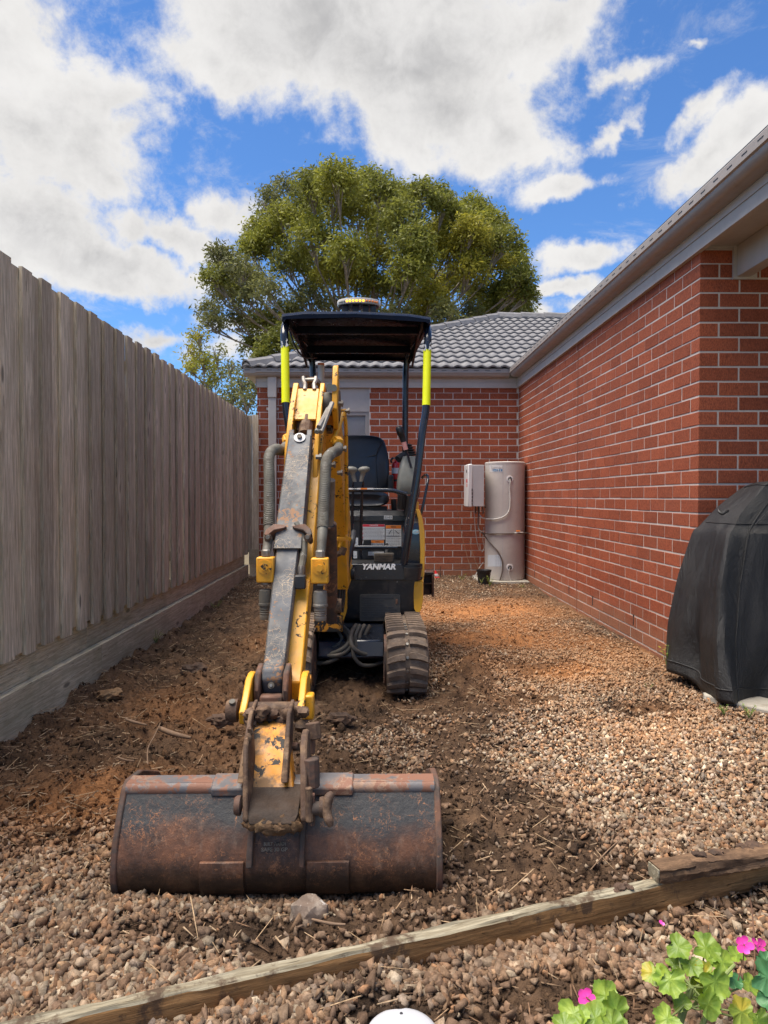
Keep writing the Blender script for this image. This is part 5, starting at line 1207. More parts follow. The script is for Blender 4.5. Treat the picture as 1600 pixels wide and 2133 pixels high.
# quick hitch
lpx, rpx = 511, 632
HI = []
for px, w_ in ((lpx, .014), (rpx, .019)):
    t0, t1 = at(px, 1536, 1.97), at(px - (1 if px < 560 else -1), 1716, 1.862); b = MB(); rings = []
    for f_, yb in ((0, 2.04), (.12, 2.07), (.5, 2.05), (.8, 1.97), (.95, 1.94), (1, 1.93)):
        p_ = t0.lerp(t1, f_); yf = p_.y + (.03 if f_ == 0 else 0) + (.008 if f_ == 1 else 0)
        rings.append([(p_.x - w_ / 2, yf, p_.z), (p_.x + w_ / 2, yf, p_.z), (p_.x + w_ / 2, yb, p_.z), (p_.x - w_ / 2, yb, p_.z)])
    b.loft(rings); HI.append(part(b, 'hitch_plate', 'mudsteel', bevel=.006))
q0, q1 = at(520, 1655, 1.93), at(620, 1717, 1.865)
b = MB(); b.loft([[(q0.x, 1.97, q0.z), (q1.x, 1.97, q0.z), (q1.x, 2.01, q0.z), (q0.x, 2.01, q0.z)], [(q0.x, 1.88, q1.z + .02), (q1.x, 1.88, q1.z + .02), (q1.x, 1.93, q1.z), (q0.x, 1.93, q1.z)], [(q0.x + .01, 1.865, q1.z), (q1.x - .01, 1.865, q1.z), (q1.x - .01, 1.93, q1.z - .004), (q0.x + .01, 1.93, q1.z - .004)]]); part(b, 'hitch_body', worn('shade_darkened_mud', (.035, .021, .013), .95, vary=.4, dust=(.11, .065, .035), dust_amt=.35, bmp=1.0, bscale=90), bevel=.004)  # mud colour darkened to stand in for shade inside the hitch recess
b = MB(); rr = random.Random(4)
for k in range(80):
    u, v_ = rr.random(), rr.random() ** .7; py = 1668 + 55 * v_; px = 522 + 96 * u; Yv = 1.955 - .085 * v_; b.blob(at(px, py, Yv), rr.uniform(.008, .02), 2, .35, 2, (1.2, .6, .9), k)
b.blob(at(575, 1722, 1.88), .026, 3, .3, 2, (1.5, .7, .8), 91); b.blob(at(590, 1712, 1.885), .022, 3, .3, 2, (1.2, .6, .9), 92)
o = part(b, 'clay_lump', worn('brown_clay', (.15, .080, .034), .9, vary=.5, dust=(.36, .22, .10), dust_amt=.5, bmp=1.0, bscale=120), smooth=True, angle=80); o['kind'] = 'stuff'
# hitch side fittings
b = MB(); b.lathe([(0, -.006), (.022, -.006), (.026, 0), (.026, .01), (0, .016)], tuple(at(494, 1678, 1.90)), 'x', 20, closed=False); part(b, 'pin_head', 'rust')
b = MB(); b.tube([at(646, 1660, 1.96), at(646, 1700, 1.93)], .001, 4); b = MB(); b.box(at(649, 1686, 1.885), (.018, .02, .084)); part(b, 'locking_block', 'rust', bevel=.003)
b = MB(); b.tube([at(651, 1684, 1.88), at(672, 1684, 1.88)], .018, 14); tb = part(b, 'locking_pin', 'rust')
b = MB(); b.lathe([(.0, -.008), (.025, -.008), (.027, 0), (.025, .006), (0, .008)], tuple(at(672, 1681, 1.88)), 'x', 18, closed=False); part(b, 'nut', 'mudsteel', tb)
b = MB(); b.tube([at(691, 1653, 1.88), at(685, 1662, 1.87), at(681, 1678, 1.865), at(681, 1694, 1.86), at(686, 1710, 1.85), at(690, 1722, 1.845)], [.009, .013, .013, .013, .012, .006], 10, smooth=4); part(b, 'wing_handle', 'mudsteel', tb, angle=60)
for (x0, y0, x1, y1, Y, r_, mt) in ((651, 1505, 655, 1540, 2.1, .022, 'mudsteel'), (650, 1520, 648, 1570, 2.12, .012, 'rust'), (648, 1580, 650, 1640, 1.95, .022, 'rust'), (655, 1575, 657, 1615, 2.03, .013, 'rust'), (643, 1640, 645, 1712, 1.875, .010, 'mudsteel'), (604, 1555, 622, 1555, 2.12, .012, 'rust')):
    b = MB(); b.tube([at(x0, y0, Y), at(x1, y1, Y - .01)], r_, 10); part(b, 'linkage_fitting', mt, bevel=.003)

# bucket ----------------------------------------------------------------------
M['bucket'] = None
m, t, bs = new_mat('worn_bucket_steel')
co = t.vmath('SUBTRACT', t.n('ShaderNodeNewGeometry').outputs['Position'], (-.26, 2.1, .115)); sx = t.n('ShaderNodeSeparateXYZ', i_0=co)
zz = t.math('ADD', t.math('SUBTRACT', sx.outputs[2], .025), t.math('MULTIPLY', t.math('SUBTRACT', t.noise(co, 5, 6, .65), .5), .22))
paint = t.mix(t.noise(co, 12, 5, .6), (.018, .019, .020), (.052, .050, .049))
rust = t.mix(t.ramp(t.noise(co, 14, 8, .7), .3, .7), (.048, .027, .018), (.165, .070, .035))
rust = t.mix(t.ramp(t.noise(t.mapping(co, scale=(1, 1, .3)), 40, 6, .7), .5, .75, 0, .6), rust, (.24, .15, .10))
low = t.mix(t.ramp(t.noise(co, 10, 8, .7), .4, .7), (.028, .017, .011), (.075, .042, .022))
c = t.mix(t.ramp(zz, .0, -.05, 0, 1), paint, rust)
nd = t.nt.nodes.new('ShaderNodeMapRange'); nd.interpolation_type = 'SMOOTHSTEP'; t.put(nd.inputs[0], zz); nd.inputs[1].default_value = -.025; nd.inputs[2].default_value = .045; nd.inputs[3].default_value = 1; nd.inputs[4].default_value = 0
c = t.mix(nd.outputs[0], paint, rust)
nd = t.nt.nodes.new('ShaderNodeMapRange'); nd.interpolation_type = 'SMOOTHSTEP'; t.put(nd.inputs[0], zz); nd.inputs[1].default_value = -.13; nd.inputs[2].default_value = -.05; nd.inputs[3].default_value = 1; nd.inputs[4].default_value = 0
c = t.mix(nd.outputs[0], c, low)
wv = t.vmath('ADD', co, t.vmath('SCALE', t.noise(co, 22, 4, .6, out=1))); wv.node.inputs[1].links[0].from_node.inputs[3].default_value = .11
acc = None
brk = t.ramp(t.noise(co, 55, 5, .7), .42, .58)
for sc_, rt, th in ((11, (0, .4, .2), .022), (27, (0, 1.1, .3), .030), (60, (0, .7, .9), .04)):
    vo = t.n('ShaderNodeTexVoronoi', feature='DISTANCE_TO_EDGE'); t.put(vo.inputs['Vector'], t.mapping(wv, rot=rt, scale=(1, .4, 1))); vo.inputs['Scale'].default_value = sc_
    e = t.ramp(vo.outputs['Distance'], 0, th, 1, 0); msk = t.ramp(t.noise(t.mapping(co, loc=(sc_, 0, 3)), 8, 4, .6), .45, .6); e = t.math('MULTIPLY', t.math('MULTIPLY', e, msk), brk); acc = e if acc is None else t.math('MAXIMUM', acc, e)
band = t.ramp(t.math('ABSOLUTE', t.math('SUBTRACT', sx.outputs[2], .02)), .06, .12, 1, .25)
c = t.mix(t.math('MULTIPLY', t.math('MULTIPLY', acc, band), 1.0), c, (.36, .15, .062))
sp_ = t.ramp(t.noise(co, 130, 4, .7), .68, .76, 0, .6); c = t.mix(sp_, c, (.36, .25, .18))
t.put(bs.inputs['Base Color'], c); bs.inputs['Roughness'].default_value = .52; bs.inputs['Metallic'].default_value = .25
bump(t, bs, t.noise(co, 45, 8, .7), .5, .006); M['bucket'] = m
BX0, BX1 = at(240, 1750, 1.93).x, at(914, 1750, 1.93).x
outer = [(2.000, .240), (1.985, .218), (1.965, .187), (1.945, .155), (1.928, .12), (1.914, .08), (1.910, .040), (1.922, -.005), (1.96, -.035), (2.08, -.05), (2.2, -.05), (2.34, -.045), (2.46, -.03)]
inner = [(y_ + .012 * (1 if y_ < 2.1 else 0), z_ + .012) for y_, z_ in reversed(outer)]
b = MB(); n = len(outer); K = 24
o_, _ = catmull([Vector((0, y_, z_)) for y_, z_ in outer], 1, 3); i_ = [Vector((0, p_.y + .010 * max(0, min(1, (p_.z + .03) * 12)), p_.z + .010 * (1 if p_.y > 1.95 and p_.z < .05 else .3))) for p_ in reversed(o_)]
loop = o_ + i_
b.loft([[Vector((x_, p_.y, p_.z)) for p_ in loop] for x_ in (BX0 + .004, BX1 - .004)])
buck = part(b, 'bucket', 'bucket', angle=35)
for x_ in (BX0, BX1):
    b = MB(); po = [(p_.y, p_.z) for p_ in o_]; cyy, czz = 2.2, .09
    po = [(cyy + (y_ - cyy) * 1.018 if y_ < 2.3 else y_, z_ + (.004 if z_ > .1 else -.003)) for y_, z_ in po] + [(2.44, .05), (2.30, .18), (2.14, .245), (2.03, .260)]
    b.prism(po, x_ - .008, x_ + .010, 'x'); part(b, 'side_plate', 'rust', buck, bevel=.004)
b = MB(); b.tube([(BX0 + .006, 2.012, .240), (BX1 - .006, 2.012, .240)], .020, 14); b.box2((BX0 + .006, 2.005, .231), (BX1 - .006, 2.06, .259)); part(b, 'top_lip', 'bucket_top', buck, angle=40)
b = MB(); b.loft([[(x_, 1.985, .226), (x_, 1.983, .248), (x_, 2.01, .2655), (x_, 2.055, .267), (x_, 2.055, .236)] for x_ in (at(440, 1, 2.04).x, at(520, 1, 2.04).x)]); part(b, 'lip_doubler', 'bucket_top', buck, bevel=.004); b = MB(); b.loft([[(x_, 1.985, .226), (x_, 1.983, .248), (x_, 2.01, .2655), (x_, 2.055, .267), (x_, 2.055, .236)] for x_ in (at(625, 1, 2.04).x, at(735, 1, 2.04).x)]); part(b, 'lip_doubler', 'bucket_top', buck, bevel=.004)
def wearpad(x0, x1, name='wear_pad', i0=17, i1=24, off=.008):
    a, c_ = at(x0, 1790, 1.93).x, at(x1, 1790, 1.93).x; rings = []
    b = MB()
    sect = [Vector((0, p_.y, p_.z)) for p_ in o_[i0 - 5:i1 + 1]]
    outp = [p_ + Vector((0, -off, -.001)) for p_ in sect]
    lp = sect + outp[::-1]
    b.loft([[Vector((x_, p_.y, p_.z)) for p_ in lp] for x_ in (a, c_)]); return part(b, name, 'bucket', buck, bevel=.002)
wearpad(419, 511, i0=20, i1=22, off=.009); wearpad(640, 728, i0=20, i1=22, off=.009)
for x0, x1 in ((513, 526), (623, 634)):
    a, c_ = at(x0, 1750, 1.9).x, at(x1, 1750, 1.9).x; b = MB()
    sect = [p_ for p_ in o_[2:17]]; lp = sect + [p_ + Vector((0, -.022, .004)) for p_ in reversed(sect)]
    b.loft([[Vector((x_, p_.y, p_.z)) for p_ in lp] for x_ in (a, c_)]); part(b, 'mounting_rib', 'rust', buck, bevel=.003)
M['stencil'] = worn('worn_stencil', (.24, .18, .12), .6, chip=(.02, .02, .02), chip_amt=.9, chip_scale=120, bmp=0)
for body_, px, py, wd, sz in (('BUILT TOUGH', 573, 1759, .060, .012), ('SAFE 30 GP', 572, 1767, .072, .013)):
    q_ = at(px, py, 1.93); i = min(range(len(o_)), key=lambda k: abs(o_[k].z - q_.z) + (9 if k > 22 else 0)); tt = (o_[i + 1] - o_[i - 1]).normalized(); an = math.atan2(-tt.z, -tt.y) if False else math.atan2(abs(tt.z), tt.y * -1)
    text_mesh('stencil_lettering', body_, sz, M['stencil'], buck, (at(px, py, o_[i].y).x, o_[i].y - .0035, o_[i].z), rot=(R(90) - (math.pi / 2 - an if an < math.pi / 2 else 0) * 1.0, 0, 0), width=wd, bold=.0003)
# coiled hoses under the body ---------------------------------------------------
def hz(pts, r_=.0125, mt='hose_dark', Y=4.02):
    b = MB(); b.tube([at(px, py, Y + dy) for px, py, dy in pts], r_, 10, smooth=5); part(b, 'hydraulic_hose', mt, angle=60)
hz([(706, 1305, .1), (722, 1318, .05), (727, 1335, 0), (716, 1350, -.02), (690, 1362, 0), (655, 1370, .05)])
hz([(712, 1303, .1), (730, 1322, .02), (731, 1345, -.01), (712, 1362, -.02), (680, 1366, 0), (652, 1362, .05)])
hz([(700, 1310, .1), (712, 1330, .05), (700, 1345, .02), (675, 1352, .03), (652, 1355, .06)], .010)
hz([(718, 1360, .02), (700, 1372, 0), (680, 1380, 0), (655, 1381, .03)])
hz([(742, 1302, .1), (732, 1318, .03), (731, 1338, -.02), (742, 1355, -.03), (765, 1364, 0), (800, 1366, .05)], mt='hose_dark')
hz([(750, 1302, .1), (740, 1325, .05), (745, 1350, .02), (765, 1366, .02), (800, 1376, .05)])
hz([(760, 1302, .12), (750, 1320, .08), (750, 1345, .04), (768, 1360, .04), (800, 1362, .08)])
hz([(735, 1345, -.02), (738, 1368, -.03), (752, 1384, -.02), (775, 1386, 0), (800, 1378, .04)], .011)
hz([(772, 1302, .12), (758, 1330, .1), (760, 1350, .08)])
# ------------------------------------------------------------------ things round the yard
def put(b, name, mat, parent, bevel=0.0, smooth=True, angle=35): return part(b, name, mat, parent, bevel, smooth, angle)
def gz(x, y): return float(height(np.array([x]), np.array([y]))[0])
# fire extinguisher
q = at(824.5, 990, 5.15)
fe = thing('fire_extinguisher', 'small red fire extinguisher strapped beside the black excavator seat', 'fire extinguisher', (q.x, q.y, q.z - .1))
b = MB(); b.lathe([(.0, -.11), (.026, -.108), (.03, -.10), (.03, .07), (.027, .088), (.016, .100), (.010, .104), (.010, .115), (0, .116)], tuple(q), 'z', 20, closed=False); put(b, 'cylinder', 'red', fe)
b = MB(); b.lathe([(.0305, .012), (.0305, .052)], tuple(q), 'z', 20, closed=False); b.f = [f for i, f in enumerate(b.f) if 10 <= i <= 19]; put(b, 'label', 'white', fe)
b = MB(); b.lathe([(.0315, -.045), (.0315, -.03)], tuple(q), 'z', 20); b.box((q.x, q.y + .04, q.z - .02), (.03, .02, .16)); put(b, 'bracket_strap', 'black', fe)
b = MB(); b.box((q.x - .004, q.y, q.z + .125), (.045, .014, .012)); b.tube([(q.x, q.y, q.z + .10), (q.x, q.y, q.z + .13)], .008, 8); put(b, 'valve', 'zinc', fe)
b = MB(); b.tube([(q.x - .02, q.y, q.z + .125), (q.x - .034, q.y - .005, q.z + .11), (q.x - .03, q.y - .005, q.z + .09)], .008, 8, smooth=3); put(b, 'nozzle', 'black', fe)

# water heater ------------------------------------------------------------
TX, TYc, TRr = 1.655, 8.82, .248
slab = thing('concrete_slab', 'low weathered concrete slab carrying the water tank in the house corner', 'slab', (1.6, 8.85, 0))
b = MB(); b.box2((1.30, 8.50, -.06), (1.90, 9.22, .055)); put(b, 'slab', 'concrete', slab, bevel=.008)
tank = thing('water_tank', 'tall pale cylindrical hot water storage tank in the brick corner', 'water heater', (TX, TYc, .055))
tz1 = at(1054, 962, TYc - TRr).z
b = MB(); b.lathe([(.235, .056), (TRr - .004, .060), (TRr, .075), (TRr, tz1 - .018), (TRr - .004, tz1 - .014)], (TX, TYc, 0), 'z', 56); tb_ = put(b, 'tank_shell', 'tank', tank, angle=40)
b = MB(); b.lathe([(TRr + .002, tz1 - .022), (TRr + .003, tz1 - .002), (TRr - .01, tz1 + .006), (.1, tz1 + .014), (0, tz1 + .016)], (TX, TYc, 0), 'z', 56, closed=False); put(b, 'lid', 'tank', tank, angle=40)
def on_tank(px, py, out=0.0):
    """where the sight line meets the shell"""
    d = at(px, py, 1.0) - Vector((0, 0, CAM_Z)); o_ = Vector((0, 0, CAM_Z)); r_ = TRr + out
    a_ = d.x ** 2 + d.y ** 2; b_ = -2 * (d.x * TX + d.y * TYc); c_ = TX ** 2 + TYc ** 2 - r_ * r_
    disc_ = max(0, b_ * b_ - 4 * a_ * c_); t_ = (-b_ - math.sqrt(disc_)) / (2 * a_); return o_ + d * t_
p = on_tank(1047.5, 1000); b = MB(); b.box2((p.x - .0015, p.y - .002, .08), (p.x + .0015, p.y + .004, tz1 - .02)); put(b, 'seam', 'unit_side', tb_, smooth=False)
def curved_label(x0, y0, x1, y1, mat, name, parent):
    b = MB(); n = 6; g = [[on_tank(x0 + (x1 - x0) * i / n, yy, .0015) for i in range(n + 1)] for yy in (y0, y1)]
    b.add(g[0] + g[1], [(i, i + 1, n + 2 + i, n + 1 + i) for i in range(n)]); return part(b, name, mat, parent, smooth=True)
lb = curved_label(1020, 969.5, 1047, 983.5, 'unit', 'maker_label', tank); l2 = curved_label(1026.5, 977, 1046.5, 982, 'blue_dark', 'label_band', lb)
p = on_tank(1033, 973, .003); text_mesh('lettering', 'Rinnai', .05, M['tank'], lb, (p.x, p.y, p.z), rot=(R(90), 0, R(-34)), width=.14, bold=.0006)
p = on_tank(1036.5, 979.5, .004); text_mesh('lettering', 'HOTFLO', .02, M['text_white'], lb, (p.x, p.y, p.z), rot=(R(90), 0, R(-30)), width=.10)
curved_label(1016, 1156, 1045, 1180, worn('pale_blue_label', (.50, .52, .55), .4, bmp=0, vary=.03), 'rating_label', tank)
b = MB(); 
for k in range(7):
    for x_ in (1033.5, 1038, 1042):
        p = on_tank(x_, 1158.5 + k * 3, .002); b.box(p, (.014, .001, .003), Euler((0, 0, R(-32))))
o = part(b, 'printed_text', worn('faint_ink', (.30, .32, .36), .5, bmp=0), tank, smooth=False); o['kind'] = 'stuff'
for px, py in ((1062.5, 998), (1062, 1182)):
    c_ = on_tank(px, py); nrm = Vector((c_.x - TX, c_.y - TYc, 0)).normalized()
    disc(c_ - nrm * .01, .042, .016, 24, 'port_cover', 'unit', tank, nrm, bev=.003); disc(c_ + nrm * .006, .024, .002, 20, 'port_hole', 'ink', tank, nrm); disc(c_ + nrm * .007, .012, .022, 10, 'port_fitting', 'zinc', tank, nrm)
c_ = on_tank(1062.5, 1000); 
b = MB(); b.tube([on_tank(1062.5, 998, .025), on_tank(1063, 1008, .03), on_tank(1062, 1020, .02), on_tank(1063, 1045, .02), on_tank(1060, 1065, .02), on_tank(1048, 1077, .02), on_tank(1030, 1081.5, .025), on_tank(1014, 1081, .03), at(1003, 1078, 8.62), at(999, 1072, 8.68)], .0085, 8, smooth=5); put(b, 'flow_pipe', 'pipe_white', tank)
b = MB(); b.tube([at(998, 1060, 8.7), at(996, 1085, 8.68), at(997, 1100, 8.66), at(1003, 1109, 8.62), on_tank(1014, 1111.5, .03), on_tank(1040, 1111.5, .02), on_tank(1075, 1111, .02), on_tank(1093, 1110.5, .04), at(1105, 1110, 8.72), at(1110, 1108, 8.62), at(1110, 1098, 8.6)], .0085, 8, smooth=5); put(b, 'lagged_pipe', 'copper', tank)
b = MB(); b.tube([at(1004, 1108, 8.62), on_tank(1013, 1121, .03), on_tank(1028, 1138, .02), on_tank(1038, 1150, .02), on_tank(1046, 1168, .02), on_tank(1047, 1185, .02), on_tank(1044, 1200, .02), on_tank(1040, 1213, .02)], .0085, 8, smooth=5); put(b, 'drain_hose', 'copper', tank)
b = MB(); b.tube([on_tank(1072, 1110.5, .022), on_tank(1089, 1110, .03)], .012, 8); vl = put(b, 'valve_body', 'pipe_white', tank); p = on_tank(1079.5, 1106, .03); b = MB(); b.box(p, (.05, .012, .018)); put(b, 'valve_handle', 'orange', vl, bevel=.003)
b = MB(); b.tube([on_tank(1061.5, 1183, .03), on_tank(1060, 1195, .03), on_tank(1063, 1207, .03), on_tank(1065, 1218, .06), on_tank(1070, 1222, .1), on_tank(1077, 1220, .08), on_tank(1078, 1214, .05), on_tank(1073, 1215, .04), on_tank(1072, 1222, .07)], .0035, 6, smooth=5); put(b, 'relief_tube', 'pipe_white', tank)
# heater unit
ux0, ux1, uy0, uy1 = at(987, 1, 8.55).x, at(1011.5, 1, 8.55).x, 8.55, 8.93
uz1, uz0 = at(1000, 968.5, 8.55).z, at(1000, 1055, 8.55).z
unit = thing('gas_heater', 'white wall mounted gas heater box beside the pale water tank', 'gas heater', ((ux0 + ux1) / 2, 8.75, uz0))
b = MB(); b.box2((ux0, uy0, uz0), (ux1, uy1, uz1)); put(b, 'casing', 'unit_side', unit, bevel=.004)
b = MB(); b.box2((ux0 - .055, uy0 - .008, uz0 - .008), (ux0 - .001, uy1 + .005, uz1 + .012)); fc_ = put(b, 'front_cover', 'unit', unit, bevel=.012)
b = MB(); b.box((ux0 - .056, uy0 + .12, uz1 - .07), (.004, .05, .035)); put(b, 'vent', 'ink', fc_, smooth=False)
for k in range(5):
    b = MB(); b.box((ux0 - .006, uy0 - .0085, uz0 + .03 + k * .042), (.010, .003, .034)); put(b, 'louvre', 'ink', fc_, smooth=False)
b = MB(); b.box((ux0 - .0565, uy0 + .10, uz1 - .19), (.002, .09, .045)); put(b, 'warning_sticker', 'danger_red', fc_, smooth=False)
b = MB(); b.box((ux0 - .0565, uy0 + .10, uz1 - .245), (.002, .09, .04)); put(b, 'rating_sticker', 'pink', fc_, smooth=False)
for k, (px, pb, r_) in enumerate(((991, 1068, .010), (997, 1066, .014), (1005, 1068, .010), (1010, 1056, .012))):
    b = MB(); b.tube([at(px, 1054, 8.75), at(px + (2 if k == 2 else 0), pb, 8.72), at(px + 1, pb + 1, 8.7)], r_, 8); put(b, 'pipe_stub', 'copper', unit)
b = MB(); b.tube([at(987, 1056, 8.72), at(989, 1085, 8.72), at(991, 1110, 8.75), at(995, 1135, 8.8), at(998, 1145, 8.9)], .004, 6, smooth=4); put(b, 'cable', 'pipe_white', unit)
b = MB(); b.tube([at(1008, 1098, 9.0), at(1006, 1125, 9.0), at(1009, 1140, 9.0), at(1004, 1150, 9.0)], .004, 6, smooth=4); b2 = put(b, 'cable', 'pipe_white', unit)
b = MB(); b.tube([at(1007, 1171, 9.1), at(998, 1184, 9.1), at(990, 1200, 9.0), at(985, 1212, 8.9)], .005, 6, smooth=4); put(b, 'cable', 'pipe_white', unit)
# pot
pc = at(1008, 1219, 8.42); pz = gz(pc.x, 8.42)
pot = thing('plant_pot', 'empty black plastic plant pot standing on gravel against the pale tank', 'pot', (pc.x, 8.42, pc.z))
H_ = at(1008, 1187, 8.42).z - pc.z
b = MB(); b.lathe([(.0, 0), (.062, 0), (.066, .005), (.082, H_ - .03), (.084, H_ - .022), (.089, H_ - .02), (.092, H_), (.088, H_), (.080, H_ - .02), (.06, .01), (0, .01)], (pc.x, 8.42, pc.z), 'z', 28, closed=False); put(b, 'pot_body', 'black', pot, angle=30)
# small ornament by the back wall
q = at(913, 1211, 8.95)
orn = thing('garden_ornament', 'tiny red and white garden ornament leaning by the back brick wall', 'ornament', tuple(q))
for (pr, mt, nm) in (([(.0, 0), (.034, 0), (.038, .012), (.034, .05), (.026, .062), (0, .064)], 'red', 'body'), ([(.0, .0635), (.024, .0635), (.028, .078), (.023, .098), (0, .1)], 'text_white', 'head'), ([(.0, .099), (.022, .099), (.014, .118), (.006, .14), (0, .143)], 'red', 'hat')):
    b = MB(); b.lathe(pr, (0, 0, 0), 'z', 14, closed=False); b.v = [(x_ + q.x - z_ * .28, y_ + q.y, z_ + q.z) for x_, y_, z_ in b.v]; put(b, nm, mt, orn)
b = MB(); b.lathe([(.0375, .02), (.037, .03)], (0, 0, 0), 'z', 14); b.v = [(x_ * 1.02 + q.x - z_ * .28, y_ * 1.02 + q.y, z_ + q.z) for x_, y_, z_ in b.v]; put(b, 'belt', 'unit', orn)
b = MB(); q2 = at(917.5, 1204, 9.0); b.tube([q2, at(917.5, 1180, 9.0)], .005, 6); o = b.build('metal_stake', M['rust']); tag(o, 'thin dark stake upright behind the red and white ornament', 'stake')
# crushed can / bag by slab
b = MB(); q = at(1028, 1236, 8.05); b.blob(q, .045, 3, .35, 2.2, (1.3, .7, .55), 5); o = b.build('plastic_bag', M['text_white'], smooth=True, angle=60); tag(o, 'crumpled white plastic scrap on gravel before the concrete slab', 'plastic scrap')
# large clod
def lump(px, py, Y, r_, sc, seed, name, lab, cat, mat, amp=.18):
    q = at(px, py, Y); b = MB(); b.blob(q, r_, 3, amp, 1.7, sc, seed); o = b.build(name, mat, smooth=True, angle=28); tag(o, lab, cat, 'clods of earth on the ground' if cat == 'clod' else None); return o
clodm = worn('ochre_clod', (.20, .11, .05), .9, vary=.4, dust=(.32, .20, .10), dust_amt=.5, bmp=.9, bscale=80)
darkclod = worn('dark_clod', (.07, .04, .025), .95, vary=.4, dust=(.16, .09, .05), dust_amt=.5, bmp=.9, bscale=80)
quartz = worn('grey_speckled_rock', (.14, .10, .075), .85, vary=.35, dust=(.30, .25, .20), dust_amt=.6, chip=(.46, .42, .38), chip_amt=.9, chip_scale=28, bmp=.8)
lump(988, 1320, 5.55, .052, (1.15, .8, .55), 3, 'earth_clod', 'pointed brown clod of earth alone on gravel behind the right track', 'clod', clodm)
lump(645, 1900, 1.79, .046, (1.0, .8, .85), 8, 'rock', 'large grey speckled rock lying just in front of the bucket', 'rock', quartz, .14)
lump(402, 1398, 4.15, .06, (1.2, .9, .7), 11, 'earth_clod', 'dark round clod of earth left of the excavator arm', 'clod', darkclod, .3)
lump(230, 1446, 3.75, .05, (1.3, .9, .55), 12, 'earth_clod', 'flattish brown clod of earth lying nearest the fence plinth', 'clod', clodm, .25)
lump(462, 1500, 3.2, .045, (1.2, .9, .6), 13, 'earth_clod', 'dark clod of earth just left of the arm linkage', 'clod', darkclod, .3)
lump(712, 1497, 3.25, .045, (1.3, .8, .6), 14, 'earth_clod', 'long dark clod of earth just right of the arm linkage', 'clod', darkclod, .25)
# sticks
def stick(pts, r_, lab, name='stick'):
    b = MB(); b.tube([at(*p_) for p_ in pts], r_, 7, smooth=4); o = b.build(name, M['twig'], smooth=True, angle=60); tag(o, lab, 'stick', 'sticks and stalks lying about the yard')
stick([(333, 1517, 2.9), (355, 1526, 2.86), (380, 1533, 2.84), (398, 1537, 2.83)], [.010, .011, .009, .006], 'thick pale broken stick lying on soil between fence and bucket')
stick([(262, 1498, 3.2), (280, 1504, 3.18), (306, 1510, 3.15)], [.006, .007, .004], 'short thin stick on the soil up and left of the thick pale stick')
stick([(334, 1506, 2.9), (322, 1532, 2.8), (308, 1560, 2.66), (308, 1592, 2.55)], [.002, .0025, .0025, .002], 'long curved root standing up out of the bare soil')
stick([(246, 1578, 2.7), (262, 1583, 2.69), (280, 1585, 2.68)], [.004, .004, .003], 'short pale splinter on the soil above the bucket left end')
stick([(650, 1915, 1.72), (690, 1924, 1.70), (720, 1926, 1.69)], [.003, .004, .003], 'thin dark twig beside the speckled rock')
stick([(640, 2020, 1.6), (655, 1990, 1.62), (672, 1972, 1.63)], [.0015, .002, .0015], 'pale straw stalk leaning on gravel above the long timber')
stick([(1230, 1812, 1.98), (1262, 1776, 2.05), (1290, 1750, 2.12)], [.0015, .002, .0015], 'pale straw stalk on gravel up and left of the short timber')
stick([(1480, 1900, 1.78), (1500, 1925, 1.73), (1512, 1950, 1.69)], [.002, .0025, .0015], 'tan straw stalk on gravel just below the right timber end')

# covered barbecue ----------------------------------------------------------
m, t, bs = new_mat('black_cover_fabric'); co = t.n('ShaderNodeTexCoord').outputs['Object']
n_ = t.noise(co, 3, 5, .6); t.put(bs.inputs['Base Color'], t.mix(t.ramp(n_, .35, .7), (.008, .008, .009), (.019, .0185, .018))); bs.inputs['Roughness'].default_value = .48
bump(t, bs, t.math('ADD', t.math('MULTIPLY', t.noise(t.mapping(co, scale=(1, 1, .4)), 7, 4, .6, 1.0), 5), t.noise(co, 300, 2, .5)), .5, .012); M['cover'] = m
bq = thing('covered_barbecue', 'barbecue under a creased black fabric cover in front of brick corner', 'barbecue cover', (2.25, 3.75, .06))
NU = 150; rings = []
def prof_left(z): return float(np.interp(z, [0, .06, .35, .62, .88, .92, 1.02, 1.12, 1.15], [1.735, 1.725, 1.725, 1.765, 1.83, 1.87, 1.975, 2.085, 2.13]))
def prof_front(z): return float(np.interp(z, [0, .06, .4, .88, .93, 1.02, 1.12, 1.15], [3.50, 3.485, 3.52, 3.60, 3.63, 3.68, 3.73, 3.76]))
zs = [.055, .075, .12] + list(np.linspace(.17, .86, 22)) + [.885, .905, .93, .96, .99, 1.02, 1.05, 1.08, 1.105, 1.12, 1.13, 1.136]
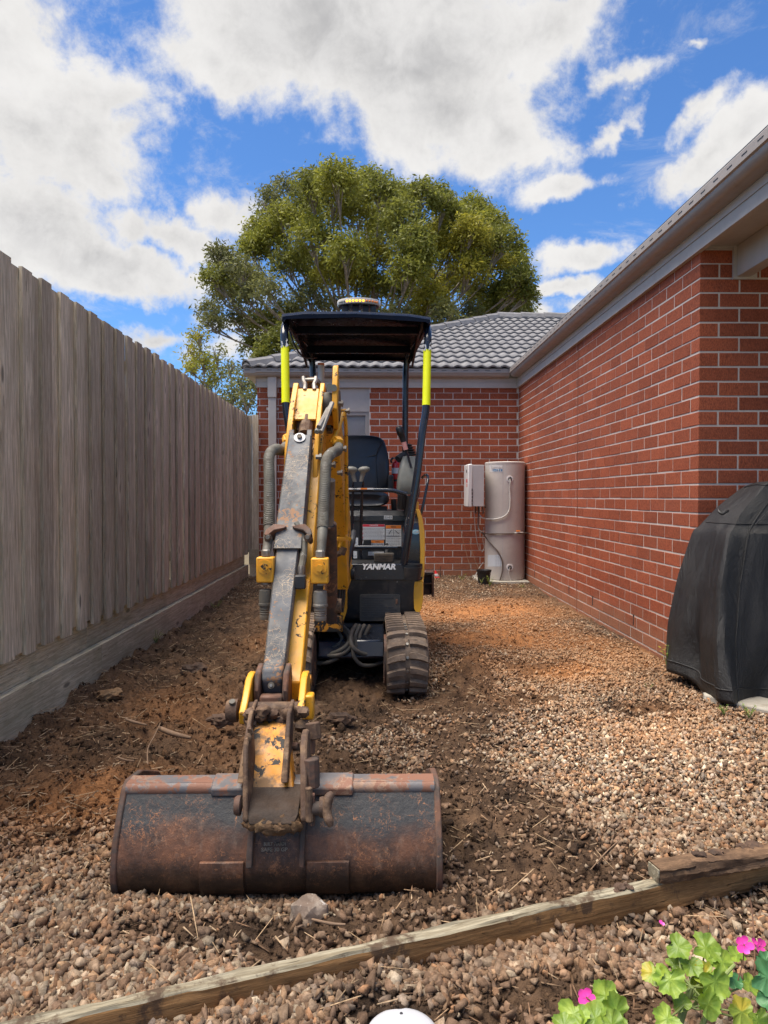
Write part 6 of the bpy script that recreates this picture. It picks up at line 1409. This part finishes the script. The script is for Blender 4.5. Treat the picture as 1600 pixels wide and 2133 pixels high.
for iz, z in enumerate(zs):
    xl, yf, yb, xr = prof_left(z), prof_front(z), 4.05 - .06 * z, 3.0; pts = []
    rr_ = .035
    for k in range(NU):
        # walk: back-left -> front-left -> front-right -> back-right (closed)
        u = k / NU
        if u < .22: f = u / .22; p_ = Vector((xl, yb + (yf - yb) * f, 0)); nrm = Vector((-1, 0, 0)); s_ = f * .45
        elif u < .78: f = (u - .22) / .56; p_ = Vector((xl + (xr - xl) * f, yf - .10 * f * (1 if z < .9 else .3), 0)); nrm = Vector((0, -1, 0)); s_ = .45 + f * 1.3
        elif u < .85: f = (u - .78) / .07; p_ = Vector((xr, yf + (yb - yf) * f, 0)); nrm = Vector((1, 0, 0)); s_ = 1.8 + f
        else: f = (u - .85) / .15; p_ = Vector((xr + (xl - xr) * f, yb, 0)); nrm = Vector((0, 1, 0)); s_ = 3
        lowf = max(0, min(1, (1.0 - z) / .9))
        tri = lambda v_: math.asin(math.sin(v_) * .985) / 1.4
        wv = tri(s_ * 15 + 2.5 * z + math.sin(z * 5) * .8) * .7 + tri(s_ * 29 - 5 * z) * .35 + tri(s_ * 6 + 1.2 + z) * .9
        fold = .030 * lowf * wv
        # big diagonal crease running down the front-left corner, hem pinched in beside it
        fold -= .085 * max(0, 1 - abs(s_ - .68 - .12 * math.sin(z * 3)) / .12) * lowf
        fold += .035 * max(0, 1 - abs(s_ - .95 - .30 * (z - .4)) / .16) * (1 - abs(z - .5) * 1.2)
        fold += .05 * max(0, 1 - abs(s_ - .50 + .05 * z) / .07) * lowf
        fold -= .03 * math.exp(-((s_ - .22) / .05) ** 2) * math.exp(-((z - .2) / .2) ** 2)
        if z > .9: fold += .010 * math.sin(s_ * 9 + z * 20)
        p_ = p_ + nrm * fold; zz_ = z
        if iz < 3: zz_ = z + .018 * math.sin(s_ * 6 + 1) + .012 * math.sin(s_ * 15)
        if nrm.y > 0: p_.y = min(p_.y, 4.10)
        p_.z = zz_ + (.018 * math.sin(s_ * 5.0) if z > .95 else 0); pts.append(p_)
    # soften the corners
    for _ in range(0): pts = [(pts[k - 1] + pts[k] * 2 + pts[(k + 1) % NU]) / 4 for k in range(NU)]
    rings.append(pts)
b = MB(); b.loft(rings, cap=False)
n0 = len(b.v); top = rings[-1]; c_ = sum((Vector(p_) for p_ in top), Vector()) / NU; c_.z += .012
mid_ring = [Vector(p_).lerp(c_, .35) + Vector((0, 0, .010)) for p_ in top]; base_i = n0 - NU
b.v += [tuple(p_) for p_ in mid_ring] + [tuple(c_)]
b.f += [(base_i + k, base_i + (k + 1) % NU, n0 + (k + 1) % NU, n0 + k) for k in range(NU)] + [(n0 + k, n0 + (k + 1) % NU, n0 + NU) for k in range(NU)]
cvr = part(b, 'fabric_cover', 'cover', bq, smooth=True, angle=38)
for k0, i0, i1 in ((40, 0, 36), (75, 0, 38)):
    sm = MB(); sm.tube([Vector(rings[i_][k0]) + Vector((-.001, -.002, 0)) for i_ in range(i0, min(i1, len(rings)))], .0035, 6); part(sm, 'piped_seam', 'cover', bq)
sm = MB(); sm.tube([Vector(p_) + Vector((0, -.001, 0)) for p_ in rings[2][4:118]], .004, 6); part(sm, 'hem', 'cover', bq)
sm = MB(); sm.tube([Vector(p_) + Vector((0, -.001, .001)) for p_ in rings[27][4:118]], .0035, 6); part(sm, 'piped_seam', 'cover', bq)
sm = MB(); sm.tube([Vector(p_) + Vector((0, -.001, .001)) for p_ in rings[34][4:118]], .0035, 6); part(sm, 'piped_seam', 'cover', bq)
sd_ = cvr.modifiers.new('thickness', 'SOLIDIFY'); sd_.thickness = .003
b = MB(); b.tube([at(1497, 1062, 3.72), at(1499, 1067, 3.70), at(1505, 1070, 3.69), at(1511, 1067, 3.69), at(1516, 1064, 3.70)], .008, 8, smooth=4); put(b, 'strap_handle', 'black', bq)
def on_cover_seam(z): return Vector((prof_left(z) , 0, z))
b = MB(); b.tube([(prof_left(.93) + .10, prof_front(.93) - .004, .93), (prof_left(.93) + .20, prof_front(1.0) - .02, 1.02), (prof_left(.93) + .28, prof_front(1.1) - .005, 1.12)], .003, 6); put(b, 'seam', 'cover', bq)
for (x_, y_) in ((1.85, 3.62), (1.85, 3.95), (2.8, 3.6), (2.8, 3.95)):
    b = MB(); b.tube([(x_, y_, .052), (x_, y_, .8)], .02, 8); put(b, 'leg', 'black', bq)
pth = thing('concrete_path', 'pale concrete paving slab under the black covered barbecue', 'paving', (2.5, 3.6, 0))
b = MB(); b.prism([(1.72, 3.62), (1.82, 3.46), (1.95, 3.30), (4.2, 2.4), (4.2, 4.11), (1.9, 4.11)], -.08, .05, 'z'); put(b, 'slab', 'concrete', pth, bevel=.01)

# timbers -------------------------------------------------------------------
def beam(name, lab, p0, p1, w_, h_, mats, seed, n=40, rough_=.003, twist=0.0):
    root = thing(name, lab, 'timber', tuple((Vector(p0) + Vector(p1)) / 2), 'timbers lying on the gravel'); rr = random.Random(seed)
    p0, p1 = Vector(p0), Vector(p1); d = (p1 - p0); L = d.length; d.normalize(); side = Vector((-d.y, d.x, 0)).normalized(); up = d.cross(side) * -1 if d.cross(side).z < 0 else d.cross(side)
    me_rings = []; off = [rr.uniform(0, 6) for _ in range(8)]
    for i in range(n + 1):
        f = i / n; c_ = p0 + d * L * f; ring = []
        ch = .0045
        base_ = [(-w_ / 2 + ch, -h_ / 2), (-w_ / 4, -h_ / 2), (w_ / 4, -h_ / 2), (w_ / 2 - ch, -h_ / 2), (w_ / 2, -h_ / 2 + ch), (w_ / 2, 0), (w_ / 2, h_ / 2 - ch), (w_ / 2 - ch, h_ / 2), (w_ / 4, h_ / 2), (-w_ / 4, h_ / 2), (-w_ / 2 + ch, h_ / 2), (-w_ / 2, h_ / 2 - ch), (-w_ / 2, h_ / 4), (-w_ / 2, 0), (-w_ / 2, -h_ / 4), (-w_ / 2, -h_ / 2 + ch)]
        for k, (u, v_) in enumerate(base_):
            a_ = rough_ * (math.sin(f * L * 14 + off[k % 8]) * .5 + math.sin(f * L * 37 + off[(k * 3) % 8]) * .3 + rr.uniform(-.4, .4))
            ring.append(c_ + side * (u + a_ * (1 if abs(u) == w_ / 2 else .2)) + up * (v_ + a_ * (1 if abs(v_) == h_ / 2 else .2)))
        me_rings.append(ring)
    q = Matrix((d, side, up)).transposed()
    b = MB(); b.loft(me_rings); o = b.build('timber_body', mats[0], root, smooth=True, angle=30)
    # align object axes with the timber so the grain runs along it
    me = o.data; qi = q.inverted()
    for v in me.vertices: v.co = qi @ v.co
    o.rotation_euler = q.to_euler()
    if len(mats) > 1:
        me.materials.append(mats[1]); me.update()
        for p_ in me.polygons:
            if p_.index < n * 16 and p_.index % 16 in (6, 7, 8, 9, 10): p_.material_index = 1
    return root, o, d, side, up
a0, a1 = at(-20, 2128, 1.36), at(1640, 1828, 2.02)
h1 = .062
def topline(px, Y, py): return at(px, py, Y)
# direction found from the lower front edge touching the gravel
P0 = Vector((-.90, 1.262, .030)); P1 = Vector((1.45, 2.045, .038))
tim, tb1, td, ts, tu = beam('long_timber', 'long split timber lying across the gravel in front of the bucket', P0, P1, .034, .076, [M['sleeper'], M['sleeper_top']], 4, 90, .0038)
P2 = Vector((.735, 1.812, .094)); P3 = Vector((1.50, 1.975, .110))
tim2, tb2, _, _, _ = beam('short_timber', 'short dark rotten timber resting on the right end of long timber', P2, P3, .052, .040, [M['rotten'], M['rotten']], 9, 60, .0055)
b = MB(); b.box(P2 + td * -.003, (.003, .046, .034), tb2.rotation_euler.to_matrix()); part(b, 'sawn_end', 'sleeper_top', tim2)
b = MB(); rr = random.Random(2)
for k in range(9): b.blob(P0 + td * (1.62 + rr.uniform(-.02, .02)) + tu * (.034 + rr.uniform(0, .008)) + ts * rr.uniform(-.012, .012), rr.uniform(.006, .013), 2, .35, 2, (1, 1, .8), k)
o = b.build('soil_lump', darkclod, smooth=True, angle=50); tag(o, 'dark crumb of soil sitting on top of the long timber', 'soil lump')
b = MB()
for k in range(16): b.blob(P2.lerp(P3, rr.uniform(.12, .9)) + Vector((0, rr.uniform(-.02, .02), .020)), rr.uniform(.006, .016), 2, .35, 2, (1.4, 1, .6), k)
o = b.build('soil_cake', darkclod, smooth=True, angle=50); tag(o, 'dark soil caked along the top of the short rotten timber', 'soil'); o['kind'] = 'stuff'
# white round lid in the foreground
q = at(835, 2105, 1.415); LZ = q.z; LX = q.x; LZ += .012; LYc = 1.415 - .072
lid = thing('round_cover', 'round white plastic cover with a small centre screw at bottom edge', 'round cover', (LX, LYc, LZ - .05))
b = MB(); b.lathe([(.0, .006), (.03, .0055), (.058, .002), (.068, -.003), (.072, -.009), (.072, -.05), (.0, -.05)], (LX, LYc, LZ), 'z', 48, closed=False); put(b, 'disc', worn('white_plastic', (.42, .43, .455), .4, bmp=.0, vary=.02), lid, angle=40)
b = MB(); q = at(836, 2122, 1.385); b.lathe([(0, 0), (.0035, 0), (.003, .0015), (0, .002)], (q.x, 1.385, LZ + .0038), 'z', 10, closed=False); put(b, 'screw', 'ink', lid)

# geraniums -------------------------------------------------------------------
def leaf_material(name, c1, c2, yel=0.0):
    m, t, bs = new_mat(name); co = t.n('ShaderNodeTexCoord').outputs['Object']; inf = t.n('ShaderNodeObjectInfo').outputs['Random']
    c = t.mix(t.ramp(t.noise(t.vmath('ADD', co, t.n('ShaderNodeCombineXYZ', i_0=t.math('MULTIPLY', inf, 9.0)).outputs[0]), 45, 5, .6), .3, .7), c1, c2)
    c = t.mix(t.ramp(inf, .0, 1.0, 0, .4), c, [q_ * .6 for q_ in c1])
    if yel: c = t.mix(t.ramp(t.noise(co, 22, 4, .6), .5, .62, 0, yel), c, (.55, .38, .03))
    t.put(bs.inputs['Base Color'], c); bs.inputs['Roughness'].default_value = .45
    tr = t.n('ShaderNodeBsdfTranslucent'); t.put(tr.inputs[0], t.mix(1.0, c, (1.2, 1.3, .4), 'MULTIPLY')); mixs = t.n('ShaderNodeMixShader', i_0=.3, i_1=bs.outputs[0], i_2=tr.outputs[0])
    out = [n_ for n_ in t.nt.nodes if n_.type == 'OUTPUT_MATERIAL'][0]; t.nt.links.new(mixs.outputs[0], out.inputs[0]); bump(t, bs, t.noise(co, 120, 4, .6), .3, .003); return m
LG = leaf_material('geranium_leaf', (.15, .26, .028), (.31, .42, .055)); LY_ = leaf_material('yellowing_leaf', (.22, .30, .035), (.32, .40, .05), .6); LB = leaf_material('cool_green_leaf', (.06, .20, .07), (.11, .28, .11))
PK = worn('pink_petal', (.80, .05, .36), .5, bmp=.03, vary=.12); ST = worn('green_stem', (.16, .20, .06), .6, bmp=.05); STB = worn('brown_stem', (.14, .07, .04), .8, bmp=.1)
def leaf(parent, c, r_, nrm, mat, seed, petiole=None):
    rr = random.Random(seed); n, rings = 42, 6; b = MB(); vs = [(0, 0, 0)]; lob = rr.choice([5, 6, 7]); ph = rr.uniform(0, 1)
    for i in range(1, rings + 1):
        f = i / rings
        for k in range(n):
            a = 2 * math.pi * k / n; gap = math.exp(-((a - math.pi) / .32) ** 2)
            edge = 1 + .10 * math.cos((a - math.pi) * lob) + .055 * math.cos(a * 22 + ph) - .75 * gap
            R_ = r_ * f * (1 + (edge - 1) * f ** 2)
            z = r_ * (.16 * f * f * (1 + .8 * math.sin(a * 2 + ph * 6)) - .13 * f * abs(math.cos((a - math.pi) * lob / 2)) + .05 * f ** 3 * math.sin(a * 9 + ph * 9) - .05 * math.sin(f * 3.1) + .04 * f * math.sin(a * 14))
            vs.append((R_ * math.cos(a), R_ * math.sin(a), z))
    fs = [(0, 1 + k, 1 + (k + 1) % n) for k in range(n)]
    for i in range(rings - 1):
        for k in range(n): fs.append((1 + i * n + k, 1 + (i + 1) * n + k, 1 + (i + 1) * n + (k + 1) % n, 1 + i * n + (k + 1) % n))
    b.add(vs, fs); o = b.build('leaf', mat, parent, smooth=True, angle=180, origin=(0, 0, 0)); place(o, parent, c)
    q = Vector(nrm).normalized().to_track_quat('Z', 'Y').to_matrix() @ Matrix.Rotation(rr.uniform(0, 6.3), 3, 'Z'); o.rotation_euler = q.to_euler()
    if petiole is not None:
        b = MB(); c = Vector(c); mid = (c + petiole) / 2 + Vector((rr.uniform(-.01, .01), rr.uniform(-.01, .01), -.01)); b.tube([petiole, mid, c - Vector(nrm).normalized() * .002], [.0022, .0018, .0014], 6, smooth=4); b.build('leaf_stalk', ST, parent)
def flower(parent, c, nrm, r_, seed, base_pt, bud=False):
    rr = random.Random(seed); c = Vector(c); q = Vector(nrm).normalized().to_track_quat('Z', 'Y').to_matrix()
    for k in range(5 if not bud else 2):
        a = 2 * math.pi * k / 5 + rr.uniform(-.15, .15); b = MB(); vs = []; L, W_ = r_ * rr.uniform(.9, 1.1), r_ * .42
        for (f, w_) in ((.08, .25), (.35, .75), (.65, 1.0), (.88, .8), (1.0, .35)):
            for s_ in (-1, 0, 1): vs.append(q @ (Matrix.Rotation(a, 3, 'Z') @ Vector((L * f, s_ * W_ * w_, .18 * r_ * f * f + (.05 * r_ if s_ else 0) - .05 * r_ * math.sin(f * 3)))))
        fs = []
        for i in range(4):
            for s_ in range(2): fs.append((i * 3 + s_, (i + 1) * 3 + s_, (i + 1) * 3 + s_ + 1, i * 3 + s_ + 1))
        b.add([c + v_ for v_ in vs], fs); b.build('petal', PK, parent, smooth=True, angle=180)
    if base_pt is not None:
        b = MB(); b.tube([base_pt, (c + base_pt) / 2 + Vector((.005, 0, .006)), c], .0012, 6, smooth=4); b.build('flower_stalk', STB, parent)
g1 = thing('geranium', 'bright green geranium with yellowing leaf and pink flowers at the right edge', 'geranium', (.60, 1.3, .02), 'flowering geraniums in the corner')
root = Vector((.56, 1.30, .03)); b = MB(); hub = at(1440, 2055, 1.30); b.tube([root, root.lerp(hub, .6), hub], [.008, .007, .005], 8, smooth=3); b.tube([root + Vector((.04, 0, 0)), at(1500, 2050, 1.31), at(1530, 2010, 1.33)], [.006, .004, .003], 8, smooth=3); b.build('stem', ST, g1)
LV = [(1412, 1972, 1.36, .030, (-.2, -.5, 1), LG), (1470, 1975, 1.38, .036, (.1, -.55, 1), LG), (1505, 2005, 1.36, .033, (.3, -.6, 1), LG), (1395, 2040, 1.30, .034, (-.2, -.8, .8), LG), (1440, 2010, 1.34, .026, (0, -.6, 1), LG),
      (1490, 2045, 1.30, .036, (.2, -.9, .5), LG), (1468, 2030, 1.33, .028, (.1, -.7, .8), LY_), (1360, 2025, 1.32, .026, (-.7, -.5, .9), LY_), (1475, 2092, 1.27, .032, (.35, -1, .25), LG), (1545, 2108, 1.27, .030, (.1, -.9, .5), LY_),
      (1390, 2122, 1.25, .028, (-.1, -.7, .9), LG), (1420, 2090, 1.29, .020, (-.2, -.8, .6), LG), (1525, 2035, 1.35, .026, (.5, -.6, .8), LB), (1560, 2050, 1.36, .024, (.3, -.5, .8), LG), (1450, 2060, 1.33, .024, (0, -.9, .6), LG), (1405, 2010, 1.35, .020, (-.3, -.6, .9), LG), (1580, 2125, 1.28, .028, (.2, -.7, .9), LG), (1535, 1990, 1.40, .022, (.3, -.5, 1), LG)]
for k, (px, py, Y, r_, nr, mt) in enumerate(LV): leaf(g1, at(px, py, Y), r_ * .84, nr, mt, 100 + k, petiole=(hub + Vector((0, 0, -.02 * (k % 3)))))
flower(g1, at(1550, 1968, 1.36), (-.1, -.9, .5), .017, 1, at(1535, 2050, 1.35)); flower(g1, at(1582, 1970, 1.38), (.4, -.8, .4), .015, 2, at(1560, 2060, 1.37)); flower(g1, at(1568, 1963, 1.37), (.1, -.9, .3), .009, 3, None, True)
flower(g1, at(1377, 1925, 1.40), (.1, -.5, .8), .008, 4, at(1420, 2010, 1.36), True)
b = MB(); b.tube([at(1573, 2030, 1.38), at(1571, 1960, 1.42), at(1567, 1900, 1.45), at(1562, 1870, 1.46)], .0016, 6, smooth=3); b.build('dry_stalk', STB, g1)
g2 = thing('geranium', 'small geranium with one pink flower left of the larger geranium', 'geranium', (.40, 1.28, .02), 'flowering geraniums in the corner')
hub2 = at(1240, 2120, 1.24)
for k, (px, py, Y, r_, nr, mt) in enumerate([(1195, 2112, 1.25, .027, (-.3, -.7, .9), LG), (1262, 2075, 1.30, .027, (.1, -.7, .8), LG), (1285, 2108, 1.27, .030, (.3, -.8, .7), LG), (1240, 2122, 1.24, .028, (0, -.7, .9), LG), (1275, 2135, 1.23, .026, (.2, -.6, 1), LG), (1175, 2138, 1.23, .022, (-.3, -.6, 1), LG)]):
    leaf(g2, at(px, py, Y), r_, nr, mt, 200 + k, petiole=hub2 + Vector((0, .01, -.05)))
flower(g2, at(1222, 2078, 1.28), (-.1, -.9, .6), .017, 7, at(1235, 2115, 1.26))
g3 = thing('broadleaf_plant', 'cool green broad leaves showing at the far right image edge', 'plant', (.78, 1.3, .02))
for k, (px, py, Y, r_, nr) in enumerate([(1598, 2035, 1.28, .030, (-.4, -.9, .4)), (1612, 2075, 1.27, .03, (-.3, -.8, .6)), (1595, 2000, 1.35, .016, (-.2, -.8, .6))]): leaf(g3, at(px, py, Y), r_, nr, LB, 300 + k, petiole=Vector((.80, 1.32, .02)))
# weeds
def weed(px, py, Y, h_, n, lab, seed, mat=None, spread=.5):
    base_ = at(px, py, Y); rt = thing('weed', lab, 'weed', tuple(base_), 'weeds along walls and paving'); rr = random.Random(seed); mat = mat or LG; sb_ = MB(); lv = MB()
    for i in range(n):
        a = rr.uniform(0, 6.28); tip = base_ + Vector((math.cos(a) * h_ * spread, math.sin(a) * h_ * spread * .6, h_ * rr.uniform(.6, 1.1))); mid = base_.lerp(tip, .5) + Vector((0, 0, h_ * .12))
        sb_.tube([base_, mid, tip], [.002, .0016, .001], 5, smooth=3)
        for j in range(7):
            f = .25 + .75 * j / 6; p_ = base_.lerp(mid, f * 2) if f < .5 else mid.lerp(tip, f * 2 - 1); aa = rr.uniform(0, 6.28); L = h_ * rr.uniform(.12, .22)
            d_ = Vector((math.cos(aa), math.sin(aa), rr.uniform(-.1, .7))).normalized(); s_ = d_.cross(Vector((0, 0, 1))).normalized() * L * .22
            lv.add([p_, p_ + d_ * L * .5 + s_, p_ + d_ * L, p_ + d_ * L * .5 - s_], [(0, 1, 2, 3)])
    sb_.build('stem', ST, rt); o = lv.build('leaves', mat, rt, smooth=False); o['kind'] = 'stuff'
weed(1388, 1385, 3.98, .13, 3, 'thin pale weed growing up between brick wall and black cover', 1, LY_, .25)
weed(1350, 1447, 3.86, .05, 7, 'small green weed in gravel left of the black cover foot', 2)
weed(1508, 1490, 3.35, .05, 8, 'low green weed at the edge of the pale concrete paving', 3)
weed(1560, 1498, 3.3, .07, 7, 'green tuft against the concrete paving near the right edge', 4)
weed(1020, 1222, 8.2, .13, 6, 'scrappy weed growing in gravel in front of the black pot', 5, LY_, .4)
weed(963, 1213, 8.8, .10, 6, 'pale weed by the back wall left of the black pot', 6, LY_, .5)
weed(1003, 1216, 8.3, .07, 6, 'low weed hugging the left foot of the black pot', 7, LY_, .5)
weed(1085, 1228, 8.2, .06, 9, 'low weed in gravel in front of the concrete tank slab', 8, LY_, .9)
weed(450, 1272, 6.9, .09, 9, 'grassy tuft growing at the far foot of the paling fence', 9, LY_, .7)
weed(325, 1340, 5.2, .10, 9, 'brownish weed at the middle foot of the paling fence', 10, LY_, .6)
for k, (x0, y0, x1, y1) in enumerate(((950, 1050, 985, 1200), (978, 1125, 1000, 1190))):
    stick([(x0, y0, 9.2), ((x0 + x1) / 2 - 3, (y0 + y1) / 2, 9.15), (x1, y1, 9.0)], .0028, ['long dark bare stem leaning on the back wall left of heater', 'short dark bare stem leaning on the back wall beside the pot'][k], 'bare_stem')
# ------------------------------------------------------------------ trees behind the house
def foliage_mat(name, sat=1.0):
    m, t, bs = new_mat(name); c = t.n('ShaderNodeVertexColor', layer_name='tint').outputs[0]
    t.put(bs.inputs['Base Color'], c); bs.inputs['Roughness'].default_value = .55; bs.inputs['Specular IOR Level'].default_value = .3
    tr = t.n('ShaderNodeBsdfTranslucent'); t.put(tr.inputs[0], c); mx_ = t.n('ShaderNodeMixShader', i_0=.45, i_1=bs.outputs[0], i_2=tr.outputs[0])
    out = [n_ for n_ in t.nt.nodes if n_.type == 'OUTPUT_MATERIAL'][0]; t.nt.links.new(mx_.outputs[0], out.inputs[0]); return m
M['foliage'] = foliage_mat('eucalypt_leaves')
M['bark'] = worn('pale_grey_bark', (.26, .22, .18), .85, vary=.3, dust=(.13, .10, .08), dust_amt=.5, bmp=.5, bscale=8)
def tree(name, lab, trunk_px, trunk_top_px, Yc, depth, lobes, density, tr_r, leaf_len=.17, seed=1, pal=None, cz=None):
    r = np.random.default_rng(seed); base_ = at(trunk_px[0], 1000, Yc); base_.z = -.1
    rt = thing(name, lab, 'tree', tuple(base_), 'trees beyond the fence and house'); sc = Yc / FPX
    fork = at(trunk_top_px[0], trunk_top_px[1], Yc)
    cxp = sum(l[0] for l in lobes) / len(lobes); hwp = max(abs(l[0] - cxp) for l in lobes) + 40
    V, C = [], []; br = MB()
    br.tube([base_, base_.lerp(fork, .6) + Vector((.1, 0, 0)), fork], [tr_r, tr_r * .8, tr_r * .6], 10, smooth=4)
    for (px, py, rp, tone) in lobes:
        e = max(0, 1 - ((px - cxp) / hwp) ** 2) ** .5
        Y = Yc + r.uniform(-1, .55) * depth * e; c = at(px, py, Y); rad = .92 * rp * Y / FPX
        # limb up to the clump, then twigs fanning out inside it
        mid = fork.lerp(c, .5) + Vector((r.uniform(-.3, .3), r.uniform(-.3, .3), -.12 * (c - fork).length))
        lo = c + Vector((0, 0, -rad * .7)); br.tube([fork + Vector((0, 0, -.3)), mid, lo], [tr_r * .18, tr_r * .08, .022], 6, smooth=4)
        for k in range(7):
            a = r.uniform(0, 6.28); u = r.uniform(.2, .95)
            tip = c + Vector((math.cos(a) * rad * u, math.sin(a) * rad * u, rad * r.uniform(-.1, .75) * (1.15 - u * .7))); m2 = lo.lerp(tip, .5) + Vector((0, 0, .1 * rad))
            br.tube([lo.lerp(mid, r.uniform(0, .25)), m2, tip], [.026, .016, .007], 4, smooth=2)
        # leaves hang in drooping bunches over the dome of each clump
        nb = int((1, .9, .5, 1)[tone] * density * (rad ** 2 * 330 + 60)); 
        a = r.uniform(0, 2 * np.pi, nb); u = np.sqrt(r.uniform(0, 1, nb)); hh = np.sqrt(np.clip(1 - u ** 2, 0, 1))
        shell = r.uniform(.2, 1.03, nb) ** .45
        lump = .92 + .16 * np.abs(np.sin(a * 2.5 + u * 3 + px)) + .12 * np.abs(np.sin(a * 5 + px * 2 + u * 7))
        bx = np.cos(a) * u * rad * shell * lump * 1.05; by_ = np.sin(a) * u * rad * shell * lump; bz = (hh * 1.0 * shell * lump - .42 - .20 * u ** 2) * rad * .95
        bun = np.stack([bx, by_, bz], -1) + np.array(c[:])
        nl = 9; n = nb * nl; P = np.repeat(bun, nl, 0) + r.normal(0, 1, (n, 3)) * np.array([.085, .085, .12])
        d = np.stack([r.normal(0, .55, n), r.normal(0, .55, n), -r.uniform(.1, 1.3, n) + .35], -1); d /= np.linalg.norm(d, axis=1)[:, None]
        L = r.uniform(.6, 1.25, n)[:, None] * leaf_len; s_ = np.cross(d, r.normal(size=(n, 3))); s_ /= np.linalg.norm(s_, axis=1)[:, None]; s_ *= L * .17
        q = np.stack([P, P + d * L * .5 + s_, P + d * L, P + d * L * .5 - s_], 1); V.append(q.reshape(-1, 3))
        lc_ = np.array(pal[tone]); bunc = np.repeat(r.uniform(.7, 1.3, (nb, 1)), nl, 0) * r.uniform(.8, 1.2, (n, 1))
        top_tint = np.repeat(sstep(.35, 1.0, (bz / rad + .1))[:, None], nl, 0) * r.uniform(.3, 1, (n, 1))    # lighter and yellower towards the top of each clump
        cc = lc_ * (1 - top_tint * .55) + np.array([.32, .30, .035]) * top_tint * .55
        C.append(np.repeat(cc * bunc, 4, 0))
    V = np.concatenate(V); C = np.concatenate(C); me = np_mesh('crown', V, np.arange(len(V)).reshape(-1, 4), 4); attr_color(me, C)
    print(name, 'leaves', len(V) // 4); finish('crown', me, M['foliage'], rt)
    br.build('trunk', M['bark'], rt)
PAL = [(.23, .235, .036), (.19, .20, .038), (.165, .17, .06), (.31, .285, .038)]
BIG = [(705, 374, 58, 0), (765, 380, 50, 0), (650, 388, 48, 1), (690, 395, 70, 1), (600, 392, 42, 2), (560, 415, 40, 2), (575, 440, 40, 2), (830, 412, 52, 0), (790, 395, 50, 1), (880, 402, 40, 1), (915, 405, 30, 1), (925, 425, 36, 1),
       (740, 440, 70, 0), (640, 440, 55, 0), (650, 492, 60, 0), (590, 455, 50, 0), (545, 480, 44, 0), (525, 515, 38, 0), (560, 500, 50, 0), (470, 545, 42, 2), (455, 525, 28, 2), (445, 575, 32, 1), (505, 560, 46, 2),
       (840, 450, 60, 1), (800, 480, 60, 0), (860, 500, 50, 1), (985, 440, 52, 0), (1020, 470, 50, 0), (950, 460, 55, 0), (1000, 505, 55, 1), (1050, 500, 44, 1), (1070, 540, 40, 0), (1085, 575, 34, 1), (905, 500, 60, 3), (945, 520, 55, 3), (870, 530, 45, 0),
       (1020, 545, 52, 3), (980, 560, 50, 3), (700, 560, 50, 3), (740, 575, 52, 3), (780, 590, 42, 1), (670, 580, 36, 0), (640, 540, 45, 1), (600, 545, 45, 1), (880, 580, 52, 3), (940, 590, 48, 0), (830, 600, 45, 1), (1000, 610, 45, 1), (1050, 605, 46, 1), (1098, 610, 26, 1), (1090, 640, 24, 1), (1060, 650, 30, 2),
       (560, 600, 42, 2), (520, 620, 38, 2), (465, 610, 34, 2), (435, 640, 30, 2), (440, 670, 28, 2), (490, 660, 36, 2), (545, 670, 46, 1), (600, 650, 40, 1), (580, 710, 44, 1), (530, 715, 34, 1), (640, 620, 45, 2), (700, 640, 50, 2), (760, 650, 50, 2), (820, 660, 50, 2), (880, 650, 46, 1), (930, 655, 44, 2), (980, 655, 40, 2), (620, 690, 50, 1), (555, 745, 34, 1), (960, 680, 36, 2), (1010, 650, 44, 1), (1045, 625, 40, 0), (900, 620, 46, 3), (850, 560, 46, 0), (720, 520, 50, 0), (780, 530, 50, 3), (980, 480, 46, 3), (1075, 600, 34, 0), (520, 580, 40, 0), (480, 600, 36, 1)]
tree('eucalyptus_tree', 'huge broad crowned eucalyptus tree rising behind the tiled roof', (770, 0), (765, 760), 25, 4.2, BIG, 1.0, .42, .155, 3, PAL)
LOW = [(412, 700, 24, 3), (405, 735, 24, 3), (425, 755, 28, 0), (398, 765, 16, 3), (450, 735, 26, 2), (450, 780, 28, 0), (480, 765, 26, 2), (432, 800, 20, 0)]
tree('young_eucalyptus', 'slender yellow green eucalyptus above the far end of the fence', (450, 0), (452, 850), 21, 1.6, LOW, .40, .10, .13, 5, PAL)
DK = [(500, 800, 34, 2), (520, 770, 28, 2), (480, 830, 30, 2), (515, 835, 34, 2), (535, 800, 26, 2), (470, 850, 24, 2)]
tree('dark_shrub_tree', 'dark dense small tree filling the gap between fence and house corner', (510, 0), (508, 900), 17, 1.5, DK, .8, .10, .12, 7, PAL)
